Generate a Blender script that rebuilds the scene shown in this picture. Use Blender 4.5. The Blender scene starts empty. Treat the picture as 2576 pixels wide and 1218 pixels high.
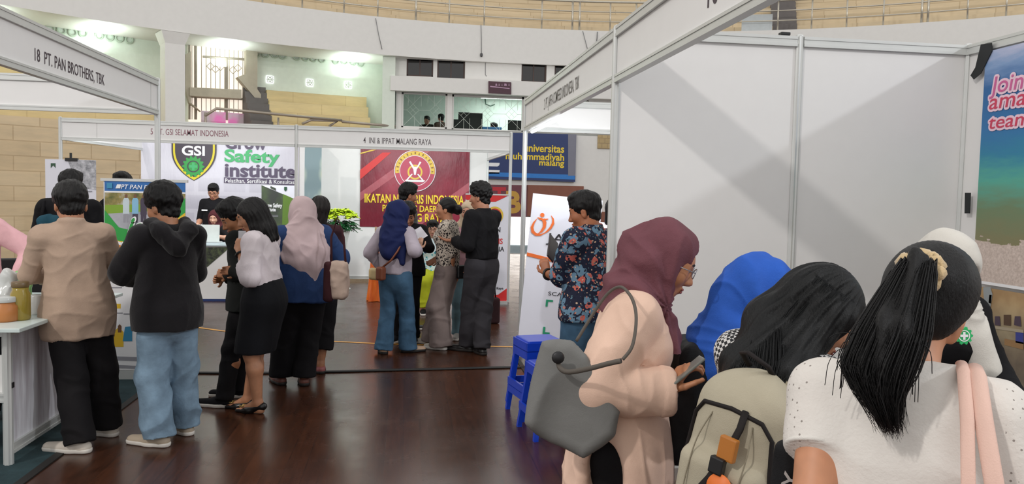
import bpy, bmesh, math, random
import numpy as np
from mathutils import Vector, Matrix, Euler
R = math.radians
PI = math.pi
scene = bpy.context.scene
COL = scene.collection
rng = random.Random(7)

# ------------------------------------------------------------------ camera
IMG_W, IMG_H = 2576, 1218
F_PX, PITCH, ROLL, YAW, EYE = 1977.5, 0.058, 0.0229, 0.134, 1.57
_fw = Vector((math.sin(YAW), math.cos(YAW), 0.0))
_rt = Vector((math.cos(YAW), -math.sin(YAW), 0.0))
_up = Vector((0, 0, 1))
C_F = _fw * math.cos(PITCH) - _up * math.sin(PITCH)
_u2 = _up * math.cos(PITCH) + _fw * math.sin(PITCH)
C_R = _rt * math.cos(ROLL) + _u2 * math.sin(ROLL)
C_U = _u2 * math.cos(ROLL) - _rt * math.sin(ROLL)
EYE_P = Vector((0, 0, EYE))
cam_data = bpy.data.cameras.new('camera')
cam = bpy.data.objects.new('camera', cam_data)
COL.objects.link(cam)
cam_data.sensor_fit = 'HORIZONTAL'
cam_data.sensor_width = 36.0
cam_data.lens = F_PX / IMG_W * 36.0
cam_data.clip_start = 0.05
cam_data.clip_end = 200
_m = Matrix.Identity(4)
for _i, _v in enumerate((C_R, C_U, -C_F)):
    _m[0][_i], _m[1][_i], _m[2][_i] = _v
_m.translation = EYE_P
cam.matrix_world = _m
scene.camera = cam


def ray(px, py):
    return C_F + C_R * ((px - IMG_W / 2) / F_PX) - C_U * ((py - IMG_H / 2) / F_PX)
def at(px, py, d):
    return EYE_P + ray(px, py) * d
def at_z(px, py, z=0.0):
    r = ray(px, py); return EYE_P + r * ((z - EYE) / r.z)
def at_y(px, py, y):
    r = ray(px, py); return EYE_P + r * (y / r.y)
def at_x(px, py, x):
    r = ray(px, py); return EYE_P + r * (x / r.x)

# ------------------------------------------------------------------ light
w = bpy.data.worlds.new('World'); scene.world = w
w.use_nodes = True
_bg = w.node_tree.nodes['Background']
_bg.inputs[0].default_value = (1.0, 0.985, 0.965, 1)
_bg.inputs[1].default_value = 0.62
scene.view_settings.view_transform = 'Standard'
scene.view_settings.look = 'None'
scene.view_settings.gamma = 1.0
scene.view_settings.use_curve_mapping = False
scene.view_settings.exposure = 0.52
scene.cycles.max_bounces = 6
scene.cycles.diffuse_bounces = 3
scene.cycles.glossy_bounces = 3
scene.cycles.transparent_max_bounces = 8


def lamp(name, loc, power, size, color=(1, 1, 1), kind='POINT', rot=None, size_y=None):
    l = bpy.data.lights.new(name, kind)
    l.energy = power; l.color = color
    if kind == 'POINT':
        l.shadow_soft_size = size
    elif kind == 'AREA':
        l.size = size
        if size_y: l.shape = 'RECTANGLE'; l.size_y = size_y
    o = bpy.data.objects.new(name, l); COL.objects.link(o)
    o.location = loc
    if rot: o.rotation_euler = rot
    return o


lamp('flood_lamp', (-8.0, -3.8, 9.1), 1500, 0.28, (1, 0.95, 0.9))
lamp('flood_lamp', (13.4, -3.8, 8.4), 1500, 0.28, (0.93, 0.96, 1.0))

# ------------------------------------------------------------------ materials
_mats = {}


def srgb(r, g, b):
    f = lambda c: (c / 255 / 12.92) if c / 255 <= 0.04045 else ((c / 255 + 0.055) / 1.055) ** 2.4
    return (f(r), f(g), f(b), 1.0)


class NT:
    """small helper around a node tree"""
    def __init__(s, name):
        s.m = bpy.data.materials.new(name); s.m.use_nodes = True
        s.t = s.m.node_tree; s.n = s.t.nodes
        s.b = s.n['Principled BSDF']
    def new(s, kind, **kw):
        n = s.n.new(kind)
        for k, v in kw.items():
            if k.startswith('i_'):
                n.inputs[k[2:].replace('_', ' ')].default_value = v
            else:
                setattr(n, k, v)
        return n
    def link(s, a, b): s.t.links.new(a, b)
    def coord(s, kind='Object', scale=(1, 1, 1), rot=(0, 0, 0), loc=(0, 0, 0)):
        tc = s.new('ShaderNodeTexCoord'); mp = s.new('ShaderNodeMapping')
        mp.inputs['Scale'].default_value = scale; mp.inputs['Rotation'].default_value = rot
        mp.inputs['Location'].default_value = loc
        s.link(tc.outputs[kind], mp.inputs[0]); return mp.outputs[0]
    def noise(s, vec, scale=5, detail=3, rough=0.5, dist=0.0):
        n = s.new('ShaderNodeTexNoise')
        n.inputs['Scale'].default_value = scale; n.inputs['Detail'].default_value = detail
        n.inputs['Roughness'].default_value = rough; n.inputs['Distortion'].default_value = dist
        if vec is not None: s.link(vec, n.inputs['Vector'])
        return n.outputs['Fac']
    def ramp(s, fac, stops, interp='LINEAR'):
        r = s.new('ShaderNodeValToRGB'); r.color_ramp.interpolation = interp
        e = r.color_ramp.elements
        while len(e) < len(stops): e.new(0.5)
        for el, (p, c) in zip(e, stops): el.position = p; el.color = c
        s.link(fac, r.inputs[0]); return r.outputs[0]
    def mix(s, fac, a, b, mode='MIX'):
        n = s.new('ShaderNodeMix', data_type='RGBA', blend_type=mode)
        for sock, v in ((n.inputs[0], fac), (n.inputs[6], a), (n.inputs[7], b)):
            if isinstance(v, (int, float, tuple)): sock.default_value = v
            else: s.link(v, sock)
        return n.outputs[2]
    def math(s, op, a, b=0.0, c=None):
        n = s.new('ShaderNodeMath', operation=op)
        for sock, v in zip(n.inputs, (a, b, c)):
            if v is None: continue
            if isinstance(v, (int, float)): sock.default_value = v
            else: s.link(v, sock)
        return n.outputs[0]
    def color(s, v):
        if isinstance(v, tuple): s.b.inputs['Base Color'].default_value = v
        else: s.link(v, s.b.inputs['Base Color'])
    def bump(s, h, strength=0.2, dist=0.01):
        n = s.new('ShaderNodeBump'); n.inputs['Strength'].default_value = strength
        n.inputs['Distance'].default_value = dist
        s.link(h, n.inputs['Height']); s.link(n.outputs[0], s.b.inputs['Normal'])
    def set(s, **kw):
        for k, v in kw.items(): s.b.inputs[k.replace('_', ' ')].default_value = v
        return s


def plain(name, rgb, rough=0.5, metal=0.0, spec=0.5, var=0.06):
    """plain paint, plastic or metal with a slight mottle of the surface"""
    key = (name, rgb, rough, metal)
    if key in _mats: return _mats[key]
    t = NT(name); c = srgb(*rgb)
    n = t.noise(t.coord(), 9, 3)
    t.color(t.ramp(n, [(0.25, tuple(min(1, x * (1 - var)) for x in c[:3]) + (1,)), (0.75, tuple(min(1, x * (1 + var)) for x in c[:3]) + (1,))]))
    t.set(Roughness=rough, Metallic=metal)
    t.b.inputs['Specular IOR Level'].default_value = spec
    _mats[key] = t.m; return t.m


def fabric(name, rgb, rough=0.85, weave=420, var=0.16, bump=0.25, sheen=0.0, big=6.0):
    key = ('fab', name, rgb)
    if key in _mats: return _mats[key]
    t = NT(name); c = srgb(*rgb)
    v = t.coord()
    big_n = t.noise(v, big, 4, 0.55)
    fine = t.noise(v, weave, 2, 0.6)
    base = t.ramp(big_n, [(0.28, tuple(x * (1 - var) for x in c[:3]) + (1,)), (0.72, tuple(min(1, x * (1 + var)) for x in c[:3]) + (1,))])
    t.color(base)
    fold = t.new('ShaderNodeTexNoise', noise_type='RIDGED_MULTIFRACTAL'); t.link(t.coord('Object', (1, 1, .55), (.3, .2, 0)), fold.inputs[0])
    fold.inputs['Scale'].default_value = big * .8; fold.inputs['Detail'].default_value = 1.5; fold.inputs['Roughness'].default_value = .35; fold.inputs['Distortion'].default_value = .6
    t.bump(t.math('ADD', t.math('MULTIPLY', fine, 0.12), t.math('ADD', t.math('MULTIPLY', fold.outputs['Fac'], .55), big_n)), min(1, bump * 1.5), 0.022)
    t.set(Roughness=rough)
    t.b.inputs['Specular IOR Level'].default_value = 0.2
    if sheen: t.b.inputs['Sheen Weight'].default_value = sheen
    _mats[key] = t.m; return t.m


def emit(name, rgb, strength):
    key = ('emit', name, rgb, strength)
    if key in _mats: return _mats[key]
    t = NT(name); t.color(srgb(*rgb))
    t.b.inputs['Emission Color'].default_value = srgb(*rgb)
    t.b.inputs['Emission Strength'].default_value = strength
    _mats[key] = t.m; return t.m

# ------------------------------------------------------------------ mesh helpers
def set_props(o, label=None, cat=None, group=None, kind=None):
    if label: o['label'] = label
    if cat: o['category'] = cat
    if group: o['group'] = group
    if kind: o['kind'] = kind
    return o


def link_mesh(name, me, mat=None, parent=None, smooth=False):
    o = bpy.data.objects.new(name, me); COL.objects.link(o)
    if mat is not None:
        for m in (mat if isinstance(mat, (list, tuple)) else [mat]): me.materials.append(m)
    if smooth:
        me.polygons.foreach_set('use_smooth', [True] * len(me.polygons))
    if parent is not None: o.parent = parent
    return o


def empty(name, loc=(0, 0, 0), rotz=0.0, label=None, cat=None, group=None):
    o = bpy.data.objects.new(name, None); COL.objects.link(o)
    o.location = loc; o.rotation_euler = (0, 0, rotz); o.empty_display_size = 0.1
    return set_props(o, label, cat, group)


def smooth_path(pts, k=6):
    """smooth path through the points"""
    P = [Vector(p) for p in pts]; out = []
    for i in range(len(P) - 1):
        p0, p1, p2, p3 = P[max(i - 1, 0)], P[i], P[i + 1], P[min(i + 2, len(P) - 1)]
        for j in range(k):
            t = j / k
            out.append(.5 * ((2 * p1) + (p2 - p0) * t + (2 * p0 - 5 * p1 + 4 * p2 - p3) * t * t + (3 * p1 - p0 - 3 * p2 + p3) * t ** 3))
    return out + [P[-1]]


class MB:
    """collects pieces of ONE object and builds them as one mesh"""
    def __init__(s): s.v = []; s.f = []; s.mi = []
    def add(s, vs, fs, mi=0):
        k = len(s.v); s.v += [tuple(v) for v in vs]
        s.f += [tuple(i + k for i in f) for f in fs]; s.mi += [mi] * len(fs); return s
    def box(s, lo, hi, mi=0, M=None):
        x0, y0, z0 = lo; x1, y1, z1 = hi
        vs = [Vector(p) for p in ((x0, y0, z0), (x1, y0, z0), (x1, y1, z0), (x0, y1, z0), (x0, y0, z1), (x1, y0, z1), (x1, y1, z1), (x0, y1, z1))]
        if M is not None: vs = [M @ v for v in vs]
        return s.add(vs, [(0, 3, 2, 1), (4, 5, 6, 7), (0, 1, 5, 4), (1, 2, 6, 5), (2, 3, 7, 6), (3, 0, 4, 7)], mi)
    def quad(s, a, b, c, d, th=None, mi=0):
        """a b c d, given a thickness it is a slab behind the face"""
        a, b, c, d = map(Vector, (a, b, c, d))
        if not th: return s.add([a, b, c, d], [(0, 1, 2, 3)], mi)
        n = (b - a).cross(d - a).normalized() * -th
        return s.add([a, b, c, d, a + n, b + n, c + n, d + n], [(0, 1, 2, 3), (7, 6, 5, 4), (0, 4, 5, 1), (1, 5, 6, 2), (2, 6, 7, 3), (3, 7, 4, 0)], mi)
    def tube(s, pts, r, n=8, mi=0, closed=False, flat=None):
        """round bar along points; r number or list; flat=(axis vector, scale)"""
        pts = [Vector(p) for p in pts]; m = len(pts)
        rs = r if isinstance(r, (list, tuple)) else [r] * m
        vs = []; u = None
        for i, p in enumerate(pts):
            if closed: t = pts[(i + 1) % m] - pts[i - 1]
            else: t = pts[min(i + 1, m - 1)] - pts[max(i - 1, 0)]
            t = t.normalized() if t.length > 1e-9 else Vector((0, 0, 1))
            if u is None:
                u = t.orthogonal().normalized()
            u = (u - t * u.dot(t)).normalized(); w2 = t.cross(u)
            for k in range(n):
                a = 2 * PI * k / n
                d = (u * math.cos(a) + w2 * math.sin(a)) * rs[i]
                if flat is not None:
                    ax = Vector(flat[0]).normalized(); d = d - ax * d.dot(ax) * (1 - flat[1])
                vs.append(p + d)
        fs = []
        for i in range(m if closed else m - 1):
            j = (i + 1) % m
            for k in range(n):
                fs.append((i * n + k, i * n + (k + 1) % n, j * n + (k + 1) % n, j * n + k))
        if not closed:
            fs.append(tuple(range(n - 1, -1, -1))); fs.append(tuple((m - 1) * n + k for k in range(n)))
        return s.add(vs, fs, mi)
    def lathe(s, prof, n=20, c=(0, 0, 0), mi=0, M=None):
        vs = []; m = len(prof)
        for r, z in prof:
            for k in range(n):
                a = 2 * PI * k / n
                v = Vector((r * math.cos(a), r * math.sin(a), z))
                vs.append((M @ v if M is not None else v) + Vector(c))
        fs = [(i * n + k, i * n + (k + 1) % n, (i + 1) * n + (k + 1) % n, (i + 1) * n + k) for i in range(m - 1) for k in range(n)]
        fs.append(tuple(range(n - 1, -1, -1))); fs.append(tuple((m - 1) * n + k for k in range(n)))
        return s.add(vs, fs, mi)
    def prism(s, poly, th, M, mi=0):
        """polygon in the xy plane of M, thickened along -z"""
        n = len(poly)
        vs = [M @ Vector((x, y, 0)) for x, y in poly] + [M @ Vector((x, y, -th)) for x, y in poly]
        fs = [tuple(range(n)), tuple(range(2 * n - 1, n - 1, -1))] + [(i, n + i, n + (i + 1) % n, (i + 1) % n) for i in range(n)]
        return s.add(vs, fs, mi)
    def build(s, name, mat, parent=None, smooth=False, bevel=0.0):
        me = bpy.data.meshes.new(name)
        me.from_pydata(s.v, [], s.f); me.update()
        mats = mat if isinstance(mat, (list, tuple)) else [mat]
        if bevel:
            b = bmesh.new(); b.from_mesh(me)
            bmesh.ops.bevel(b, geom=list(b.edges), offset=bevel, segments=2, affect='EDGES', profile=0.6)
            bmesh.ops.recalc_face_normals(b, faces=b.faces); b.to_mesh(me); b.free()
        elif len(mats) > 1:
            me.polygons.foreach_set('material_index', s.mi)
        return link_mesh(name, me, mats, parent, smooth)


def frame(o, x, y):
    """matrix with origin o, x and y axes (z = normal)"""
    o, x, y = Vector(o), Vector(x).normalized(), Vector(y)
    z = x.cross(y).normalized(); y = z.cross(x)
    m = Matrix.Identity(4)
    for i, v in enumerate((x, y, z, o)):
        m[0][i], m[1][i], m[2][i] = v
    return m


def struct(name, mb, mat, smooth=False, bevel=0.0):
    return set_props(mb.build(name, mat, None, smooth, bevel), kind='structure')


_text_cache = {}


def text_mesh(body, bold=0.0, space=1.0):
    k = (body, bold, space)
    if k not in _text_cache:
        cu = bpy.data.curves.new('lettering', 'FONT'); cu.body = body
        cu.offset = bold; cu.space_character = space; cu.resolution_u = 4
        o = bpy.data.objects.new('lettering', cu)
        me = bpy.data.meshes.new_from_object(o)
        v = np.empty(len(me.vertices) * 3); me.vertices.foreach_get('co', v)
        f = [tuple(p.vertices) for p in me.polygons]
        bpy.data.objects.remove(o)
        _text_cache[k] = (v.reshape(-1, 3)[:, :2], f)
    return _text_cache[k]


def write(mb, body, M, width, cap, mi=0, bold=0.0, x0=0.0, y0=0.0, slant=0.0, lift=0.0015, space=1.0, y_lo=None):
    """flat letters of a given width and height in the plane of M (origin at lower left of the word)"""
    v, f = text_mesh(body, bold, space)
    lo, hi = v.min(0), v.max(0)
    cb = max(hi[1], 0.3)
    sx = width / (hi[0] - lo[0]); sy = cap / cb
    vs = [M @ Vector(((x - lo[0]) * sx + x0 + slant * y * sy, y * sy + y0, lift)) for x, y in v]
    return mb.add(vs, f, mi)
# ================================================================== SETTING
WHITE = plain('white_paint', (226, 224, 220), 0.6, var=0.02)
WHITE_PANEL = plain('white_panel', (232, 231, 230), 0.45, var=0.012)
ALU = plain('aluminium_profile', (206, 208, 206), 0.35, 0.35, var=0.03)
CREAM = plain('cream_paint', (222, 230, 218), 0.7, var=0.03)
INK = plain('dark_ink', (70, 58, 66), 0.6)
BLACK = plain('black_plastic', (18, 18, 20), 0.45)
STEEL = plain('stainless_steel', (196, 190, 176), 0.3, 0.7)
RC = Vector((3.03, 4.31)); RR = 17.04


def arc_point(th, dr, z):
    return Vector((RC.x + (RR + dr) * math.cos(th), RC.y + (RR + dr) * math.sin(th), z))
def th_of(px, py, dr=0.0):
    """angle on the ring (radius RR + dr) seen at a pixel column"""
    r = ray(px, py); d = Vector((r.x, r.y)); o = -RC
    a = d.dot(d); b = 2 * o.dot(d); c = o.dot(o) - (RR + dr) ** 2
    t = (-b + math.sqrt(b * b - 4 * a * c)) / (2 * a)
    p = d * t; return math.atan2(p.y - RC.y, p.x - RC.x)
def sweep(mb, prof, t0, t1, n=60, mi=0):
    vs = []; m = len(prof)
    for i in range(n + 1):
        th = t0 + (t1 - t0) * i / n
        vs += [arc_point(th, dr, z) for dr, z in prof]
    fs = [(i * m + k, (i + 1) * m + k, (i + 1) * m + (k + 1) % m, i * m + (k + 1) % m) for i in range(n) for k in range(m)]
    fs += [tuple(range(m)), tuple(n * m + k for k in range(m - 1, -1, -1))]
    return mb.add(vs, fs, mi)


def stone_tiles(name, c1, c2, bw, bh, curved, mortar=(150, 128, 96), rough=0.55):
    t = NT(name)
    tc = t.new('ShaderNodeTexCoord'); sp = t.new('ShaderNodeSeparateXYZ'); t.link(tc.outputs['Object'], sp.inputs[0])
    cb = t.new('ShaderNodeCombineXYZ')
    if curved:
        a = t.math('ARCTAN2', t.math('SUBTRACT', sp.outputs[1], RC.y), t.math('SUBTRACT', sp.outputs[0], RC.x))
        t.link(t.math('MULTIPLY', a, -RR), cb.inputs[0])
    else:
        t.link(sp.outputs[0], cb.inputs[0])
    t.link(sp.outputs[2], cb.inputs[1])
    br = t.new('ShaderNodeTexBrick'); t.link(cb.outputs[0], br.inputs['Vector'])
    br.inputs['Color1'].default_value = srgb(*c1); br.inputs['Color2'].default_value = srgb(*c2)
    br.inputs['Mortar'].default_value = srgb(*mortar)
    br.inputs['Scale'].default_value = 1.0; br.inputs['Brick Width'].default_value = bw; br.inputs['Row Height'].default_value = bh
    br.inputs['Mortar Size'].default_value = 0.012; br.inputs['Mortar Smooth'].default_value = 0.3
    st_ = t.new('ShaderNodeMapping'); t.link(cb.outputs[0], st_.inputs[0]); st_.inputs['Scale'].default_value = (.8, 3.5, 1); n = t.noise(st_.outputs[0], 1.9, 5, 0.65)
    t.color(t.mix(0.35, br.outputs[0], t.ramp(n, [(0.3, srgb(*[int(x * 0.8) for x in c1])), (0.7, srgb(*[min(255, int(x * 1.1)) for x in c2]))])))
    t.bump(t.math('SUBTRACT', 1.0, br.outputs[1]), 0.3, 0.01)
    t.set(Roughness=rough); return t.m


def wood_floor():
    t = NT('dark_parquet')
    tc = t.new('ShaderNodeTexCoord'); mp = t.new('ShaderNodeMapping'); t.link(tc.outputs['Object'], mp.inputs[0])
    mp.inputs['Rotation'].default_value = (0, 0, R(90))
    br = t.new('ShaderNodeTexBrick'); t.link(mp.outputs[0], br.inputs['Vector'])
    br.inputs['Scale'].default_value = 1.0; br.inputs['Brick Width'].default_value = 1.2; br.inputs['Row Height'].default_value = 0.11
    br.inputs['Mortar Size'].default_value = 0.0025
    br.inputs['Color1'].default_value = srgb(54, 29, 18); br.inputs['Color2'].default_value = srgb(78, 43, 26)
    br.inputs['Mortar'].default_value = srgb(30, 17, 12)
    grain = t.noise(t.coord('Object', (14, 1.2, 1)), 3.0, 5, 0.6)
    dirt = t.noise(t.coord('Object'), 0.8, 5, 0.6)
    c = t.mix(0.5, br.outputs[0], t.ramp(grain, [(0.3, srgb(40, 21, 13)), (0.7, srgb(84, 47, 29))]))
    c = t.mix(t.math('MULTIPLY', dirt, 0.3), c, srgb(52, 38, 30))
    t.color(c)
    rr = t.new('ShaderNodeMapRange'); t.link(t.noise(t.coord('Object'), 2.3, 4, 0.65), rr.inputs[0])
    rr.inputs[3].default_value = 0.16; rr.inputs[4].default_value = 0.36
    t.link(rr.outputs[0], t.b.inputs['Roughness'])
    t.bump(t.math('ADD', t.math('MULTIPLY', br.outputs[1], -1.0), t.math('MULTIPLY', t.noise(t.coord('Object'), 5, 3), 0.6)), 0.12, 0.004)
    t.b.inputs['Specular IOR Level'].default_value = 0.5
    return t.m


struct('floor', MB().quad((-26, -6, 0), (30, -6, 0), (30, 21.5, 0), (-26, 21.5, 0), 0.2), wood_floor())
# outside ground beyond the far doorway
struct('ground_outside', MB().box((-10, 21.4, -1.8), (26, 66, -1.6)), plain('concrete_yard', (196, 190, 180), 0.9))
struct('wall_outside', MB().box((-10, 65, -1.6), (26, 65.3, 8)), plain('pale_outside_wall', (240, 236, 232), 0.9))
lamp('daylight_outside', (7, 44, 16), 16000, 22, (1, 0.97, 0.95), 'AREA', (R(20), 0, 0))

# carpet under the left booth, cable cover and court line
CARPET = fabric('teal_carpet', (44, 62, 66), 0.95, 300, 0.3, 0.5)
struct('carpet', MB().box((-5.2, 2.6, 0), (-2.02, 7.3, 0.006)), CARPET)
struct('carpet_edge_trim', MB().box((-2.02, 2.6, 0), (-1.97, 7.3, 0.008)), plain('black_tape', (24, 22, 20), 0.6))
struct('carpet_edge_trim', MB().box((1.06, 0.9, 0), (1.1, 7.4, 0.008)), plain('black_tape', (24, 22, 20), 0.6))
cm = MB()
cp = [at_z(x, y) for x, y in ((380, 940), (490, 940), (640, 941), (800, 938), (960, 934), (1130, 930), (1290, 926), (1340, 924))]
cm.tube([p + Vector((0, 0, 0.008)) for p in cp], 0.028, 8, flat=((0, 0, 1), 0.35))
set_props(cm.build('cable_cover', plain('black_rubber', (20, 18, 17), 0.5), None, True), 'long black cable cover lying across the dark wooden floor', 'cable cover')
lm = MB()
lp = [at_z(x, y) for x, y in ((380, 806), (495, 824), (560, 833), (750, 853), (830, 859), (950, 865), (1120, 870), (1290, 873))]
for a, b in zip(lp, lp[1:]):
    d = (b - a).normalized(); s = Vector((-d.y, d.x, 0)) * 0.024
    lm.quad(a - s, b - s, b + s, a + s)
for i, v in enumerate(lm.v): lm.v[i] = (v[0], v[1], 0.0025)
struct('trim_1', lm, plain('yellow_floor_paint', (226, 160, 54), 0.4))

# ---- arena: parapet ring, upper terrace, lower bays
TAN = stone_tiles('tan_stone_terrace', (216, 198, 166), (204, 184, 150), 1.5, 0.42, True, (178, 156, 122))
TAN_WALL = stone_tiles('tan_stone_blocks', (224, 202, 166), (212, 188, 150), 0.98, 0.31, True, (186, 160, 124))
T_LEFT, T_RIGHT = th_of(-500, 60), th_of(3000, 60)
struct('wall_balcony', sweep(MB(), [(0, 5.17), (0.25, 5.17), (0.25, 6.13), (0, 6.13)], T_RIGHT, T_LEFT, 90), WHITE)
mb = MB(); prof = [(0.25, 5.9)]
for k in range(9):
    prof += [(1.0 + 0.75 * k, 6.02 + 0.42 * k), (1.0 + 0.75 * k, 6.02 + 0.42 * (k + 1))]
prof += [(8.2, 9.8), (8.2, 5.9)]
struct('terrace_upper', sweep(mb, prof, T_RIGHT, T_LEFT, 90), TAN)
struct('soffit_lower', sweep(MB(), [(0.25, 5.17), (2.2, 5.17), (2.2, 5.4), (0.25, 5.4)], T_RIGHT, T_LEFT, 80), WHITE)
# back wall and tiers of the lower bays
t_bay = th_of(965, 250)
struct('wall_left', sweep(MB(), [(0.05, 0), (0.4, 0), (0.4, 2.98), (0.05, 2.98)], th_of(985, 300), T_LEFT, 60), TAN_WALL)
struct('wall_bay', sweep(MB(), [(1.62, 2.9), (1.9, 2.9), (1.9, 5.17), (1.62, 5.17)], th_of(1003, 250), T_LEFT, 60), CREAM)
prof = [(0.3, 2.9), (0.3, 3.0)]
for k in range(4):
    prof += [(0.45 + 0.29 * k, 3.0 + 0.3 * k), (0.45 + 0.29 * k, 3.0 + 0.3 * (k + 1))]
prof += [(1.65, 4.2), (1.65, 2.9)]
TAN_T = stone_tiles('tan_bench_stone', (222, 202, 152), (212, 190, 140), 1.3, 0.3, True, (196, 172, 126))
struct('terrace_lower', sweep(MB(), prof, th_of(945, 260), th_of(700, 260), 20), TAN_T)
struct('terrace_lower', sweep(MB(), prof, th_of(400, 260), T_LEFT, 20), TAN_T)
DARK_STEP = plain('dark_stair_stone', (108, 103, 101), 0.8)
prof2 = [(0.3, 2.9), (0.3, 3.0)]
for k in range(8):
    prof2 += [(0.42 + 0.15 * k, 3.0 + 0.16 * k), (0.42 + 0.15 * k, 3.0 + 0.16 * (k + 1))]
prof2 += [(1.65, 4.28), (1.65, 2.9)]
struct('stair_lower', sweep(MB(), prof2, th_of(700, 260), th_of(646, 260), 6), DARK_STEP)
prof3 = [(0.3, 5.9)]
for k in range(16):
    prof3 += [(0.6 + 0.375 * k, 6.02 + 0.235 * k), (0.6 + 0.375 * k, 6.02 + 0.235 * (k + 1))]
prof3 += [(6.6, 9.8), (6.6, 5.9)]
struct('stair_upper', sweep(MB(), prof3, th_of(2010, 50), th_of(1950, 50), 6), DARK_STEP)
struct('trim_2', sweep(MB(), [(0.3, 6.13), (0.34, 6.13), (0.34, 6.62), (0.3, 6.62)], th_of(1945, 50), th_of(1868, 50), 8), plain('grey_sheet', (188, 194, 196), 0.6))


def column(px, w):
    th0, th1 = th_of(px - w / 2, 200), th_of(px + w / 2, 200)
    mb = MB()
    sweep(mb, [(0.05, 2.9), (0.5, 2.9), (0.5, 5.0), (0.05, 5.0)], th1, th0, 3)
    e = (th0 - th1) * 0.22
    vs = [arc_point(t_, dr, z) for z, ex, d0 in ((4.9, 0, .05), (5.16, e, -.02)) for t_, dr in ((th1 - ex, d0), (th0 + ex, d0), (th0 + ex, .55), (th1 - ex, .55))]
    mb.add(vs, [(0, 3, 2, 1), (4, 5, 6, 7), (0, 1, 5, 4), (1, 2, 6, 5), (2, 3, 7, 6), (3, 0, 4, 7)])
    struct('pillar', mb, WHITE)


column(442, 50); column(-140, 50)
# bay end wall beside the control room
XB0_ = at_y(992, 250, 21.45).x
a = arc_point(t_bay, 0.2, 0); b = arc_point(th_of(985, 250), 0.0, 0)
mb = MB(); mb.box((a.x, a.y, 2.9), (XB0_ + .02, a.y + 2.2, 5.17)); struct('wall_bay_end', mb, CREAM)
mb = MB(); st = [(a.x + 0.02, 3.35), (a.x - 0.12, 3.65), (a.x - 0.24, 3.95)]
# roundels above the benches
RING = plain('grey_roundel', (172, 184, 168), 0.8)
def roundel(px, py):
    th = th_of(px, py, 1.60); p = arc_point(th, 1.59, 0)
    rr = ray(px, py); d = math.hypot(p.x, p.y) / math.hypot(rr.x, rr.y); p.z = EYE + rr.z * d
    n = Vector((-math.cos(th), -math.sin(th), 0)); M = frame(p, Vector((0, 0, 1)).cross(n), (0, 0, 1))
    mb = MB(); mb.tube([M @ Vector((0.082 * math.cos(2 * PI * k / 20), 0.082 * math.sin(2 * PI * k / 20), 0)) for k in range(20)], 0.022, 8, closed=True)
    return mb
left_r = [(126, 71), (154, 76), (182, 81), (209, 84), (249, 90), (275, 93), (300, 96), (325, 100)]
right_r = [(645, 135), (667, 136), (690, 137), (711, 140), (746, 143), (769, 145), (789, 147), (810, 149), (845, 153), (866, 155), (886, 157), (906, 159)]
for lab, pts, grp in (('round ring opening in the pale green bay wall left of the pillar', left_r, 'ring openings left of the pillar'),
                      ('round ring opening high on the pale green wall right of the grille window', right_r, 'ring openings right of the grille window')):
    for px, py in pts:
        set_props(roundel(px, py).build('ring_opening', RING, None, True), lab, 'wall opening', grp)
# pierced vent blocks that let daylight through
DAY = emit('daylight_glow', (250, 250, 255), 1.3)
for k, (px, py, lab) in enumerate(((679, 200, 'bright pierced vent block nearest the dark stair'), (779, 208, 'bright pierced vent block, middle of the three in the pale wall'), (876, 214, 'bright pierced vent block nearest the control room'))):
    th = th_of(px, py, 1.60); p = arc_point(th, 1.59, 0); rr = ray(px, py)
    p.z = EYE + rr.z * math.hypot(p.x, p.y) / math.hypot(rr.x, rr.y)
    n = Vector((-math.cos(th), -math.sin(th), 0)); M = frame(p, Vector((0, 0, 1)).cross(n), (0, 0, 1))
    e = empty('vent_block', p, 0, lab, 'vent')
    s = 0.095; M2 = frame((0, 0, 0), Vector((0, 0, 1)).cross(n), (0, 0, 1))
    mb = MB(); mb.box((-s, -s, -0.01), (s, s, 0.0), M=M2); mb.build('daylight_pane', DAY, e)
    mb = MB()
    for i in range(2):
        for j in range(2):
            c = Vector(((i - .5) * s, (j - .5) * s, 0.012))
            mb.tube([M2 @ (c + Vector((0.028 * math.cos(q * PI / 5), 0.028 * math.sin(q * PI / 5), 0))) for q in range(10)], 0.011, 6, closed=True)
    mb.tube([M2 @ Vector((-s, 0, .012)), M2 @ Vector((s, 0, .012))], 0.012, 6); mb.tube([M2 @ Vector((0, -s, .012)), M2 @ Vector((0, s, .012))], 0.012, 6)
    mb.build('grille', CREAM, e)

# grille window in the bay (daylight behind it)
def bay_M(px, py, dr):
    th = th_of(px, py, dr); p = arc_point(th, dr, 0); rr = ray(px, py)
    p.z = EYE + rr.z * math.hypot(p.x, p.y) / math.hypot(rr.x, rr.y)
    n = Vector((-math.cos(th), -math.sin(th), 0)); return frame(p, Vector((0, 0, 1)).cross(n), (0, 0, 1))
M = bay_M(560, 215, 1.55); PXM = 20.6 / F_PX
def bw(px, py): return Vector(((px - 560) * PXM * 0.985, (215 - py + (px - 560) * 0.045) * PXM, 0))
win = empty('window_1', (0, 0, 0)); win['kind'] = 'structure'
mb = MB(); a0, a1 = bw(480, 322), bw(640, 100)
mb.box((a0.x, a0.y, -0.03), (a1.x, a1.y, -0.01), M=M); mb.build('window_pane', emit('lit_window', (238, 226, 212), 0.55), win)
mb = MB()
for x0, y0, x1, y1, th in ((496, 300, 496, 104, .035), (513, 148, 630, 148, .03), (569, 300, 569, 148, .045), (480, 245, 640, 247, .03), (480, 105, 640, 105, .04), (622, 300, 622, 104, .035), (482, 300, 482, 104, .03)):
    mb.tube([M @ bw(x0, y0), M @ bw(x1, y1)], th, 6)
mb.build('window_frame', plain('grey_window_frame', (150, 140, 128), 0.6), win)
mb = MB()
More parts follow.
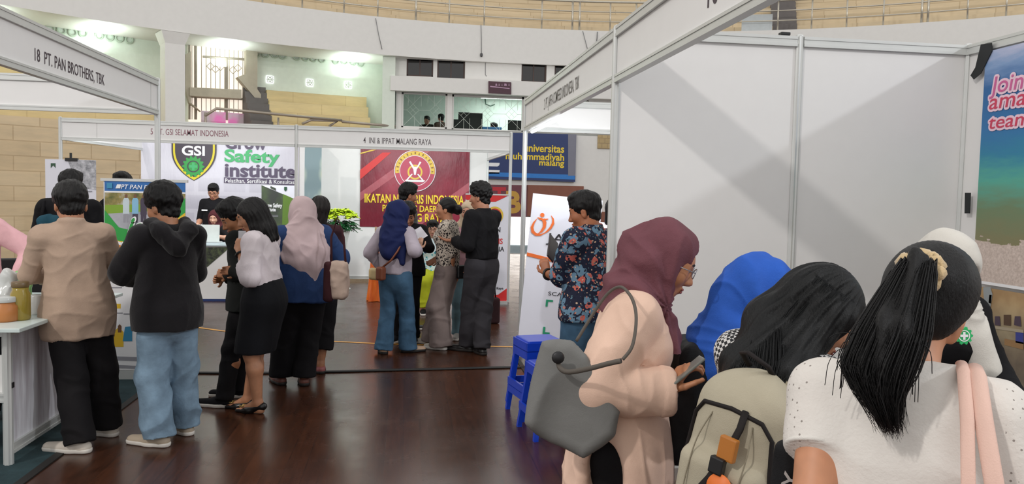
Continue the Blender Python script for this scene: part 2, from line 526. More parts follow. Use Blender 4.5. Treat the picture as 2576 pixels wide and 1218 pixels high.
for x in range(488, 634, 11):
    mb.tube([M @ bw(x, 300), M @ bw(x, 104)], 0.009, 5)
for cx, cy in ((531, 170), (543, 176), (555, 170), (585, 176), (597, 170)):
    q = [(cx - 9, cy), (cx, cy - 9), (cx + 9, cy), (cx, cy + 9)]
    mb.tube([M @ bw(*p) for p in q], 0.011, 5, closed=True)
mb.build('window_bars', plain('grey_window_bars', (160, 150, 136), 0.6), win)
STAIR = plain('grey_stair_concrete', (178, 168, 152), 0.8)
mb = MB()
def slab(pts, th=0.3, off=0.1):
    return mb.prism([(bw(*p).x, bw(*p).y) for p in pts][::-1], th, M @ Matrix.Translation((0, 0, off + th)))
slab([(478, 226), (600, 226), (600, 248), (478, 246)], 0.25, .02)
slab([(590, 196), (612, 186), (648, 236), (648, 262)], 0.25, .02)
slab([(612, 118), (640, 118), (640, 262), (612, 200)], 0.2, .02)
slab([(470, 148), (482, 140), (482, 262), (505, 282), (478, 262), (470, 232)], 0.2, .02)
struct('stair_landing', mb, STAIR)
mb = MB(); mb.box((bw(508, 0).x, bw(0, 302).y - .2, .06), (bw(566, 0).x, bw(0, 256).y, .08), M=M); mb.box((bw(572, 0).x, bw(0, 302).y - .2, .06), (bw(622, 0).x, bw(0, 256).y, .08), M=M)
t = NT('pink_lit_panel'); t.color(t.ramp(t.noise(t.coord(), 2.6, 2), [(0.42, srgb(205, 186, 200)), (0.62, srgb(240, 120, 200))])); t.set(Roughness=0.3)
set_props(mb.build('pink_panel', t.m), 'pinkish gate panels low in the barred window behind the handrail', 'panel')
# handrail in front of the lower bay
mb = MB()
for q in ([(515, 292), (545, 273), (860, 303)], [(760, 312), (782, 302), (850, 304), (828, 318)], [(860, 306), (995, 318)]):
    pts = []
    for px, py in q:
        th = th_of(px, py, 0.2); p = arc_point(th, 0.2, 0); rr = ray(px, py)
        p.z = EYE + rr.z * math.hypot(p.x, p.y) / math.hypot(rr.x, rr.y); pts.append(p)
    mb.tube(pts, 0.035, 8)
for px in (517, 700, 850, 985):
    th = th_of(px, 300, 0.2); p = arc_point(th, 0.2, 2.9); mb.tube([p, p + Vector((0, 0, .5 if px < 800 else .2))], 0.028, 8)
set_props(mb.build('handrail', plain('tarnished_rail', (170, 158, 146), 0.4, 0.5), None, True), 'dull metal handrail along the lower tier edge beneath the grille window', 'handrail')

# upper railing
mb = MB()
for z, r_ in ((6.93, 0.032), (6.66, 0.018), (6.4, 0.018)):
    mb.tube([arc_point(T_RIGHT + (T_LEFT - T_RIGHT) * k / 120, 0.12, z) for k in range(121)], r_, 8)
up = empty('upper_railing', arc_point(PI / 2, 0.12, 6.13), 0, 'steel balcony railing along the top of the white parapet', 'railing')
inv = Matrix.Translation(-up.location)
o = mb.build('rail', STEEL, None, True); o.data.transform(inv); o.parent = up
for px in (560, 660, 760, 865, 950, 1046, 1130, 1218, 1363, 1440, 1458, 1535, 1600, 1957, 2042, 2130, 2222, 2318, 2334, 2433, 2530):
    th = th_of(px, 50, 0.12); p = arc_point(th, 0.12, 6.13) - up.location
    MB().tube([p, p + Vector((0, 0, 0.82))], 0.03 if px in (1046, 1440, 1458, 2318, 2334) else 0.022, 8).build('post', STEEL, up, True)

# ---- control room block
YB = 21.45
def ry(px0, py0, px1, py1, y):
    a, b = at_y(px0, (py0 + py1) / 2, y), at_y(px1, (py0 + py1) / 2, y)
    c, d = at_y((px0 + px1) / 2, py1, y), at_y((px0 + px1) / 2, py0, y)
    return a.x, b.x, c.z, d.z
XB0 = at_y(992, 250, YB).x; XB1 = 16.0
wins_hi = [(1023, 140, 1090, 192), (1100, 146, 1170, 199), (1312, 158, 1375, 207), (1395, 163, 1462, 212)]
zr = at_y(1200, 205, YB).z
rects = [ry(*w_, YB) for w_ in wins_hi]
zlo, zhi = min(r[2] for r in rects), max(r[3] for r in rects)
mb = MB()
def wall_with_holes(mb, x0, x1, z0, z1, holes, y, th=0.2):
    """wall in a y plane made of slabs around rectangular openings"""
    holes = sorted(holes); cur = x0
    for hx0, hx1, hz0, hz1 in holes:
        mb.box((cur, y, z0), (hx0, y + th, z1))
        mb.box((hx0, y, z0), (hx1, y + th, hz0)); mb.box((hx0, y, hz1), (hx1, y + th, z1)); cur = hx1
    mb.box((cur, y, z0), (x1, y + th, z1)); return mb
z_ledge0, z_ledge1 = at_y(1200, 240, YB).z, at_y(1200, 204, YB).z
struct('wall_control_upper', wall_with_holes(MB(), XB0, XB1, z_ledge1 - .05, 5.17, rects, YB), WHITE)
mb = MB(); mb.box((XB0 - 0.1, YB - 0.35, z_ledge0), (XB1, YB + 0.3, z_ledge1)); struct('trim_3', mb, WHITE)
DARKGLASS = plain('dark_glass', (30, 28, 28), 0.08, spec=0.8)
BROWN_FRAME = plain('brown_window_frame', (74, 54, 48), 0.5)
for k, (x0, x1, z0, z1) in enumerate(rects):
    e = empty('window_%d' % (k + 2), (x0, YB + .1, z0)); e['kind'] = 'structure'
    W_, H_ = x1 - x0, z1 - z0
    MB().box((0, 0, 0), (W_, .01, H_)).build('window_pane', DARKGLASS, e)
    mb = MB()
    for b in (((0, -.03, 0), (W_, .02, .04)), ((0, -.03, H_ - .04), (W_, .02, H_)), ((0, -.03, 0), (.04, .02, H_)), ((W_ - .04, -.03, 0), (W_, .02, H_)), ((W_ / 2 - .015, -.02, 0), (W_ / 2 + .015, .02, H_))):
        mb.box(*b)
    mb.build('window_frame', BROWN_FRAME, e)
# lower windows with a lattice, room behind them
YL = YB - 0.05
wl = [ry(1010, 232, 1125, 322, YL), ry(1137, 240, 1318, 329, YL), ry(1330, 245, 1480, 336, YL)]
z_sill = at_y(1200, 334, YL).z
struct('wall_control_lower', wall_with_holes(MB(), XB0 + .05, XB1, z_sill, z_ledge0, wl, YL), WHITE)
struct('trim_4', MB().box((at_y(1055, 320, YL).x, YL - .12, wl[1][2] - .06), (XB1, YL, wl[1][2])), plain('grey_sill', (150, 150, 146), 0.6))
LAT = plain('white_lattice', (206, 212, 204), 0.5)
t = NT('tinted_glass'); t.b.inputs['Transmission Weight'].default_value = 1.0; t.color(srgb(238, 246, 242)); t.set(Roughness=0.0, IOR=1.02)
TINT = t.m
for k, (x0, x1, z0, z1) in enumerate(wl):
    e = empty('window_%d' % (k + 6), (x0, YL + .1, z0)); e['kind'] = 'structure'
    W_, H_ = x1 - x0, z1 - z0
    MB().box((0, 0.02, 0), (W_, .03, H_)).build('window_pane', TINT, e)
    mb = MB()
    for b in (((0, -.04, 0), (W_, .02, .04)), ((0, -.04, H_ - .06), (W_, .02, H_)), ((0, -.04, 0), (.05, .02, H_)), ((W_ - .05, -.04, 0), (W_, .02, H_))): mb.box(*b)
    mb.build('window_frame', WHITE, e)
    mb = MB(); n = max(4, int(W_ / 0.16))
    for i in range(1, n):
        x = W_ * i / n
        mb.tube([(x, .0, H_), (x, .0, H_ * (.62 if i % 2 else .72))], .0045, 5)
        if i % 3 != 1: mb.tube([(x, .0, 0), (x, .0, H_ * .34)], .0045, 5)
    s = W_ / (3 if k else 2)
    for i in range(3 if k else 2):
        cx = s * (i + .5); cz = H_ * .5; q = H_ * .17
        for dx, dz in ((-q / 2, 0), (q / 2, 0), (0, q / 2), (0, -q / 2)):
            mb.tube([(cx + dx - q / 2, 0, cz + dz), (cx + dx, 0, cz + dz + q / 2), (cx + dx + q / 2, 0, cz + dz), (cx + dx, 0, cz + dz - q / 2)], .005, 5, closed=True)
        for sx in (-1, 1):
            mb.tube([(cx + sx * q, 0, cz), (cx + sx * s / 2, 0, cz)], .005, 5)
            mb.tube([(cx, 0, cz + q), (cx + sx * s / 2, 0, H_)], .0045, 5); mb.tube([(cx, 0, cz - q), (cx + sx * s / 2, 0, 0)], .0045, 5)
    mb.build('window_bars', LAT, e)
GREENW = plain('pale_green_wall', (222, 230, 224), 0.8)
x0 = XB0 + .1
struct('wall_control_back', MB().box((x0, YB + 3.2, z_sill - .6), (XB1, YB + 3.3, z_ledge0 + .6)), GREENW)
struct('wall_control_side', MB().box((x0 - .1, YB + .3, z_sill - .6), (x0, YB + 3.3, 5.6)), GREENW)
struct('floor_control', MB().box((x0, YL + .2, z_sill - .25), (XB1, YB + 3.3, z_sill - .15)), GREENW)
struct('ceiling_control', MB().box((x0, YL + .25, z_ledge0 + .35), (XB1, YB + 3.3, z_ledge0 + .45)), GREENW)
lamp('control_room_lamp', ((XB0 + 5.2) / 2 + 1, YB + 1.7, z_ledge0 + .28), 46, 2.4, (0.95, 1, 0.97), 'AREA')
# lamps of the lower bays, on the soffit
for px, py in ((250, 70), (-60, 40), (570, 105), (880, 130)):
    th = th_of(px, py, 1.0); lamp('bay_lamp', arc_point(th, 0.9, 4.72), 10, 1.3, (0.84, 1.0, 0.93), 'AREA', (PI, 0, th), .2)
    lamp('bay_lamp', arc_point(th, 0.5, 4.9), 4, .3, (0.82, 1.0, 0.9))
# far ground-floor wall with the doorway
YW = 21.2
dx0, dx1, dz0, dz1 = ry(1180, 546, 1452, 645, YW)
struct('wall_far', wall_with_holes(MB(), -1.5, 18.0, 0, z_sill, [(dx0, dx1, 0.0, dz1)], YW), WHITE)
struct('trim_5', MB().box(*[(a, b, c) for a, b, c in ((ry(1325, 467, 1466, 545, YW)[0], YW - .08, ry(1325, 467, 1466, 545, YW)[2]), (ry(1325, 467, 1466, 545, YW)[1], YW, ry(1325, 467, 1466, 545, YW)[3]))]), plain('red_brown_wood', (132, 78, 58), 0.5))
x0, x1, z0, z1 = ry(1488, 533, 1560, 592, YW)
struct('trim_6', MB().box((x0, YW - .08, z0), (x1, YW, z1)), plain('red_brown_wood', (132, 78, 58), 0.5))
x0, x1, z0, z1 = ry(1503, 341, 1575, 375, YW)
struct('window_9', MB().box((x0, YW - .03, z0), (x1, YW, z1)), stone_tiles('tan_vent_blocks', (190, 168, 124), (176, 152, 108), .16, .14, False))
# ================================================================== BOOTHS
HB, FH = 2.505, 0.305
XR, YR0, YR1 = 1.125, 4.235, 7.564
XW1, XW2 = 2.179, 3.22
XL, YL1 = -2.135, 7.155
XG0, XG1, XG2, YG, YGB = -4.704, -1.566, 1.507, 11.532, 14.1
GLOW = emit('fluorescent_tube', (250, 252, 255), 6.0)


def post(parent, x, y, z1=HB, z0=0.0, r=0.024):
    mb = MB(); n = 16
    prof = [(r * (1.0 if k % 2 else 0.86) * math.cos(2 * PI * k / n), r * (1.0 if k % 2 else 0.86) * math.sin(2 * PI * k / n)) for k in range(n)]
    mb.prism(prof, z1 - z0, Matrix.Translation((x, y, z1)))
    mb.lathe([(r * .9, z1), (r * .9, z1 + .006), (r * .4, z1 + .012)], 12, (x, y, 0))
    return mb.build('post', ALU, parent)
def beam(mb, a, b, z0, z1, t=0.04):
    a, b = Vector(a), Vector(b); d = (b - a).normalized(); s = Vector((-d.y, d.x, 0)) * t / 2
    M = Matrix.Identity(4)
    h = z1 - z0; g = 0.006
    for lo, hi, k in ((z0, z0 + .3 * h, 1), (z0 + .3 * h, z0 + .7 * h, .8), (z0 + .7 * h, z1, 1)):
        q = s * k
        vs = [a - q, b - q, b + q, a + q]
        mb.add([v + Vector((0, 0, lo)) for v in vs] + [v + Vector((0, 0, hi)) for v in vs], [(3, 2, 1, 0), (4, 5, 6, 7), (0, 1, 5, 4), (1, 2, 6, 5), (2, 3, 7, 6), (3, 0, 4, 7)])
def fascia(parent, a, b, side, words=None, seams=()):
    """name board between two posts: rails and a white board; words = (text, corner pixels) on the face towards the aisle"""
    a, b = Vector((*a, 0)), Vector((*b, 0)); d = (b - a).normalized()
    a2, b2 = a + d * .024, b - d * .024
    for z0_, z1_ in ((HB - .058, HB - .002), (HB - FH, HB - FH + .042)):
        mb = MB(); beam(mb, a2, b2, z0_, z1_); mb.build('beam', ALU, parent)
    s = Vector((-d.y, d.x, 0)) * .004
    mb = MB()
    vs = [a2 - s, b2 - s, b2 + s, a2 + s]; lo, hi = HB - FH + .03, HB - .03
    mb.add([v + Vector((0, 0, lo)) for v in vs] + [v + Vector((0, 0, hi)) for v in vs], [(3, 2, 1, 0), (4, 5, 6, 7), (0, 1, 5, 4), (1, 2, 6, 5), (2, 3, 7, 6), (3, 0, 4, 7)])
    fb = mb.build('fascia_board', WHITE_PANEL, parent)
    for t in seams:
        p = a + (b - a) * t; n = Vector((-d.y, d.x, 0))
        m2 = MB(); m2.box((-.002, -.0055, HB - FH + .042), (.002, .0055, HB - .058), M=frame(p, d, Vector((-d.y, d.x, 0)))); m2.build('seam', plain('grey_seam', (172, 172, 172), 0.6), fb)
    if words:
        body, M, wd, cap, mat = words
        m3 = MB(); write(m3, body, M, wd, cap, bold=0.003, space=1.02); m3.build('lettering', mat, fb)
    return fb
def wall_panel(parent, a, b, z0=0.09, z1=HB - .058):
    a, b = Vector((*a, 0)), Vector((*b, 0)); d = (b - a).normalized(); s = Vector((-d.y, d.x, 0)) * .002
    mb = MB(); a2, b2 = a + d * .02, b - d * .02
    vs = [a2 - s, b2 - s, b2 + s, a2 + s]
    mb.add([v + Vector((0, 0, z0)) for v in vs] + [v + Vector((0, 0, z1)) for v in vs], [(3, 2, 1, 0), (4, 5, 6, 7), (0, 1, 5, 4), (1, 2, 6, 5), (2, 3, 7, 6), (3, 0, 4, 7)])
    mb.build('wall_panel', WHITE_PANEL, parent)
    for z0_, z1_ in ((HB - .058, HB - .002), (.05, .1)):
        mb = MB(); beam(mb, a2, b2, z0_, z1_); mb.build('beam', ALU, parent)
def tube_lamp(parent, a, b):
    a, b = Vector(a), Vector(b)
    o = MB().box((-.02, -.02, .014), (.02, .02, .03)).build('lamp_bracket', ALU, parent)
    mb = MB(); mb.tube([a, b], .014, 8); mb.build('lamp_tube', GLOW, parent, True)
    bpy.data.objects.remove(o)


def word_frame(p0, xdir): return frame(p0, xdir, (0, 0, 1))

# left booth
bl = empty('exhibition_booth', (0, 0, 0), 0, 'left booth with the name board 18 PT. PAN BROTHERS, TBK above its counter', 'booth', 'exhibition booths')
for y in (YL1, YL1 - 3.2): post(bl, XL, y)
post(bl, XL - 3.2, YL1)
p0, p1 = at_x(88, 152, XL + .006), at_x(263, 206, XL + .006)
# letters run away from the camera along +Y
p0.x = XL + .005; capz = at_x(88, 120, XL + .006).z - p0.z
fascia(bl, (XL, YL1 - 3.2), (XL, YL1), 1, ('18  PT. PAN BROTHERS, TBK', word_frame((XL + .0045, p0.y, p0.z), (0, 1, 0)), p1.y - p0.y, capz, INK), seams=(.94,))
fascia(bl, (XL - 3.2, YL1), (XL, YL1), 1)
# near right booth with its partition
br_ = empty('exhibition_booth', (0, 0, 0), 0, 'near right booth with white partition wall and the number 10 on its board', 'booth', 'exhibition booths')
for x, y in ((XR, YR0), (XW1, YR0), (XW2, YR0), (XR, YR0 - 3.33), (XW2, YR0 - 1.05), (XW2, YR0 - 2.1)): post(br_, x, y)
pa, pb = at_x(1779, 20, XR - .006), at_x(1800, 8, XR - .006)
fascia(br_, (XR, YR0 - 3.33), (XR, YR0), -1, ('10  PT.', word_frame((XR - .0045, pa.y, pa.z), (0, -1, 0)), .36, .105, INK))
wall_panel(br_, (XR, YR0), (XW1, YR0)); wall_panel(br_, (XW1, YR0), (XW2, YR0))
wall_panel(br_, (XW2, YR0 - 1.05), (XW2, YR0)); wall_panel(br_, (XW2, YR0 - 2.1), (XW2, YR0 - 1.05))
# far right booth
bj = empty('exhibition_booth', (0, 0, 0), 0, 'corner booth behind the partition, board reading 2 PT. JAPFA COMFEED INDONESIA, TBK', 'booth', 'exhibition booths')
post(bj, XR, YR1); post(bj, XR + 3.15, YR1)
pa, pb = at_x(1368, 276, XR - .006), at_x(1456, 227, XR - .006)
capz = at_x(1368, 250, XR - .006).z - pa.z
fascia(bj, (XR, YR0), (XR, YR1), -1, ('2  PT. JAPFA COMFEED INDONESIA, TBK', word_frame((XR - .0045, pa.y, pa.z), (0, -1, 0)), pa.y - pb.y, capz, plain('grey_ink', (120, 116, 112), .6)), seams=(.87,))
fascia(bj, (XR, YR1), (XR + 3.15, YR1), 1)
tube_lamp(bj, (XR + .05, YR0 + 1.9, HB - FH - .012), (XR + .05, YR1 - .1, HB - FH - .012))
lamp('booth_tube_lamp', (XR + .35, 6.6, HB - .5), 6, 1.2, (.9, .97, 1), 'AREA', (R(60), 0, R(-40)), .1)
# GSI and INI booths of the far row
bg = empty('exhibition_booth', (0, 0, 0), 0, 'far booth with the board 5 PT. GSI SELAMAT INDONESIA and a shield banner', 'booth', 'exhibition booths')
for x, y in ((XG0, YG), (XG1, YG)): post(bg, x, y)
def wf(px0, pxm, py_base, py_top, px1, y):
    a, b, c = at_y(px0, py_base, y), at_y(px1, py_base, y), at_y(px0, py_top, y)
    return word_frame((a.x, y, a.z), (1, 0, 0)), b.x - a.x, c.z - a.z
M, wd, cap = wf(379, 0, 338, 323, 575, YG - .0045)
fascia(bg, (XG0, YG), (XG1, YG), 1, ('5  PT. GSI SELAMAT INDONESIA', M, wd, cap, plain('red_brown_ink', (150, 104, 116), .6)), seams=(.15,))
fascia(bg, (XG0, YG), (at_y(358, 376, YGB - .05).x, YGB - .05), 1)
wall_panel(bg, (at_y(352, 500, YGB).x, YGB), (XG1, YGB)); wall_panel(bg, (XG1, 13.1), (XG1, YGB))
tube_lamp(bg, (XG0 + .9, YG + .08, HB - FH + .02), (XG0 + 2.4, YG + .08, HB - FH + .02))
lamp('booth_tube_lamp', ((XG0 + XG1) / 2, YG + .2, HB - .15), 22, 2.4, (.95, .98, 1), 'AREA', (R(55), 0, 0), .1)
bi = empty('exhibition_booth', (0, 0, 0), 0, 'far booth with the board 4 INI & IPPAT MALANG RAYA and a maroon banner', 'booth', 'exhibition booths')
for x, y in ((XG2, YG), (XG2 - .08, YGB), (XG1 + .05, YGB)): post(bi, x, y)
M, wd, cap = wf(914, 0, 360, 345, 1085, YG - .0045)
fascia(bi, (XG1, YG), (XG2, YG), 1, ('4  INI & IPPAT MALANG RAYA', M, wd, cap, plain('dark_grey_ink', (96, 88, 92), .6)), seams=(.79,))
fascia(bi, (XG2, YG), (XG2 - .08, YGB), 1)
for k in range(3):
    q = (XG2 - XG1 - .13) / 3; wall_panel(bi, (XG1 + .05 + q * k, YGB), (XG1 + .05 + q * (k + 1), YGB))
tube_lamp(bi, (XG1 + .6, YG + .08, HB - FH + .02), (XG1 + 2.2, YG + .08, HB - FH + .02))
lamp('booth_tube_lamp', ((XG2 + XG1) / 2, YG + .2, HB - .15), 22, 2.4, (.86, 1.0, 1), 'AREA', (R(50), 0, 0), .1)

# ================================================================== BANNERS AND SIGNS
def disc(cx, cy, r, n=40, r0=None):
    if r0 is None: return [(cx + r * math.cos(2 * PI * k / n), cy + r * math.sin(2 * PI * k / n)) for k in range(n)]
def ring_mesh(mb, M, cx, cy, r0, r1, lift, mi, a0=0, a1=2 * PI, n=48):
    vs, fs = [], []
    for k in range(n + 1):
        a = a0 + (a1 - a0) * k / n
        for r in (r0, r1): vs.append(M @ Vector((cx + r * math.cos(a), cy + r * math.sin(a), lift)))
    for k in range(n): fs.append((2 * k, 2 * k + 1, 2 * k + 3, 2 * k + 2))
    mb.add(vs, fs, mi)
def flat(mb, M, poly, lift, mi):
    mb.add([M @ Vector((x, y, lift)) for x, y in poly], [tuple(range(len(poly)))], mi)
def gear(cx, cy, r, teeth=12):
    p = []
    for k in range(teeth * 4):
        rr = r if k % 4 in (0, 1) else r * .82
        a = 2 * PI * (k - .5) / (teeth * 4); p.append((cx + rr * math.cos(a), cy + rr * math.sin(a)))
    return p
def cross(cx, cy, s, w_):
    return [(cx - w_, cy - s), (cx + w_, cy - s), (cx + w_, cy - w_), (cx + s, cy - w_), (cx + s, cy + w_), (cx + w_, cy + w_), (cx + w_, cy + s), (cx - w_, cy + s), (cx - w_, cy + w_), (cx - s, cy + w_), (cx - s, cy - w_), (cx - w_, cy - w_)]
def cloth_sheet(M, w_, h_, nx, ny, amp, seed):
    """slightly rippled hung sheet as grid with a back side"""
    mb = MB(); r2 = random.Random(seed); ph = [r2.uniform(0, 6) for _ in range(4)]
    vs = []
    for side in (0, 1):
        for j in range(ny + 1):
            for i in range(nx + 1):
                x, y = w_ * i / nx, h_ * j / ny
                z = amp * (math.sin(x * 5 + ph[0] + y * 1.5) + .6 * math.sin(x * 9 - y * 4 + ph[1]) + .5 * math.sin(y * 7 + ph[2])) / 2 - side * .004
                vs.append(M @ Vector((x, y, z)))
    k = (nx + 1) * (ny + 1); fs = []
    for j in range(ny):
        for i in range(nx):
            a = j * (nx + 1) + i
            fs.append((a, a + 1, a + nx + 2, a + nx + 1)); fs.append((k + a, k + a + nx + 1, k + a + nx + 2, k + a + 1))
    return mb.add(vs, fs)
def ink(name, rgb, rough=.45): return plain('ink_' + name, rgb, rough, var=.03)

# --- GSI backdrop, plane in front of the booth's back wall
Y = YGB - .03
def pm(px, py, y=Y):
    a = at_y(px, py, y); return a.x, a.z
class Plane:
    """coordinates of a vertical y plane; px() turns a pixel into local metres"""
    def __init__(s, px0, py0, y): s.o = at_y(px0, py0, y); s.y = y; s.M = frame(s.o, (1, 0, 0), (0, 0, 1))
    def px(s, x, y): a = at_y(x, y, s.y); return a.x - s.o.x, a.z - s.o.z
    def poly(s, pts): return [s.px(*p) for p in pts]
    def word(s, mb, body, x0, yb, x1, yt, mi, bold=0.0, lift=.004, slant=0):
        a, b, c = s.px(x0, yb), s.px(x1, yb), s.px(x0, yt)
        write(mb, body, s.M, b[0] - a[0], c[1] - a[1], mi, bold, a[0], a[1], slant, lift)
P = Plane(356, 700, Y)
t = NT('city_print')
v = t.coord('Object'); sp = t.new('ShaderNodeSeparateXYZ'); t.link(v, sp.inputs[0])
br = t.new('ShaderNodeTexBrick'); mp = t.new('ShaderNodeMapping'); mp.inputs['Rotation'].default_value = (R(90), 0, 0); t.link(v, mp.inputs[0]); t.link(mp.outputs[0], br.inputs[0])
br.inputs['Scale'].default_value = 1.0; br.inputs['Brick Width'].default_value = .42; br.inputs['Row Height'].default_value = .3; br.inputs['Mortar Size'].default_value = .035
br.inputs['Color1'].default_value = srgb(150, 146, 160); br.inputs['Color2'].default_value = srgb(196, 192, 204); br.inputs['Mortar'].default_value = srgb(205, 202, 212)
zr_ = t.new('ShaderNodeMapRange'); t.link(sp.outputs[2], zr_.inputs[0]); zr_.inputs[1].default_value = 1.25; zr_.inputs[2].default_value = 1.9; zr_.inputs[3].default_value = .75; zr_.inputs[4].default_value = 0
n = t.noise(v, 1.2, 3)
t.color(t.mix(t.math('MULTIPLY', zr_.outputs[0], t.math('ADD', n, .35)), t.ramp(n, [(.3, srgb(206, 204, 216)), (.7, srgb(226, 225, 234))]), br.outputs[0]))
t.bump(t.noise(t.coord('Object', (3, 1, .8)), 1.6, 4, .6), .35, .04); t.set(Roughness=.4)
mb = MB(); w_, h_ = P.px(752, 330); h_ = P.px(356, 344)[1]
gsi = cloth_sheet(P.M, w_, h_, 40, 24, .008, 3).build('backdrop_banner', t.m, None, True)
set_props(gsi, 'large pale backdrop banner with a shield logo and the words Safety institute', 'banner')
dark, yel, grn, lgrn, pur, whi = ink('charcoal', (62, 54, 66)), ink('yellow', (226, 210, 40)), ink('green', (46, 158, 70)), ink('light_green', (62, 178, 108)), ink('dark_violet', (82, 70, 96)), ink('white', (238, 238, 240))
def shield(x0, x1, ytop, ymid, ybot, k=1.0):
    cx = (x0 + x1) / 2; hw = (x1 - x0) / 2 * k; pts = []
    for i in range(13):
        f = i / 12; pts.append((cx - hw * (1 - f ** 2.2) ** .9 if f < 1 else cx, ymid + (ybot - ymid) * k * f))
    left = pts; right = [(2 * cx - x, y) for x, y in pts[::-1][1:]]
    return [(cx - hw, ytop)] + left + right + [(cx + hw, ytop)]
mb = MB()
flat(mb, P.M, P.poly(shield(432, 545, 344, 378, 455))[::-1], .012, 0)
flat(mb, P.M, P.poly(shield(436, 541, 344, 378, 453))[::-1], .014, 1)
flat(mb, P.M, P.poly(shield(441, 536, 344, 377, 446))[::-1], .016, 0)
P.word(mb, 'GSI', 458, 390, 516, 366, 2, .03, .018)
gx, gy = P.px(487, 419); gr = P.px(515, 419)[0] - gx
flat(mb, P.M, gear(gx, gy, gr, 14), .018, 3); ring_mesh(mb, P.M, gx, gy, gr * .45, gr * .55, .02, 0); flat(mb, P.M, cross(gx, gy, gr * .36, gr * .12), .02, 4)
mb.build('shield_logo', [dark, yel, whi, grn, lgrn], gsi)
mb = MB(); P.word(mb, 'Grow', 566, 373, 672, 340, 0, .03, .014); P.word(mb, 'institute', 566, 443, 744, 412, 0, .03, .014)
flat(mb, P.M, P.poly([(564, 446), (744, 452), (744, 466), (564, 460)])[::-1], .014, 0)
P.word(mb, 'Safety', 565, 406, 704, 375, 1, .03, .014)
P.word(mb, 'Pelatihan, Sertifikasi & Konsultasi', 567, 459, 743, 449, 2, .01, .016)
mb.build('lettering', [pur, lgrn, whi], gsi)

# --- maroon INI banner
P = Plane(905, 570, YGB - .03); w_ = P.px(1178, 570)[0]; h_ = P.px(905, 366)[1]
t = NT('maroon_print'); v = t.coord('Object'); sp = t.new('ShaderNodeSeparateXYZ'); t.link(v, sp.inputs[0])
dg = t.math('ADD', t.math('MULTIPLY', sp.outputs[0], .75), t.math('MULTIPLY', sp.outputs[2], -1.0))
wv = t.math('SINE', t.math('MULTIPLY', dg, 5.2)); n = t.noise(v, 1.3, 3)
base = t.ramp(n, [(.3, srgb(108, 20, 40)), (.55, srgb(138, 32, 54)), (.75, srgb(164, 52, 72))])
t.color(t.mix(t.math('MULTIPLY', t.math('GREATER_THAN', wv, .93), .5), base, srgb(200, 110, 120)))
t.bump(t.noise(t.coord('Object', (2.5, 1, .7)), 2, 4, .6), .4, .04); t.set(Roughness=.35)
ini = cloth_sheet(P.M, w_, h_, 40, 24, .008, 5).build('backdrop_banner', t.m, None, True)
set_props(ini, 'maroon backdrop banner with a round emblem and yellow words IKATAN NOTARIS INDONESIA', 'banner')
gold, red, lred = ink('gold', (224, 190, 70)), ink('red', (214, 44, 44)), ink('pale_red', (186, 66, 92))
mb = MB()
flat(mb, P.M, P.poly([(906, 452), (906, 428), (962, 384), (984, 384)]), .014, 0)
flat(mb, P.M, P.poly([(906, 388), (906, 385), (935, 377), (948, 377)]), .015, 1)
flat(mb, P.M, P.poly([(1177, 520), (1162, 520), (1177, 496)]), .014, 0)
mb.build('printed_stripes', [red, gold], ini)
mb = MB(); cx, cy = P.px(1044, 430); r = P.px(1096, 430)[0] - cx
flat(mb, P.M, disc(cx, cy, r * .98, 48), .013, 0)
ring_mesh(mb, P.M, cx, cy, r * .97, r, .015, 1); ring_mesh(mb, P.M, cx, cy, r * .72, r * .745, .015, 1)
ring_mesh(mb, P.M, cx, cy, r * .76, r * .95, .014, 2, -.15, PI + .15)
for k in range(15):
    a = -.02 + (PI + .04) * k / 14
    Mk = P.M @ Matrix.Translation((cx + r * .8 * math.cos(a), cy + r * .8 * math.sin(a), .017)) @ Matrix.Rotation(a - PI / 2, 4, 'Z')
    flat(mb, Mk, [(-.012, 0), (.012, 0), (.012, r * .11), (-.012, r * .11)] if k % 2 else [(-.014, 0), (.014, 0), (0, r * .11)], 0, 3)
ring_mesh(mb, P.M, cx, cy - r * .06, r * .28, r * .36, .016, 2)
flat(mb, P.M, [(cx - r * .3, cy + r * .42), (cx - r * .22, cy + r * .46), (cx + .01, cy + r * .06), (cx + r * .22, cy + r * .46), (cx + r * .3, cy + r * .42), (cx + r * .04, cy - .0), (cx - r * .04, cy)][::-1], .018, 1)
flat(mb, P.M, [(cx - r * .42, cy - r * .44), (cx - r * .34, cy - r * .44), (cx - r * .1, cy - r * .16), (cx - r * .16, cy - r * .14)], .018, 1)
flat(mb, P.M, [(cx + r * .42, cy - r * .44), (cx + r * .34, cy - r * .44), (cx + r * .1, cy - r * .16), (cx + r * .16, cy - r * .14)][::-1], .018, 1)
flat(mb, P.M, [(cx - r * .5, cy - r * .46), (cx - r * .4, cy - r * .54), (cx + r * .4, cy - r * .54), (cx + r * .5, cy - r * .46), (cx + r * .4, cy - r * .44), (cx - r * .4, cy - r * .44)], .018, 1)
flat(mb, P.M, [(cx - r * .1, cy + r * .2), (cx - r * .04, cy - r * .2), (cx + r * .04, cy - r * .2), (cx + r * .1, cy + r * .2)], .0185, 1)
mb.build('round_emblem', [lred, whi, gold, ink('brown', (140, 96, 40))], ini)
mb = MB()
P.word(mb, 'IKATAN NOTARIS INDONESIA', 917, 509, 1167, 487, 0, .022, .011)
P.word(mb, 'PENGURUS DAERAH', 962, 531, 1122, 515, 0, .022, .011); P.word(mb, 'MALANG RAYA', 975, 556, 1122, 536, 0, .022, .011)
mb.build('lettering', ink('bright_yellow', (244, 212, 50)), ini)

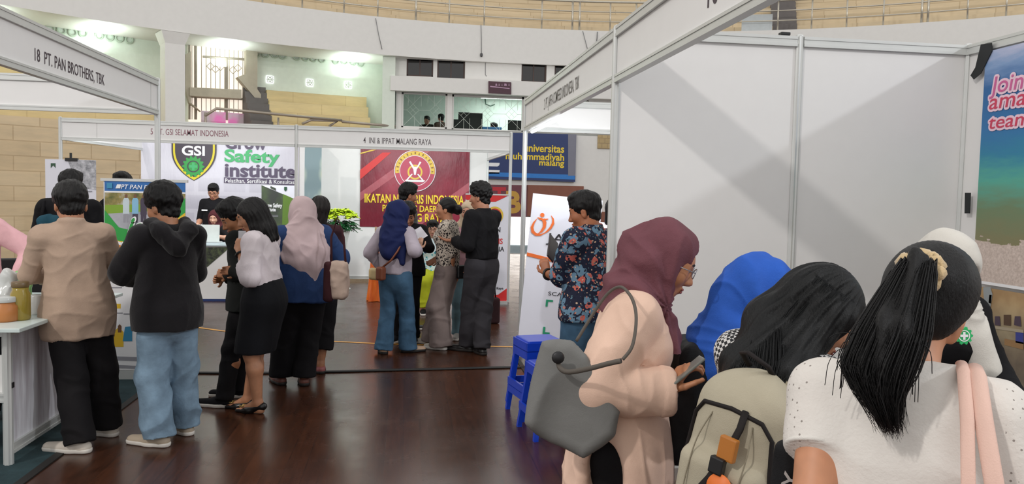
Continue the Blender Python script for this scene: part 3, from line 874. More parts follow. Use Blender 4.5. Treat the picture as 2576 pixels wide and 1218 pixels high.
# --- patterned cloth strip between the far booths
P = Plane(765, 600, YG + 1.35); w_ = P.px(807, 600)[0]; h_ = P.px(765, 362)[1]
t = NT('batik_strip'); v = t.coord('Object', (7, 7, 3.5))
vo = t.new('ShaderNodeTexVoronoi'); t.link(v, vo.inputs[0]); vo.inputs['Scale'].default_value = 1.0
t.color(t.ramp(vo.outputs[0], [(.1, srgb(206, 186, 92)), (.3, srgb(150, 160, 150)), (.6, srgb(110, 126, 130))])); t.set(Roughness=.7)
o = cloth_sheet(P.M, w_, h_, 14, 20, .012, 8).build('batik_cloth', t.m, None, True)
set_props(o, 'grey-green patterned cloth strip with yellow motifs hanging between the two far booths', 'cloth')

# --- UMM sign on the far wall
P = Plane(1226, 455, YW - .12)
mb = MB(); q = P.poly([(1190, 448), (1447, 458), (1450, 338), (1190, 332)]); mb.prism(q, .1, P.M)
umm = mb.build('wall_sign', ink('navy', (28, 50, 104)), None)
set_props(umm, 'navy blue wall sign with yellow words universitas muhammadiyah malang on the far wall', 'sign')
mb = MB(); flat(mb, P.M, P.poly([(1190, 442), (1446, 452), (1446, 440), (1190, 432)]), .004, 0); flat(mb, P.M, P.poly([(1429, 442), (1447, 442), (1450, 338), (1429, 338)]), .005, 1)
flat(mb, P.M, P.poly([(1222, 418), (1251, 419), (1256, 416), (1257, 410), (1222, 409)]), .004, 2); flat(mb, P.M, P.poly([(1222, 437), (1256, 437), (1257, 428), (1222, 427)]), .004, 2)
mb.build('sign_bands', [ink('sky_blue', (34, 120, 200)), ink('slate', (122, 122, 136)), whi], umm)
mb = MB(); yy = ink('sign_yellow', (240, 208, 44))
P.word(mb, 'universitas', 1318, 381, 1419, 363, 0, .022); P.word(mb, 'muhammadiyah', 1272, 400, 1419, 383, 0, .022); P.word(mb, 'malang', 1356, 416, 1419, 401, 0, .022)
mb.build('lettering', yy, umm)
# --- TB sign by the doorway
P = Plane(1235, 547, YW - .12)
mb = MB(); mb.prism(P.poly([(1200, 545), (1326, 546), (1326, 466), (1200, 464)]), .08, P.M)
tb = mb.build('wall_sign', ink('plum', (108, 54, 66))); set_props(tb, 'plum wall sign with a red T and a gold B above the bright doorway', 'sign')
mb = MB(); P.word(mb, 'T', 1238, 516, 1272, 470, 0, .03); P.word(mb, 'B', 1272, 533, 1310, 480, 1, .05)
mb.build('lettering', [ink('crimson', (186, 36, 50)), ink('old_gold', (196, 150, 60))], tb)
# --- maroon plaque on the control room ledge
P = Plane(1230, 236, YB - .4)
mb = MB(); mb.prism(P.poly([(1229, 234), (1286, 237), (1286, 207), (1229, 204)]), .05, P.M)
mp_ = mb.build('plaque', ink('dark_maroon', (72, 34, 50))); set_props(mp_, 'small dark maroon plaque with pale writing on the ledge above the control room windows', 'plaque')
mb = MB(); P.word(mb, 'SELAMAT DATANG', 1240, 217, 1281, 211, 0, .01)
bpy.data.objects.remove(mb.build('lettering', whi, mp_)) if False else None
flat(mb, P.M, P.poly([(1233, 216), (1282, 222), (1282, 224), (1233, 219)]), .004, 0)
mb.v = mb.v[-4:]; mb.f = [(0, 1, 2, 3)]; mb.mi = [0]
for x0_, x1_ in ((1246, 1251), (1254, 1257), (1262, 1264), (1268, 1275), (1279, 1282)):
    flat(mb, P.M, P.poly([(x0_, 216), (x1_, 216), (x1_ - 1, 211), (x0_ + 1, 210)]), .004, 0)
mb.build('pale_marks', ink('mauve', (176, 140, 166)), mp_)

# --- cables on the parapet
mb = MB()
def ring_pts(pts, dr):
    out = []
    for px, py in pts:
        th = th_of(px, py, dr); p = arc_point(th, dr, 0); rr = ray(px, py); p.z = EYE + rr.z * math.hypot(p.x, p.y) / math.hypot(rr.x, rr.y); out.append(p)
    return out
CAB = plain('grey_cable', (126, 126, 128), .6)
def cable(pts, lab, tip=True, dr=-.03, r_=.008):
    p = ring_pts(pts, dr); mb = MB(); mb.tube(p, r_, 6)
    o = mb.build('cable', CAB, None, True); set_props(o, lab, 'cable')
    if tip:
        mb = MB(); mb.lathe([(.02, -.05), (.035, -.03), (.035, .03), (.015, .05)], 10, p[-1]); mb.build('connector', plain('dark_grey_plastic', (80, 80, 82), .5), o)
cable([(945, 46), (952, 85), (961, 124)], 'thin grey cable slanting down the parapet above the grille bay', False)
cable([(1210, 62), (1211, 95), (1211, 138)], 'thin cable with a dark connector hanging on the parapet above the plaque')
cable([(1466, 78), (1473, 105), (1479, 128)], 'slanted cable on the parapet, first left of the near name board', False)
cable([(1503, 80), (1502, 96), (1500, 112)], 'short dark cable on the parapet next to the near name board', False, r_=.012)
p = [at_y(px, py, YB - .005) for px, py in ((1221, 145), (1221, 180), (1221, 188), (1224, 192))]
mb = MB(); mb.tube(p, .008, 6)
set_props(mb.build('cable', CAB, None, True), 'thin cable hanging between the control room windows over the plaque', 'cable')

p = at(1986, 92, 4.35); p = Vector((p.x, YR0, HB))
set_props(MB().box((p.x - .025, p.y - .02, HB), (p.x + .03, p.y + .02, HB + .018)).build('clip', plain('black_plastic', (18, 18, 20), 0.45), None, bevel=.004), 'small black clip on top of the white partition wall beside the middle post', 'clip')
# --- roll-up banners
def rollup(name, px0, px1, py0, py1, y, label, mat, tilt=0.0, depth_back=.25):
    P = Plane(px0, py0, y)
    w_ = P.px(px1, py0)[0]; h_ = P.px(px0, py1)[1]
    P.M = P.M @ Matrix.Rotation(-tilt, 4, 'Z')
    e = empty(name, P.o, 0, label, 'banner')
    L = Matrix.Translation(-P.o)
    mb = cloth_sheet(L @ P.M, w_, h_, 16, 30, .003, int(px0)); mb.build('printed_sheet', mat, e, True)
    return e, P, L, w_, h_
wsheet = plain('white_banner_sheet', (226, 226, 236), .4, var=.015)
# Pan Brothers
t = NT('pan_print'); v = t.coord('Object'); sp = t.new('ShaderNodeSeparateXYZ'); t.link(v, sp.inputs[0])
t.color(t.ramp(sp.outputs[2], [(.0, srgb(206, 206, 214)), (.6, srgb(222, 222, 230))])); t.set(Roughness=.4)
e, P, L, w_, h_ = rollup('roll_up_banner', 264, 467, 950, 452, 6.72, 'roll-up banner with a group photo and the green word join behind the hoodie wearer', t.m)
LM = L @ P.M
# picture blocks on it, in pixels of the print
def art(e, LM, P, items, mats, name='printed_picture', lift0=.006):
    mb = MB()
    for k, (poly, mi) in enumerate(items): flat(mb, LM, P.poly(poly), lift0 + .0002 * k, mi)
    return mb.build(name, mats, e)
leafy = NT('autumn_trees_print'); leafy.color(leafy.ramp(leafy.noise(leafy.coord('Object'), 9, 4, .65), [(.3, srgb(88, 96, 50)), (.5, srgb(150, 136, 80)), (.7, srgb(196, 196, 190))])); leafy.set(Roughness=.45)
pav = NT('road_print'); pav.color(pav.ramp(pav.noise(pav.coord('Object'), 7, 3), [(.3, srgb(150, 152, 160)), (.7, srgb(186, 186, 194))])); pav.set(Roughness=.45)
mats = [ink('royal_blue', (46, 108, 176)), leafy.m, pav.m, grn, ink('amber', (232, 190, 50)), whi, ink('light_blue', (134, 186, 216)), ink('dark_suit', (70, 62, 80)), ink('grass', (128, 164, 50)), ink('pale_cloth', (196, 210, 216)), ink('teal_print', (60, 140, 180)), ink('brown_print', (120, 84, 60)), ink('orange_print', (222, 140, 60)), ink('grey_print', (150, 150, 158))]
it = [([(264, 482), (467, 486), (467, 456), (264, 453)], 0), ([(264, 484), (467, 488), (467, 484), (264, 480)], 5),
      ([(264, 530), (467, 534), (467, 488), (264, 484)], 1), ([(264, 540), (467, 540), (467, 512), (264, 516)], 8), ([(264, 600), (467, 600), (467, 526), (264, 538)], 2)]
for x, c, c2 in ((318, 9, 13), (341, 6, 7), (362, 7, 7), (384, 6, 13), (408, 7, 7), (440, 9, 7)):
    it += [([(x - 8, 540), (x + 8, 540), (x + 8, 504), (x + 5, 498), (x - 5, 498), (x - 8, 504)], c), ([(x - 7, 560), (x - 1, 560), (x, 540), (x + 1, 560), (x + 6, 560), (x + 7, 538), (x - 7, 538)], c2), ([(x - 3, 498), (x + 3, 498), (x + 4, 492), (x, 487), (x - 4, 492)], 11)]
curve = [(264, 524 + 0)] + [(264 + 203 * k / 14, 548 + 42 * math.sin(k / 14 * PI * .55) - (0 if k < 9 else (k - 9) * 14)) for k in range(15)]
low = [(264 + 203 * k / 14, 600 + 0 * k) for k in range(15)]
it += [([(264, 640), (467, 640)] + [(264 + 203 * k / 14, 566 + 34 * math.sin(k / 14 * PI * .6) - (0 if k < 8 else (k - 8) * 11)) for k in range(14, -1, -1)], 4),
       ([(264, 590), (300, 606), (340, 610), (380, 596), (420, 570), (467, 535), (467, 498), (430, 535), (390, 568), (345, 583), (300, 572), (264, 528)], 3)]
it += [([(264, 930), (467, 930), (467, 585), (420, 600), (380, 622), (330, 618), (290, 604), (264, 596)], 5)]
for y_, x_, c in ((622, 298, 12), (700, 286, 13), (722, 286, 13), (770, 298, 4), (786, 288, 13), (714, 326, 12), (788, 318, 13)):
    it += [([(x_ - 6, y_ + 6), (x_ + 7, y_ + 6), (x_ + 7, y_ - 6), (x_ - 6, y_ - 6)], c)] if c != 13 else [([(x_ - 6, y_ + 3), (x_ + 22, y_ + 3), (x_ + 22, y_), (x_ - 6, y_)], c)]
it += [([(278, 872), (312, 872), (312, 835), (300, 822), (284, 838)], 4), ([(298, 836), (307, 836), (307, 820), (302, 815), (298, 820)], 11), ([(282, 846), (290, 846), (290, 834), (286, 830), (282, 834)], 11), ([(310, 858), (334, 858), (334, 820), (316, 822)], 10),
       ([(268, 905), (350, 908), (350, 898), (268, 895)], 13), ([(290, 925), (350, 928), (350, 920), (290, 917)], 13)]
it += [([(270, 474), (284, 474), (284, 460), (270, 460)], 10), ([(292, 474), (304, 474), (306, 464), (296, 464)], 5)]
art(e, LM, P, it, mats)
mb = MB()
for lift, mi, dx in ((.021, 1, 0),):
    P.M, keep = LM, P.M
    P.word(mb, 'PT PAN BROTHERS', 306, 475, 440, 464, 1, .01, .018, .2)
    P.word(mb, 'join', 312, 598, 398, 544, 1, .07, .0185, .3); P.word(mb, 'join', 315, 596, 394, 548, 0, .03, .020, .3)
    P.M = keep
mb.build('lettering', [grn, whi], e)
mb = MB(); mb.box((-.02, -.05, -.06), (w_ + .02, .06, .02), M=LM @ Matrix.Rotation(R(90), 4, 'X') @ Matrix.Rotation(R(-90), 4, 'X')); mb.box((-.02, h_ - .01, -.012), (w_ + .02, h_ + .012, .012), M=LM)
mb.box((w_ * .28, -.09, -.1), (w_ * .36, -.02, .1), M=LM); mb.build('roller_base', ALU, e)
# Japfa
e, P, L, w_, h_ = rollup('banner_stand', 1300, 1475, 882, 484, 7.3, 'white leaning banner with an orange figure logo behind the floral shirt', wsheet, tilt=R(4.6))
LM = L @ P.M; sx, sy = w_, h_
orange = ink('orange', (232, 112, 50))
mb = MB(); Ti = Matrix.Rotation(R(4.6), 2)
def lp2(px, py): return Ti @ Vector(P.px(px, py))
def stroke(pts, ws, lift):
    """brush stroke along pixels of the print, width in metres"""
    c = [lp2(*p) for p in pts]; vs = []
    for k, p in enumerate(c):
        d = (c[min(k + 1, len(c) - 1)] - c[max(k - 1, 0)]).normalized(); n_ = Vector((-d.y, d.x)) * ws[k] / 2; vs += [p + n_, p - n_]
    mb.add([LM @ Vector((v.x, v.y, lift)) for v in vs], [(2 * k + 1, 2 * k + 3, 2 * k + 2, 2 * k) for k in range(len(c) - 1)])
stroke([(1351, 550), (1343, 560), (1338, 572), (1340, 583), (1348, 590), (1360, 591), (1371, 586)], [.003, .016, .026, .03, .026, .016, .004], .006)
stroke([(1386, 542), (1391, 551), (1391, 562), (1385, 573), (1375, 583), (1362, 591)], [.003, .016, .024, .022, .014, .003], .0064)
stroke([(1352, 547), (1360, 551), (1368, 553), (1379, 551)], [.006, .02, .02, .008], .0068)
stroke([(1366, 551), (1370, 560), (1369, 571), (1362, 582), (1353, 589)], [.03, .034, .03, .02, .005], .0072)
hc_ = lp2(1364, 541); flat(mb, LM, disc(hc_.x, hc_.y, .02, 20), .006, 0)
flat(mb, LM, [(0, .605 * h_), (w_, .54 * h_), (w_, .56 * h_), (0, .627 * h_)], .006, 0)
flat(mb, LM, [(0, 0), (w_, 0), (w_, .03 * h_), (.0, .1 * h_)], .006, 0)
mb.build('orange_logo', [orange], e)
mb = MB()
for mi, body, x0_, y0_, wd, cap, b in ((0, 'JAPFA', .25, .705, .72, .056, .0), (0, 'SCAN HERE', .36, .368, .58, .024, .0)):
    write(mb, body, LM, wd * w_, cap * h_, mi, b, x0_ * w_, y0_ * h_, 0, .006)
mb.build('lettering', ink('near_black', (40, 38, 44)), e)
mb = MB()
for x, y, dx, dy in ((.34, .34, 1, -1), (.34, .12, 1, 1), (.86, .34, -1, -1), (.86, .12, -1, 1)):
    flat(mb, LM, [(q[0] * w_, q[1] * h_) for q in ([(x, y), (x + .1 * dx, y), (x + .1 * dx, y + .012 * dy), (x + .03 * dx, y + .012 * dy), (x + .03 * dx, y + .045 * dy), (x, y + .045 * dy)])][:: (1 if dx * dy > 0 else -1)], .006, 0)
mb.build('green_corners', ink('corner_green', (40, 150, 110)), e)
mb = MB(); mb.tube([LM @ Vector((.02, h_ - .02, -.01)), LM @ Vector((w_ * .5, h_ * .5, -.12)), LM @ Vector((w_ - .02, .04, -.01))], .008, 6); mb.tube([LM @ Vector((w_ - .02, h_ - .02, -.01)), LM @ Vector((w_ * .5, h_ * .5, -.12)), LM @ Vector((.02, .04, -.01))], .008, 6)
mb.tube([LM @ Vector((.02, .04, -.01)), LM @ Vector((-.05, -.13, .06))], .009, 6); mb.tube([LM @ Vector((w_ * .5, h_ * .5, -.12)), LM @ Vector((w_ * .5, -.1, -.5))], .009, 6)
mb.build('stand_rods', plain('dark_metal', (50, 50, 52), .4, .6), e)
# INI roll-up
e, P, L, w_, h_ = rollup('roll_up_banner', 1166, 1274, 760, 488, 11.3, 'white roll-up banner with red edges and a round red emblem behind the black shirted man', wsheet)
LM = L @ P.M
mb = MB()
flat(mb, LM, [(0, 0), (w_, 0), (w_, .13 * h_), (w_ * .8, .07 * h_), (w_ * .4, .05 * h_), (0, .1 * h_)], .005, 0)
flat(mb, LM, [(w_, h_), (0, h_), (0, .95 * h_), (w_ * .3, .93 * h_), (w_ * .7, .935 * h_), (w_ * .9, .975 * h_)], .005, 0)
cx, cy, r = .68 * w_, .81 * h_, .2 * w_
flat(mb, LM, disc(cx, cy, r, 32), .005, 0); ring_mesh(mb, LM, cx, cy, r * .78, r, .0065, 1); flat(mb, LM, [(cx - r * .3, cy + r * .4), (cx, cy - r * .1), (cx + r * .3, cy + r * .4), (cx, cy - r * .4)], .007, 2)
mb.build('printed_picture', [red, gold, whi], e)
mb = MB()
for body, y0_, x0_, x1_, mi, cap in (('IKATAN', .655, .3, .82, 1, .045), ('NOTARIS', .545, .26, .88, 0, .05), ('INDONESIA', .475, .2, .92, 1, .045), ('Malang Raya', .12, .5, .92, 1, .022)):
    write(mb, body, LM, (x1_ - x0_) * w_, cap * h_, mi, .015, x0_ * w_, y0_ * h_, 0, .006)
mb.build('lettering', [red, ink('near_black', (40, 38, 44))], e)
mb = MB(); mb.box((-.01, -.03, -.06), (w_ + .01, .02, .06), M=LM); mb.box((0, h_ - .01, -.01), (w_, h_ + .01, .01), M=LM); mb.box((w_ * .8, -.08, -.12), (w_ * .86, -.03, .12), M=LM); mb.build('roller_base', ALU, e)
# GSI white poster stand (left) and dark green stand
e, P, L, w_, h_ = rollup('poster_stand', 116, 243, 640, 400, 11.1, 'white poster stand with a faint grey photo behind the man with the teal backpack', wsheet)
LM = L @ P.M
t = NT('grey_photo_print'); t.color(t.ramp(t.noise(t.coord('Object'), 14, 4, .7), [(.3, srgb(110, 112, 118)), (.7, srgb(214, 214, 220))])); t.set(Roughness=.45)
mb = MB(); flat(mb, LM, P.poly([(196, 470), (242, 478), (242, 404), (170, 402)]), .005, 0)
flat(mb, LM, P.poly([(128, 423), (134, 416), (140, 423), (140, 411), (128, 411)])[::-1], .005, 1)
for y_ in (480, 512, 515): flat(mb, LM, P.poly([(208, y_ + 3), (232, y_ + 3), (232, y_), (208, y_)]), .006, 2)
mb.build('printed_picture', [t.m, ink('dark_green', (46, 84, 60)), ink('grey_print', (150, 150, 158))], e)
mb = MB(); mb.box((w_ * .4, h_ - .02, -.03), (w_ * .64, h_ + .02, .02), M=LM); mb.box((w_ * .5 - .012, h_, -.02), (w_ * .5 + .012, h_ + .09, .0), M=LM); mb.build('hanger_clip', BLACK, e)
mb = MB()
for a, b in (((w_ * .5, h_, -.02), (w_ * .5, -P.o.z, -.02)), ((w_ * .5, h_ * .9, -.02), (w_ * .5, -P.o.z, -.5))): mb.tube([LM @ Vector(a), LM @ Vector(b)], .012, 8)
mb.build('stand_rods', plain('dark_metal', (50, 50, 52), .4, .6), e)
e, P, L, w_, h_ = rollup('poster_stand', 657, 746, 680, 466, 12.1, 'dark green and white poster stand reading Grow Safety Institute behind the pale hijab', wsheet)
LM = L @ P.M
t = NT('dark_green_print'); t.color(t.ramp(t.noise(t.coord('Object'), 4, 3), [(.4, srgb(62, 66, 62)), (.7, srgb(84, 104, 66))])); t.set(Roughness=.45)
mb = MB()
flat(mb, LM, P.poly([(658, 552), (730, 590), (746, 590), (746, 503), (720, 492), (658, 466)]), .005, 0); flat(mb, LM, P.poly([(710, 565), (746, 590), (746, 503), (712, 488)]), .0055, 2)
flat(mb, LM, P.poly([(680, 473), (694, 480), (694, 474), (681, 468)]), .006, 0); flat(mb, LM, P.poly([(715, 478), (718, 482), (722, 478), (722, 470), (715, 470)]), .006, 3); flat(mb, LM, P.poly([(664, 562), (678, 570), (678, 562), (664, 554)]), .006, 0)
for y_ in (541, 544): flat(mb, LM, P.poly([(664, y_ + 1), (700, y_ + 1), (700, y_), (664, y_)]), .006, 4)
mb.build('printed_picture', [t.m, whi, ink('leaf_green', (98, 130, 52)), ink('dark_green', (46, 84, 60)), ink('grey_print', (150, 150, 158))], e)
mb = MB(); P.M = LM; P.word(mb, 'Grow Safety', 662, 521, 710, 511, 0, .03, .007); P.word(mb, 'Institute', 662, 531, 694, 522, 0, .03, .007); mb.build('lettering', whi, e)
mb = MB()
for a, b in (((w_ * .5, h_, -.02), (w_ * .5, -P.o.z, -.02)), ((w_ * .5, h_ * .9, -.02), (w_ * .5, -P.o.z, -.4))): mb.tube([LM @ Vector(a), LM @ Vector(b)], .012, 8)
mb.build('stand_rods', plain('dark_metal', (50, 50, 52), .4, .6), e)

# --- beach poster and the photo below it on the right booth's rear wall (plane x = XW2)
X = XW2 - .03
def xw(px, py): a = at_x(px, py, X); return Vector((X, a.y, a.z))
# along the wall the picture runs towards the camera: x axis = -Y
o0 = xw(2447, 705); top = xw(2453, 118)
Mw = frame((X, o0.y, o0.z), (0, -1, 0), (0, 0, 1)); Hh = HB - .07 - o0.z
Ww = 1.45
t = NT('beach_print'); v = t.coord('Object'); sp = t.new('ShaderNodeSeparateXYZ'); t.link(v, sp.inputs[0])
nz = t.noise(v, 5, 4, .6); nz2 = t.noise(t.coord('Object', (1, 3, 14)), 2, 4, .6)
zz = t.new('ShaderNodeMapRange'); t.link(t.math('ADD', sp.outputs[2], t.math('MULTIPLY', t.math('SUBTRACT', nz2, .5), .14)), zz.inputs[0]); zz.inputs[1].default_value = o0.z; zz.inputs[2].default_value = HB
t.color(t.mix(t.math('GREATER_THAN', t.math('ADD', zz.outputs[0], t.math('MULTIPLY', t.math('SUBTRACT', nz, .5), .10)), .17),
              t.ramp(t.noise(v, 70, 3, .7), [(.3, srgb(186, 168, 158)), (.7, srgb(222, 206, 196))]),
              t.ramp(zz.outputs[0], [(.17, srgb(132, 128, 92)), (.30, srgb(112, 134, 100)), (.42, srgb(84, 172, 154)), (.52, srgb(44, 132, 166)), (.62, srgb(44, 116, 174)), (.80, srgb(40, 100, 160)), (.89, srgb(126, 156, 198)), (.97, srgb(196, 198, 222))])))
t.set(Roughness=.35)
mb = MB(); mb.prism([(0, 0), (Ww, 0), (Ww, Hh), (0, Hh)], .005, Mw)
bp = mb.build('beach_poster', t.m); set_props(bp, 'tall blue sea and sand poster reading Join our amazing team! on the right wall', 'poster')
mb = MB(); flat(mb, Mw, [(0, -.012), (Ww, -.012), (Ww, .004), (0, .004)], .004, 0); mb.build('poster_edge', whi, bp)
pink_o, red_t = ink('pink_outline', (240, 206, 222)), ink('raspberry', (206, 60, 92))
rose = ink('rose', (206, 96, 152))
mb = MB()
def xword(body, px0, pyb, pyt, wd, mi, mo, slant=.16):
    a, c = xw(px0, pyb), xw(px0, pyt); x0_ = o0.y - a.y; y0_ = a.z - o0.z; cap = c.z - a.z
    [write(mb, body, Mw, wd, cap, mo, .004, x0_ + .013 * math.cos(k * PI / 8), y0_ + .013 * math.sin(k * PI / 8), slant, .003 + .00006 * k) for k in range(16)]; write(mb, body, Mw, wd, cap, mi, .004, x0_, y0_, slant, .0055)
xword('Join our', 2492, 236, 196, .50, 2, 0); xword('amazing', 2489, 276, 240, .52, 1, 0); xword('team!', 2487, 325, 292, .33, 1, 0)
mb.build('lettering', [pink_o, red_t, rose], bp)
# black tape
TAPE = plain('black_cloth_tape', (22, 26, 28), .6)
for nm, pts, lab in (('tape', [(2470, 112), (2497, 108), (2498, 128), (2470, 185), (2452, 200), (2444, 190), (2456, 170)], 'black cloth tape holding the upper corner of the beach poster'), ('tape', [(2430, 485), (2444, 485), (2442, 537), (2429, 537)], 'small black tape strip on the post beside the beach poster')):
    mb = MB(); q = [xw(*p) for p in pts]; mb.prism([(o0.y - p.y, p.z - o0.z) for p in q][::-1], .004, Mw @ Matrix.Translation((0, 0, .007)))
    set_props(mb.build(nm, TAPE), lab, 'tape')
# warehouse photo below
o1 = xw(2450, 960); z_top = o0.z - .03
Hp = z_top - o1.z
t = NT('warehouse_print'); v = t.coord('Object'); sp = t.new('ShaderNodeSeparateXYZ'); t.link(v, sp.inputs[0])
zz = t.new('ShaderNodeMapRange'); t.link(sp.outputs[2], zz.inputs[0]); zz.inputs[1].default_value = o1.z; zz.inputs[2].default_value = z_top
t.color(t.mix(.4, t.ramp(zz.outputs[0], [(.1, srgb(74, 66, 66)), (.4, srgb(120, 104, 88)), (.6, srgb(178, 162, 130)), (.9, srgb(188, 150, 100))]), t.ramp(t.noise(v, 6, 3), [(.35, srgb(110, 92, 74)), (.65, srgb(206, 188, 150))]))); t.set(Roughness=.4)
mb = MB(); mb.prism([(0, 0), (Ww, 0), (Ww, Hp), (0, Hp)], .005, frame((X, o1.y, o1.z), (0, -1, 0), (0, 0, 1)))
wp = mb.build('photo_poster', t.m); set_props(wp, 'poster photo of a brown store room with shelves and jars below the beach poster', 'poster')
mb = MB(); Mp = frame((X, o1.y, o1.z), (0, -1, 0), (0, 0, 1))
def xl(px, py): p = xw(px, py); return (o1.y - p.y, p.z - o1.z)
for pts, mi in (([(2490, 825), (2576, 838), (2576, 830), (2490, 818)], 0), ([(2528, 868), (2576, 880), (2576, 862), (2528, 852)], 1), ([(2556, 862), (2576, 866), (2576, 838), (2556, 836)], 2), ([(2503, 818), (2518, 820), (2516, 796), (2504, 796)], 3), ([(2526, 818), (2544, 820), (2544, 792), (2526, 792)], 4), ([(2552, 818), (2570, 822), (2568, 796), (2554, 796)], 3),
                ([(2478, 770), (2492, 778), (2498, 740), (2492, 722), (2474, 724)], 5), ([(2488, 762), (2494, 764), (2496, 742), (2490, 742)], 6)):
    flat(mb, Mp, [xl(*p) for p in pts], .003, mi)
mb.build('printed_picture', [ink('shelf', (190, 176, 150)), ink('carton', (170, 130, 84)), ink('blue_box', (60, 70, 160)), ink('plum_jar', (84, 66, 84)), ink('brown_jar', (96, 70, 50)), ink('grey_scarf', (150, 156, 158)), ink('face_print', (190, 140, 120))], wp)

# ================================================================== FURNITURE
def tbl(name, label, cat): return empty(name, (0, 0, 0), 0, label, cat)
# counter in the left booth: corner post, front panel, shelves, top
cx_, cy0, cy1 = -2.19, 4.66, 6.05
e = tbl('display_counter', 'white panel display counter with an aluminium corner post at the left booth', 'counter')
zt = .78
for x, y in ((cx_, cy0), (cx_, cy1), (cx_ - .55, cy0), (cx_ - .55, cy1)): post(e, x, y, zt - .01, 0, .026)
t = NT('worn_white_panel'); v = t.coord('Object', (1, 5, .55)); n = t.noise(v, 2.0, 4, .6)
t.color(t.ramp(n, [(.32, srgb(160, 150, 158)), (.6, srgb(226, 226, 232))])); t.set(Roughness=.5)
MB().box((cx_ - .002, cy0 + .02, .12), (cx_ + .002, cy1 - .02, zt - .03)).build('front_panel', t.m, e)
for q0, q1, z0_, z1_ in (((cx_, cy0, 0), (cx_, cy1, 0), .06, .12), ((cx_, cy0, 0), (cx_, cy1, 0), zt - .05, zt - .01), ((cx_ - .55, cy0, 0), (cx_, cy0, 0), zt - .05, zt - .01), ((cx_ - .55, cy0, 0), (cx_, cy0, 0), .36, .41)):
    mb = MB(); beam(mb, q0, q1, z0_, z1_); mb.build('beam', ALU, e)
MB().box((cx_ - .55, cy0 + .03, .38), (cx_ - .03, cy1 - .03, .40)).build('shelf', WHITE_PANEL, e)
MB().box((cx_ - .53, cy0 + .02, .41), (cx_ - .03, cy0 + .03, .62)).build('side_panel', WHITE_PANEL, e)
MB().box((cx_ - .62, cy0 - .12, zt - .01), (cx_ + .12, cy1 + .06, zt + .012)).build('worktop', plain('mint_white_top', (214, 228, 226), .3), e, bevel=.004)
MB().box((cx_ + .024, cy0 - .008, .44), (cx_ + .03, cy0 + .012, .47)).build('panel_clip', BLACK, e)
zt += .012
# jars and bags on the counter
def jar(px, py, d, r, h, mat, lab, name='snack_jar', lid=None, cat='jar'):
    p = at(px, py, d); p.z = zt
    mb = MB(); mb.lathe([(r * .9, 0), (r, .01), (r, h * .8), (r * .82, h * .9), (r * .82, h)], 20)
    e = empty(name, p, 0, lab, cat)
    mb.build('jar_body', mat, e, True)
    if lid: mb = MB(); mb.lathe([(r * .86, h), (r * .88, h + .002), (r * .88, h + .028), (r * .8, h + .032)], 20); mb.build('lid', lid, e, True)
    return e
HONEY = plain('olive_honey', (150, 130, 52), .15); AMBER = plain('amber_snack', (186, 120, 66), .35); CLEAR = plain('cloudy_plastic', (196, 198, 196), .2)
jar(52, 790, 4.55, .052, .19, HONEY, 'tall olive yellow jar on the left counter beside the beige shirt', lid=plain('brown_lid', (104, 84, 54), .4))
mb = MB(); mb.lathe([(.0525, .05), (.0535, .05), (.0535, .135), (.0525, .135)], 20)
jar(12, 800, 4.5, .075, .11, AMBER, 'wide orange snack jar on the counter at the far left edge', lid=CLEAR)
jar(90, 795, 4.75, .04, .12, CLEAR, 'small grey cup on the counter, almost hidden by the beige shirt', 'plastic_cup', None, 'cup')

# crumpled bags built after the sculpting helpers (see below)

# desk of the GSI booth
ZD = .80
e = tbl('front_desk', 'white front desk with a black and green diagonal print in the far booth', 'desk')
x0, x1 = at_y(440, 745, 11.45).x, at_y(640, 745, 11.45).x
MB().box((x0, 11.45, .03), (x1, 12.0, ZD - .02)).build('desk_body', WHITE_PANEL, e, bevel=.006)
MB().box((x0 - .03, 11.42, ZD - .02), (x1 + .03, 12.03, ZD)).build('desk_top', plain('pale_blue_top', (196, 214, 220), .3), e)
P = Plane(440, 745, 11.445)
mb = MB()
flat(mb, P.M, P.poly([(440, 730), (500, 690), (572, 628), (572, 622), (440, 622)]), .002, 0); flat(mb, P.M, P.poly([(440, 700), (520, 626), (440, 626)])[::1], .003, 1)
tg = NT('dark_leaf_print'); tg.color(tg.ramp(tg.noise(tg.coord('Object'), 16, 4, .7), [(.4, srgb(34, 36, 34)), (.7, srgb(92, 104, 70))])); tg.set(Roughness=.4)
mb.build('printed_picture', [tg.m, ink('lime_leaf', (140, 170, 50))], e)
MB().box((x0, 11.445, .0), (x1, 11.9, .03)).build('plinth', ink('navy', (28, 50, 104)), e)
# laptop on the desk
p = at_y(522, 606, 11.75); p.z = ZD
e = empty('laptop', p, R(4), 'open white laptop standing on the far front desk', 'laptop')
MB().box((-.17, -.02, 0), (.17, .22, .015)).build('keyboard_base', plain('silver_plastic', (196, 200, 202), .4), e, bevel=.003)
mb = MB(); mb.box((-.165, -.012, 0), (.165, 0, .25), M=Matrix.Translation((0, -.015, .016)) @ Matrix.Rotation(R(-8), 4, 'X')); mb.build('screen_lid', plain('white_laptop_lid', (222, 228, 224), .4), e, bevel=.004)

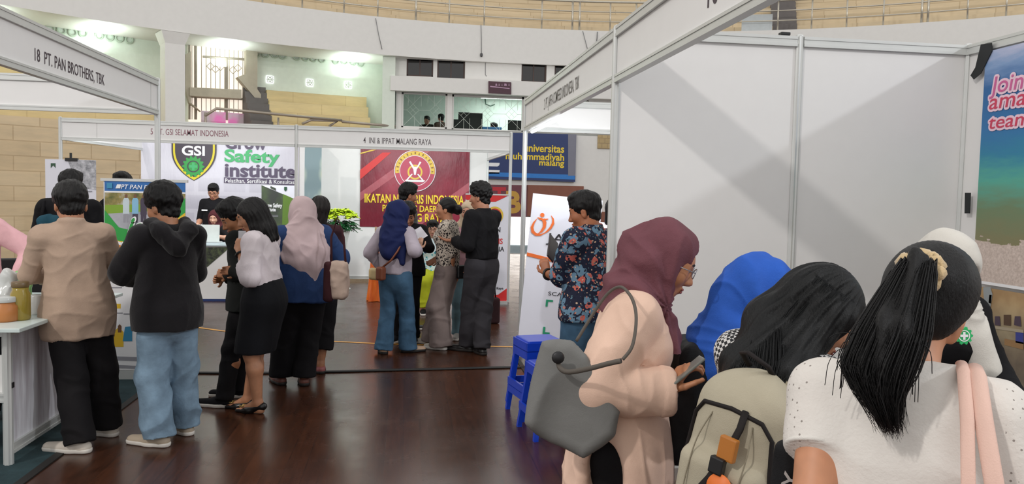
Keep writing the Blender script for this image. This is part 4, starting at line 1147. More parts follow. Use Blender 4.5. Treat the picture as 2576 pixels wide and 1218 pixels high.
# orange draped table
x0, x1 = -.50, .22
t = NT('orange_satin'); t.color(t.ramp(t.noise(t.coord('Object', (6, 6, 2)), 2.2, 4), [(.3, srgb(206, 84, 20)), (.7, srgb(240, 124, 44))])); t.set(Roughness=.28); t.bump(t.noise(t.coord('Object', (7, 7, 1.5)), 2, 4), .5, .03)
e = tbl('draped_table', 'small table covered to the floor in shiny orange cloth beside the navy hijab', 'table')
mb = MB(); n = 64; lo, hi = [], []
per = [(x0, 11.5)] + [(x0 + (x1 - x0) * k / 14, 11.5) for k in range(1, 15)] + [(x1, 11.5 + .6 * k / 10) for k in range(1, 11)] + [(x1 - (x1 - x0) * k / 14, 12.1) for k in range(1, 15)] + [(x0, 12.1 - .6 * k / 10) for k in range(1, 10)]
ccx, ccy = (x0 + x1) / 2, 11.8; m = len(per); vs = []
for z, o_ in ((.79, -.012), (.78, 0), (.5, .012), (.2, .03), (.005, .045)):
    for k, (x, y) in enumerate(per):
        dx, dy = x - ccx, y - ccy; L_ = math.hypot(dx, dy); wob = o_ * (1 + .9 * math.sin(k * 2.1)); vs.append((x + dx / L_ * wob, y + dy / L_ * wob, z))
fs = [(j * m + (k + 1) % m, j * m + k, (j + 1) * m + k, (j + 1) * m + (k + 1) % m) for j in range(4) for k in range(m)] + [tuple(range(m))]
mb.add(vs, fs); mb.build('orange_cloth', t.m, e, True)

# flower stand
p = at_z(856, 728); base = p.copy()
e = empty('flower_stand', base, 0, 'tall whitish flower stand with lime yellow blossoms against the white booth wall', 'flower stand')
mb = MB(); mb.lathe([(.17, 0), (.16, .02), (.1, .1), (.085, .5), (.11, .8), (.15, .97), (.14, .98)], 24)
mb.build('pedestal', plain('translucent_white', (206, 214, 210), .3), e, True)
LEAF = plain('deep_green_leaf', (24, 74, 38), .4, var=.3); LIME = plain('lime_petal', (188, 212, 40), .5, var=.2)
r2 = random.Random(4)
def leaf_mesh(mb, base, d, L_, w_, up=(0, 0, 1), bend=.25):
    d = Vector(d).normalized(); s = d.cross(Vector(up)); s = s.normalized() if s.length > .01 else Vector((1, 0, 0)); nrm = s.cross(d)
    rows = []
    for k in range(5):
        f = k / 4; c = Vector(base) + d * L_ * f - Vector((0, 0, 1)) * bend * L_ * f * f
        ww = w_ * math.sin(PI * (.12 + .88 * f) ** .8) * (1 if k < 4 else 0.05)
        rows.append((c - s * ww, c + nrm * w_ * .25, c + s * ww))
    vs = [v for r_ in rows for v in r_]; fs = []
    for k in range(4):
        a = 3 * k; fs += [(a, a + 1, a + 4, a + 3), (a + 1, a + 2, a + 5, a + 4)]
    mb.add(vs, fs)
mb = MB(); mf = MB()
for k in range(110):
    a = r2.uniform(0, 2 * PI); rr = r2.uniform(.05, .22); el = r2.uniform(-.5, .3)
    leaf_mesh(mb, (rr * math.cos(a), rr * .7 * math.sin(a), 1.02 + r2.uniform(-.04, .1)), (math.cos(a), math.sin(a), el), r2.uniform(.09, .15), r2.uniform(.025, .04))
for k in range(70):
    a = r2.uniform(0, 2 * PI); rr = .26 * math.sqrt(r2.random()); c = Vector((rr * math.cos(a), rr * .7 * math.sin(a), 1.31 - (rr / .26) ** 2 * .13 + r2.uniform(-.06, .02)))
    for q in range(8):
        b = q * PI / 4 + r2.uniform(-.2, .2); leaf_mesh(mf, c, (math.cos(b), math.sin(b), r2.uniform(-.3, .9)), r2.uniform(.055, .085), .03)
mb.build('leaves', LEAF, e); mf.build('blossoms', LIME, e)

# plastic stools
SBLUE = plain('blue_plastic', (22, 66, 196), .3, var=.05)
def stool_parts(name, p, rz, lab, h=.5, grp=None):
    e = empty(name, p, rz, lab, 'stool', grp)
    s0, s1 = .135, .185
    mb = MB(); mb.box((-s0, -s0, h - .03), (s0, s0, h)); o = mb.build('seat', SBLUE, e, bevel=.012)
    mb = MB()
    mb.box((-s0 - .012, -s0 - .012, h - .075), (s0 + .012, -s0 + .006, h - .012)); mb.box((-s0 - .012, s0 - .006, h - .075), (s0 + .012, s0 + .012, h - .012)); mb.box((-s0 - .012, -s0, h - .075), (-s0 + .006, s0, h - .012)); mb.box((s0 - .006, -s0, h - .075), (s0 + .012, s0, h - .012))
    mb.build('apron', SBLUE, e); mb = MB(); zc = h * .33; q = s1 - (s1 - s0) * .33
    for sx, sy in ((0, -1), (0, 1), (-1, 0), (1, 0)):
        if sx == 0: mb.box((-q, sy * q - .008, zc - .025), (q, sy * q + .008, zc + .025))
        else: mb.box((sx * q - .008, -q, zc - .025), (sx * q + .008, q, zc + .025))
    mb.build('stretcher_ring', SBLUE, e)
    for sx in (-1, 1):
        for sy in (-1, 1):
            m2 = MB(); w_ = .028; t0 = (sx * s0, sy * s0); b0 = (sx * s1, sy * s1); vs = []
            for (x, y), z, ww in ((b0, 0.0, .03), (b0, .012, .03), (t0, h - .02, .034)):
                vs += [(x - ww if sx > 0 else x, y - ww if sy > 0 else y, z), (x if sx > 0 else x + ww, y - ww if sy > 0 else y, z), (x if sx > 0 else x + ww, y if sy > 0 else y + ww, z), (x - ww if sx > 0 else x, y if sy > 0 else y + ww, z)]
            fs = [(0, 3, 2, 1), (8, 9, 10, 11)] + [(j * 4 + k, j * 4 + (k + 1) % 4, (j + 1) * 4 + (k + 1) % 4, (j + 1) * 4 + k) for j in (0, 1) for k in range(4)]
            m2.add(vs, fs).build('leg', SBLUE, e)
    return e
p = at_z(1352, 1040)
stool_parts('plastic_stool', (p.x, p.y, 0), R(12), 'blue plastic stool at the bottom of the stack behind the grey bag')
stool_parts('plastic_stool', (p.x, p.y, .055), R(12), 'upper blue plastic stool of the stack behind the grey bag')
p2 = at_z(1385, 1085)
stool_parts('plastic_stool', (p2.x, p2.y - .02, 0), R(10), 'lower single blue plastic stool in front of the stack', .47)

# chair behind the counter on the left
p = at_z(52, 830); p = at(62, 700, 6.4)
e = empty('folding_chair', (p.x, p.y, 0), R(20), 'black chair behind the left counter between pink sleeve and beige shirt', 'chair')
MB().box((-.2, -.02, .55), (.2, .02, .98)).build('backrest', BLACK, e, bevel=.015); MB().box((-.2, -.42, .43), (.2, 0, .47)).build('seat', BLACK, e, bevel=.012)
for sx in (-.18, .18):
    for y0_, y1_ in ((.02, .05), (-.4, -.42)): MB().tube([(sx, y0_, .5), (sx, y1_, 0)], .013, 8).build('leg', BLACK, e)
# car outside
p = at_z(1300, 652); 
e = empty('car', (4.3, 30.5, -1.6), R(8), 'pale blue grey car parked outside the bright doorway', 'car')
mb = MB(); prof = [(-2, .25), (2, .25), (2.05, .55), (1.9, .78), (1.1, .88), (.5, 1.32), (-1.0, 1.34), (-1.7, .95), (-2.05, .85)]
mb.prism(prof, 1.6, frame((0, -.8, 0), (1, 0, 0), (0, 0, 1))); mb.build('body', plain('blue_grey_car_paint', (150, 168, 184), .25), e, bevel=.05)
mb = MB(); mb.prism([(.95, .9), (.47, 1.26), (-.95, 1.27), (-1.5, .93)], .02, frame((0, -.81, 0), (1, 0, 0), (0, 0, 1))); mb.build('side_glass', plain('pale_car_glass', (120, 136, 150), .15), e)
for x in (-1.25, 1.25):
    mb = MB(); mb.lathe([(.12, -.09), (.3, -.09), (.33, -.05), (.33, .05), (.3, .09), (.12, .09)], 20, M=Matrix.Rotation(R(90), 4, 'X')); o = mb.build('wheel', BLACK, e, True); o.location = (x, -.78, .33)
# monitors and desk in the control room
zs = wl[1][2]
for px, w_, h_, lab in ((1145, .26, .3, 'small black monitor at the left of the wide lattice window'), (1183, .68, .5, 'large black monitor behind the wide lattice window'), (1302, .55, .33, 'dark monitor at the right end of the wide lattice window')):
    p = at_y(px, 322, YB + .7)
    e = empty('monitor', (p.x, p.y, zs - .05), 0, lab, 'monitor')
    MB().box((-w_ / 2, 0, .1), (w_ / 2, .04, .1 + h_)).build('screen', BLACK, e, bevel=.006); MB().box((-.03, .03, 0), (.03, .06, .2)).build('stand', BLACK, e); MB().box((-.12, -.05, 0), (.12, .12, .012)).build('foot', BLACK, e)
struct('floor_desk', MB().box((wl[1][0] - .1, YB + .45, zs - .1), (wl[1][1] + .4, YB + 1.1, zs - .05)), WHITE)
e = empty('wall_fan', at_y(1233, 258, YB + 3.1), 0, 'dark wall fan on the pale green rear wall of the control room', 'fan')
mb = MB(); mb.tube([(-.16, 0, .1), (-.14, -.05, -.06), (0, -.08, -.12), (.14, -.05, -.06)], .02, 8); mb.build('bracket', plain('dark_green_metal', (70, 90, 80), .5), e, True)
# ================================================================== SCULPTING (signed distance fields meshed with surface nets)
def V(*a): return np.array(a, float)
def rx(a): c, s = math.cos(a), math.sin(a); return np.array([[1, 0, 0], [0, c, -s], [0, s, c]])
def ry_(a): c, s = math.cos(a), math.sin(a); return np.array([[c, 0, s], [0, 1, 0], [-s, 0, c]])
def rz(a): c, s = math.cos(a), math.sin(a); return np.array([[c, -s, 0], [s, c, 0], [0, 0, 1]])
def unit(v): v = np.asarray(v, float); return v / (np.linalg.norm(v) + 1e-12)


class Sculpt:
    def __init__(s, lo, hi, h):
        s.h = h
        s.lo = np.asarray(lo, float) - 3 * h
        n = np.ceil((np.asarray(hi, float) + 3 * h - s.lo) / h).astype(int) + 1
        s.ax = [(s.lo[i] + h * np.arange(n[i])).astype(np.float32) for i in range(3)]
        s.F = np.full(tuple(n), 0.3, np.float32)
    def _sl(s, lo, hi):
        out = []
        for i in range(3):
            a = int(np.searchsorted(s.ax[i], lo[i])); b = int(np.searchsorted(s.ax[i], hi[i]))
            out.append(slice(max(a - 1, 0), min(b + 1, len(s.ax[i]))))
        return tuple(out)
    def _grid(s, sl):
        return (s.ax[0][sl[0]][:, None, None], s.ax[1][sl[1]][None, :, None], s.ax[2][sl[2]][None, None, :])
    def put(s, fn, lo, hi, k=0.02, mode='u'):
        m = k + 2.5 * s.h; sl = s._sl(np.asarray(lo) - m, np.asarray(hi) + m)
        if any(q.stop <= q.start for q in sl): return s
        d = fn(*s._grid(sl)).astype(np.float32); F = s.F[sl]
        if mode == 's': d = -d
        if k > 0 and mode == 'u': hh = np.clip(0.5 + 0.5 * (F - d) / k, 0, 1)
        if mode == 'u':
            s.F[sl] = F * (1 - hh) + d * hh - k * hh * (1 - hh) if k > 0 else np.minimum(F, d)
        else:
            # smooth max(F, -dist) ; d already holds -dist
            if k > 0:
                g = np.clip(0.5 - 0.5 * (F - d) / k, 0, 1)
                s.F[sl] = F * (1 - g) + d * g + k * g * (1 - g)
            else: s.F[sl] = np.maximum(F, d)
        return s
    def cone(s, a, b, ra, rb, k=0.02, sc=None, mode='u', cut=False, cut_a=False):
        """tapered limb from a to b; sc squeezes it along the axes; cut ends it flat at b"""
        a, b = np.asarray(a, float), np.asarray(b, float); sc = V(1, 1, 1) if sc is None else np.asarray(sc, float)
        A, B = a / sc, b / sc; ba = B - A; L2 = max(float(ba @ ba), 1e-9); f = float(sc.min() + (sc.max() - sc.min()) * .35)
        dr = unit(b - a)
        def fn(X, Y, Z):
            px, py, pz = X / sc[0] - A[0], Y / sc[1] - A[1], Z / sc[2] - A[2]
            t = np.clip((px * ba[0] + py * ba[1] + pz * ba[2]) / L2, 0, 1)
            d = (np.sqrt((px - t * ba[0]) ** 2 + (py - t * ba[1]) ** 2 + (pz - t * ba[2]) ** 2) - (ra + (rb - ra) * t)) * f
            if cut: d = np.maximum(d, (X - b[0]) * dr[0] + (Y - b[1]) * dr[1] + (Z - b[2]) * dr[2])
            if cut_a: d = np.maximum(d, -((X - a[0]) * dr[0] + (Y - a[1]) * dr[1] + (Z - a[2]) * dr[2]))
            return d
        r = max(ra, rb) * sc
        return s.put(fn, np.minimum(a, b) - r, np.maximum(a, b) + r, k, mode)
    def chain(s, pts, rs, k=0.02, sc=None, cut=False):
        for i in range(len(pts) - 1): s.cone(pts[i], pts[i + 1], rs[i], rs[i + 1], k, sc, cut=cut and i == len(pts) - 2)
        return s
    def ell(s, c, r, k=0.02, M=None, mode='u'):
        c, r = np.asarray(c, float), np.asarray(r, float); M = np.eye(3) if M is None else M
        def fn(X, Y, Z):
            x, y, z = X - c[0], Y - c[1], Z - c[2]
            q = [x * M[0, i] + y * M[1, i] + z * M[2, i] for i in range(3)]
            k0 = np.sqrt(sum((q[i] / r[i]) ** 2 for i in range(3))); k1 = np.sqrt(sum((q[i] / r[i] ** 2) ** 2 for i in range(3))) + 1e-6
            return k0 * (k0 - 1) / k1
        R_ = np.sqrt(((np.abs(M) * r) ** 2).sum(1)) + 1e-3
        return s.put(fn, c - R_, c + R_, k, mode)
    def box(s, c, hs, M=None, k=0.01, rad=0.01, mode='u'):
        c, hs = np.asarray(c, float), np.asarray(hs, float); M = np.eye(3) if M is None else M
        def fn(X, Y, Z):
            x, y, z = X - c[0], Y - c[1], Z - c[2]
            q = [np.abs(x * M[0, i] + y * M[1, i] + z * M[2, i]) - (hs[i] - rad) for i in range(3)]
            o = np.sqrt(sum(np.maximum(t, 0) ** 2 for t in q)); return o + np.minimum(np.maximum(np.maximum(q[0], q[1]), q[2]), 0) - rad
        R_ = np.abs(M) @ hs
        return s.put(fn, c - R_, c + R_, k, mode)
    def clip(s, p, n, k=0.0):
        """keep the side n points away from"""
        n = unit(n); X, Y, Z = s._grid((slice(None),) * 3)
        d = ((X - p[0]) * n[0] + (Y - p[1]) * n[1] + (Z - p[2]) * n[2]).astype(np.float32)
        s.F = np.maximum(s.F, d); return s
    def warp(s, fn):
        """add a field (lumps) everywhere near the surface"""
        X, Y, Z = s._grid((slice(None),) * 3); s.F = s.F + fn(X, Y, Z).astype(np.float32); return s
    def mesh(s, name, mat, parent=None, disp=None, relax=1):
        F = s.F; ins = F < 0
        c = [ins[i:ins.shape[0] - 1 + i, j:ins.shape[1] - 1 + j, k:ins.shape[2] - 1 + k] for i in (0, 1) for j in (0, 1) for k in (0, 1)]
        any_ = c[0].copy(); all_ = c[0].copy()
        for q in c[1:]: any_ |= q; all_ &= q
        act = any_ & ~all_
        I = np.argwhere(act); n = len(I)
        if n == 0: raise ValueError('empty sculpt ' + name)
        idx = np.full(act.shape, -1, np.int32); idx[act] = np.arange(n, dtype=np.int32)
        off = np.array([(i, j, k) for i in (0, 1) for j in (0, 1) for k in (0, 1)])
        G = np.stack([F[I[:, 0] + o[0], I[:, 1] + o[1], I[:, 2] + o[2]] for o in off], 1)
        P = np.zeros((n, 3)); N = np.zeros(n)
        for a in range(8):
            for b in range(a + 1, 8):
                if np.abs(off[a] - off[b]).sum() != 1: continue
                ga, gb = G[:, a], G[:, b]; m = (ga < 0) != (gb < 0)
                t = np.where(m, ga / np.where(m, ga - gb, 1), 0)
                P += np.where(m[:, None], off[a] + t[:, None] * (off[b] - off[a]), 0); N += m
        v = (I + P / N[:, None]) * s.h + s.lo
        quads = []
        for ax in range(3):
            sl0 = [slice(None)] * 3; sl1 = [slice(None)] * 3
            sl0[ax] = slice(0, -1); sl1[ax] = slice(1, None)
            o1, o2 = (ax + 1) % 3, (ax + 2) % 3
            for o in (o1, o2): sl0[o] = slice(1, -1); sl1[o] = slice(1, -1)
            A, B = ins[tuple(sl0)], ins[tuple(sl1)]
            for flip, m in ((False, A & ~B), (True, ~A & B)):
                Q = np.argwhere(m)
                if not len(Q): continue
                Q[:, o1] += 1; Q[:, o2] += 1
                def cell(d1, d2):
                    q = Q.copy(); q[:, o1] += d1; q[:, o2] += d2; return idx[q[:, 0], q[:, 1], q[:, 2]]
                f = np.stack([cell(-1, -1), cell(0, -1), cell(0, 0), cell(-1, 0)], 1)
                quads.append(f[:, ::-1] if flip else f)
        f = np.concatenate(quads); f = f[(f >= 0).all(1)]
        for _ in range(relax):
            acc = np.zeros_like(v); cnt = np.zeros(n)
            for a, b in ((0, 1), (1, 2), (2, 3), (3, 0)):
                for i in range(3): acc[:, i] += np.bincount(f[:, a], v[f[:, b], i], n) + np.bincount(f[:, b], v[f[:, a], i], n)
                cnt += np.bincount(f[:, a], minlength=n) + np.bincount(f[:, b], minlength=n)
            v = v * 0.5 + 0.5 * acc / np.maximum(cnt, 1)[:, None]
        if disp is not None:
            fn_ = np.cross(v[f[:, 1]] - v[f[:, 0]], v[f[:, 3]] - v[f[:, 0]]); nn = np.zeros_like(v)
            for a in range(4):
                for i in range(3): nn[:, i] += np.bincount(f[:, a], fn_[:, i], n)
            nn /= np.linalg.norm(nn, axis=1)[:, None] + 1e-12
            v = v + nn * disp(v)[:, None]
        return link_mesh(name, raw_mesh(name, v, f), mat, parent, True)


def raw_mesh(name, v, f):
    me = bpy.data.meshes.new(name); k = f.shape[1]
    me.vertices.add(len(v)); me.vertices.foreach_set('co', np.ascontiguousarray(v, np.float32).ravel())
    me.loops.add(len(f) * k); me.loops.foreach_set('vertex_index', np.ascontiguousarray(f, np.int32).ravel())
    me.polygons.add(len(f)); me.polygons.foreach_set('loop_start', np.arange(0, len(f) * k, k, dtype=np.int32))
    me.update(calc_edges=True); return me


def lumps(p, freq, seed=0, stretch=(1, 1, 1)):
    """smooth pseudo noise in -1..1"""
    r = np.random.RandomState(seed); q = p * np.asarray(stretch) * freq; out = np.zeros(len(p))
    for i in range(5):
        k = r.normal(size=3); k2 = r.normal(size=3); ph = r.uniform(0, 6, 2)
        out += np.sin(q @ k + ph[0] + 1.4 * np.sin(q @ k2 * .6 + ph[1]))
    return out / 3.2
def creases(p, freq, seed=0, stretch=(1, 1, 1)):
    """ridged folds, 0..1"""
    return 1 - np.minimum(1, np.abs(lumps(p, freq, seed, stretch)) * 1.7)
def cloth_disp(amp=.005, freq=9, seed=0, stretch=(1, 1, .7)):
    return lambda v: amp * (1.1 * creases(v, freq, seed, stretch) ** 1.5 - .3 + .5 * lumps(v, freq * .5, seed + 9) + .45 * creases(v, freq * 2.6, seed + 4, stretch) ** 2)

# ------------------------------------------------------------------ materials for people
def skin(rgb=(172, 118, 86)):
    key = ('skin', rgb)
    if key in _mats: return _mats[key]
    t = NT('skin'); c = srgb(*rgb)
    t.color(t.ramp(t.noise(t.coord(), 22, 3), [(.3, tuple(x * .88 for x in c[:3]) + (1,)), (.7, tuple(x * 1.08 for x in c[:3]) + (1,))]))
    t.set(Roughness=.5); t.b.inputs['Subsurface Weight'].default_value = .08; t.b.inputs['Subsurface Radius'].default_value = (.012, .005, .003)
    _mats[key] = t.m; return t.m
def hair_mat(rgb=(24, 21, 22), stretch=(60, 60, 9)):
    key = ('hair', rgb, stretch)
    if key in _mats: return _mats[key]
    t = NT('hair'); c = srgb(*rgb); n = t.noise(t.coord('Object', stretch), 3, 4, .65)
    t.color(t.ramp(n, [(.3, tuple(x * .15 for x in c[:3]) + (1,)), (.75, tuple(x * .7 for x in c[:3]) + (1,))]))
    t.bump(n, .5, .008); t.set(Roughness=.45); t.b.inputs['Specular IOR Level'].default_value = .3; _mats[key] = t.m; return t.m
HAIR = hair_mat(); HAIR_B = hair_mat((40, 30, 28))
def patterned(name, base, cols, scale, rough=.8, warp=.6):
    t = NT(name); v = t.coord()
    nz = t.new('ShaderNodeTexNoise'); t.link(v, nz.inputs[0]); nz.inputs['Scale'].default_value = scale * .7; nz.inputs['Detail'].default_value = 2
    mixv = t.new('ShaderNodeVectorMath', operation='MULTIPLY_ADD'); t.link(nz.outputs['Color'], mixv.inputs[0]); mixv.inputs[1].default_value = (warp / scale,) * 3; t.link(v, mixv.inputs[2])
    c = base
    for k, (col, s_, lo, hi) in enumerate(cols):
        vo = t.new('ShaderNodeTexVoronoi'); vo.inputs['Scale'].default_value = scale * s_
        mp = t.new('ShaderNodeMapping'); mp.inputs['Location'].default_value = (k * 1.7, k * .9, k * 2.3); t.link(mixv.outputs[0], mp.inputs[0]); t.link(mp.outputs[0], vo.inputs[0])
        m = t.math('MULTIPLY', t.math('LESS_THAN', vo.outputs['Distance'], hi), t.math('GREATER_THAN', vo.outputs['Distance'], lo))
        sel = t.new('ShaderNodeSeparateColor'); t.link(vo.outputs['Color'], sel.inputs[0])
        m = t.math('MULTIPLY', m, t.math('GREATER_THAN', sel.outputs[k % 3], .35))
        c = t.mix(m, c, col)
    if isinstance(c, tuple): t.color(c)
    else: t.color(c)
    t.bump(t.noise(v, 7, 3), .25, .01); t.set(Roughness=rough); t.b.inputs['Specular IOR Level'].default_value = .2; return t.m
EYE_W = NT('eyeball'); _sp = EYE_W.new('ShaderNodeSeparateXYZ'); EYE_W.link(EYE_W.coord('Object'), _sp.inputs[0])
EYE_W.color(EYE_W.mix(EYE_W.math('GREATER_THAN', _sp.outputs[1], .0088), srgb(196, 186, 176), srgb(34, 22, 18))); EYE_W.set(Roughness=.15); EYE_W = EYE_W.m
LIPS = plain('lips', (150, 84, 78), .45); BROW = plain('eyebrow_hair', (30, 24, 22), .7)

# ------------------------------------------------------------------ people
def ik(a, b, l1, l2, pole):
    a, b = np.asarray(a, float), np.asarray(b, float); d = b - a; L = np.linalg.norm(d)
    L2 = min(L, (l1 + l2) * .999); u = d / (L + 1e-9)
    x = (l1 ** 2 - l2 ** 2 + L2 ** 2) / (2 * L2); hgt = math.sqrt(max(l1 ** 2 - x ** 2, 0))
    p = np.asarray(pole, float); p = p - u * (p @ u); p = unit(p)
    return a + u * x * (L / L2) + p * hgt


class Person:
    """a standing or sitting figure; local frame: +Y is where the body faces, +Z up, feet on z = 0"""
    def __init__(s, pos, H, face, label, lean=0, twist=0, head=(0, 0, 0), arms=((None, None), (None, None)), feet=None, build=1.0, female=False, hip=None, hips_back=0, tone=(172, 118, 86), h=.008, kneepole=None, name='person', curl=(.35, .35), handdir=(None, None), palm=(None, None), side_lean=0, shoulder=1.0, group=None, neck_fwd=0.0, bare_legs=False, hscale=None):
        s.H, s.h, s.female, s.bw = H, h, female, build
        s.e = empty(name, (pos[0], pos[1], pos[2] if len(pos) > 2 else 0), R(face), label, 'person', group)
        s.tone = skin(tone)
        P = V(0, -hips_back, (.525 if hip is None else hip) * H); s.P = P
        s.Rt = rz(R(twist)) @ ry_(R(side_lean)) @ rx(-R(lean))
        s.up = s.Rt @ V(0, 0, 1)
        sw = (.092 if female else .101) * H * build * shoulder; s.sw = sw
        s.S = [P + s.Rt @ V(q * sw, -.004 * H, .274 * H) for q in (-1, 1)]
        s.N = P + s.Rt @ V(0, -.004 * H, .308 * H)
        s.Rh = rz(R(twist + head[1])) @ ry_(R(head[2])) @ rx(-R(head[0]))
        Rn = rz(R(twist)) @ ry_(R(side_lean)) @ rx(-R(lean * .6 + head[0] * .35))
        s.head_base = s.N + Rn @ V(0, .012 * H + neck_fwd, .045 * H)
        hs = s.hs = hscale or (1.06 if not female else .97)
        s.HC = s.N + Rn @ V(0, .016 * H + neck_fwd, .062 * H) + s.Rh @ V(0, .012, .045 * hs - (0 if female else .012))
        # arms
        s.E, s.W = [None, None], [None, None]
        for i, q in enumerate((-1, 1)):
            t, pole = arms[i]
            if t is None: t = s.S[i] + V(q * .055 * H, .03 * H, -.30 * H)
            s.W[i] = np.asarray(t, float); pole = V(q * .5, -1, -.6) if pole is None else np.asarray(pole, float)
            d = s.W[i] - s.S[i]; L = np.linalg.norm(d); mx = .305 * H
            if L > mx: s.W[i] = s.S[i] + d / L * mx
            s.E[i] = ik(s.S[i], s.W[i], .162 * H, .146 * H, pole)
        # legs
        feet = feet or ((-.06 * H, 0, 8), (.06 * H, 0, -8)); s.feet = feet
        s.hipj = [P + V(q * .052 * H * build, 0, -.015 * H) for q in (-1, 1)]
        s.A = [V(f[0], f[1], .05 * H + (f[3] if len(f) > 3 else 0)) for f in feet]
        kp = V(0, 1, 0) if kneepole is None else np.asarray(kneepole, float)
        s.K = [ik(s.hipj[i], s.A[i], .238 * H, .228 * H, kp) for i in (0, 1)]
        s.curl, s.handdir, s.palm = curl, handdir, palm
        s.bare = bare_legs
    def hp(s, *p): return s.HC + s.Rh @ (np.array(p, float) * s.hs)
    def bb(s, pts, m):
        a = np.array(pts); return a.min(0) - m, a.max(0) + m

    def hand(s, sc, W, d, pn, side, curl, L):
        """palm, four unequal bent fingers and a thumb from the side of the palm"""
        d = unit(d); pn = unit(pn - d * (pn @ d)); side = unit(side - d * (side @ d) - pn * (side @ pn)); k = L / .17
        offs = (.027, .0095, -.0085, -.0255); lens = (.068, .077, .071, .056); fwd = (.083, .088, .085, .078)
        for o, ln, fw in zip(offs, lens, fwd):
            kn = W + d * fw * k + side * o * k
            sc.cone(W + d * .012 * k + side * o * .55 * k, kn, .0125 * k, .0105 * k, .016)
            p = kn; a = curl * .7
            for j, fr in enumerate((.45, .31, .24)):
                a2 = a; q = p + (d * math.cos(a2) + pn * math.sin(a2)) * ln * fr * k
                sc.cone(p, q, (.0092 - .001 * j) * k, (.0085 - .001 * j) * k, .003); p = q; a += curl * .95
        b = W + d * .02 * k + side * .022 * k; t1 = b + (d * .62 + side * .72 + pn * .3) * .042 * k
        t2 = t1 + (d * .85 + side * .25 + pn * (.25 + .3 * curl)) * .032 * k; t3 = t2 + (d * .85 - side * .1 + pn * (.3 + .5 * curl)) * .026 * k
        sc.cone(b, t1, .0145 * k, .0115 * k, .012); sc.cone(t1, t2, .0108 * k, .0095 * k, .003); sc.cone(t2, t3, .0095 * k, .0078 * k, .003)

    def body(s, face=False, ears=True):
        H = s.H; b = s.bw; h = s.h
        pts = [s.hp(0, 0, .13), s.hp(0, .13, 0), s.hp(0, -.12, 0), *s.S, *s.E, *s.W, *s.K, *s.A, s.P]
        pts += [a + V(0, .17 * H * 0 + .12, -.05 * H) for a in s.A] + [a + V(0, -.1, -.05 * H) for a in s.A]
        lo, hi = s.bb(pts, .21); lo[2] = max(lo[2], -.01) if s.P[2] < 2 else lo[2]
        sc = Sculpt(lo, hi, min(h, .0052) if face else h)
        fl = (1, .68, 1)
        Ry = s.Rt
        ch = s.P + Ry @ V(0, 0, .215 * H); wa = s.P + Ry @ V(0, 0, .10 * H)
        sc.cone(s.P - V(0, 0, .0), wa, .098 * H * b, .074 * H * b, .05, fl); sc.cone(wa, ch, .074 * H * b, .085 * H * b, .05, fl)
        sc.cone(s.S[0], s.S[1], .030 * H, .030 * H, .05); sc.cone(ch, s.N - s.up * .04 * H, .08 * H * b, .045 * H, .05, fl)
        for i in (0, 1): sc.cone(s.N - s.up * .022 * H, s.S[i], .028 * H, .026 * H, .03)
        sc.cone(s.N - s.up * .02, s.head_base + s.up * .01, .036 * H * (.88 if s.female else 1), .034 * H * (.85 if s.female else 1), .03)
        # head
        Q = s.Rh; hs = s.hs
        def E(c, r, k=.02, mode='u'): sc.ell(s.hp(*c), np.array(r) * hs, k, Q, mode)
        E((0, -.014, .036), (.072, .091, .083), .02); E((0, .022, -.032), (.057, .063, .076), .035); E((0, .058, -.088), (.026, .022, .02), .03)
        E((0, .06, .02), (.05, .03, .035), .03)
        for q in (-1, 1): E((q * .036, .056, -.028), (.022, .024, .022), .03)
        sc.cone(s.hp(0, .083, .004), s.hp(0, .104, -.033), .009, .0125, .014); sc.cone(s.hp(-.012, .092, -.038), s.hp(.012, .092, -.038), .009, .009, .01)
        for q in (-1, 1):
            E((q * .031, .096, .003), (.017, .013, .011), .014, 's')
            if face:
                sc.cone(s.hp(q * .019, .0815, .0095), s.hp(q * .044, .074, .0075), .0058, .005, .005); sc.cone(s.hp(q * .019, .080, -.006), s.hp(q * .043, .073, -.005), .0045, .004, .005)
        if face:
            E((0, .086, -.062), (.022, .011, .0065), .008); E((0, .084, -.073), (.019, .011, .0075), .008); E((0, .098, -.0675), (.022, .012, .0022), .005, 's')
        if ears:
            for q in (-1, 1):
                E((q * .073, -.004, -.012), (.010, .018, .031), .008); E((q * .083, .002, -.008), (.006, .009, .018), .006, 's')
        sc.cone(s.head_base - s.up * .02, s.hp(0, -.01, -.05), .036 * H * (.85 if s.female else 1), .05, .03)
        # arms and hands
        for i in (0, 1):
            S_, E_, W_ = s.S[i], s.E[i], s.W[i]; sx = -1 if i == 0 else 1
            sc.cone(S_, E_, .029 * H * b, .0235 * H * b, .03); sc.cone(E_, E_ + (W_ - E_) * .35, .0235 * H * b, .0235 * H * b, .02); sc.cone(E_ + (W_ - E_) * .3, W_, .024 * H * b, .0160 * H, .02)
            d = unit(W_ - E_) if s.handdir[i] is None else unit(s.handdir[i])
            pn = V(-sx, .25, 0) if s.palm[i] is None else np.asarray(s.palm[i], float)
            side = np.cross(d, pn) if i == 0 else np.cross(pn, d)
            s.hand(sc, W_, d, pn, side, s.curl[i], .104 * H)
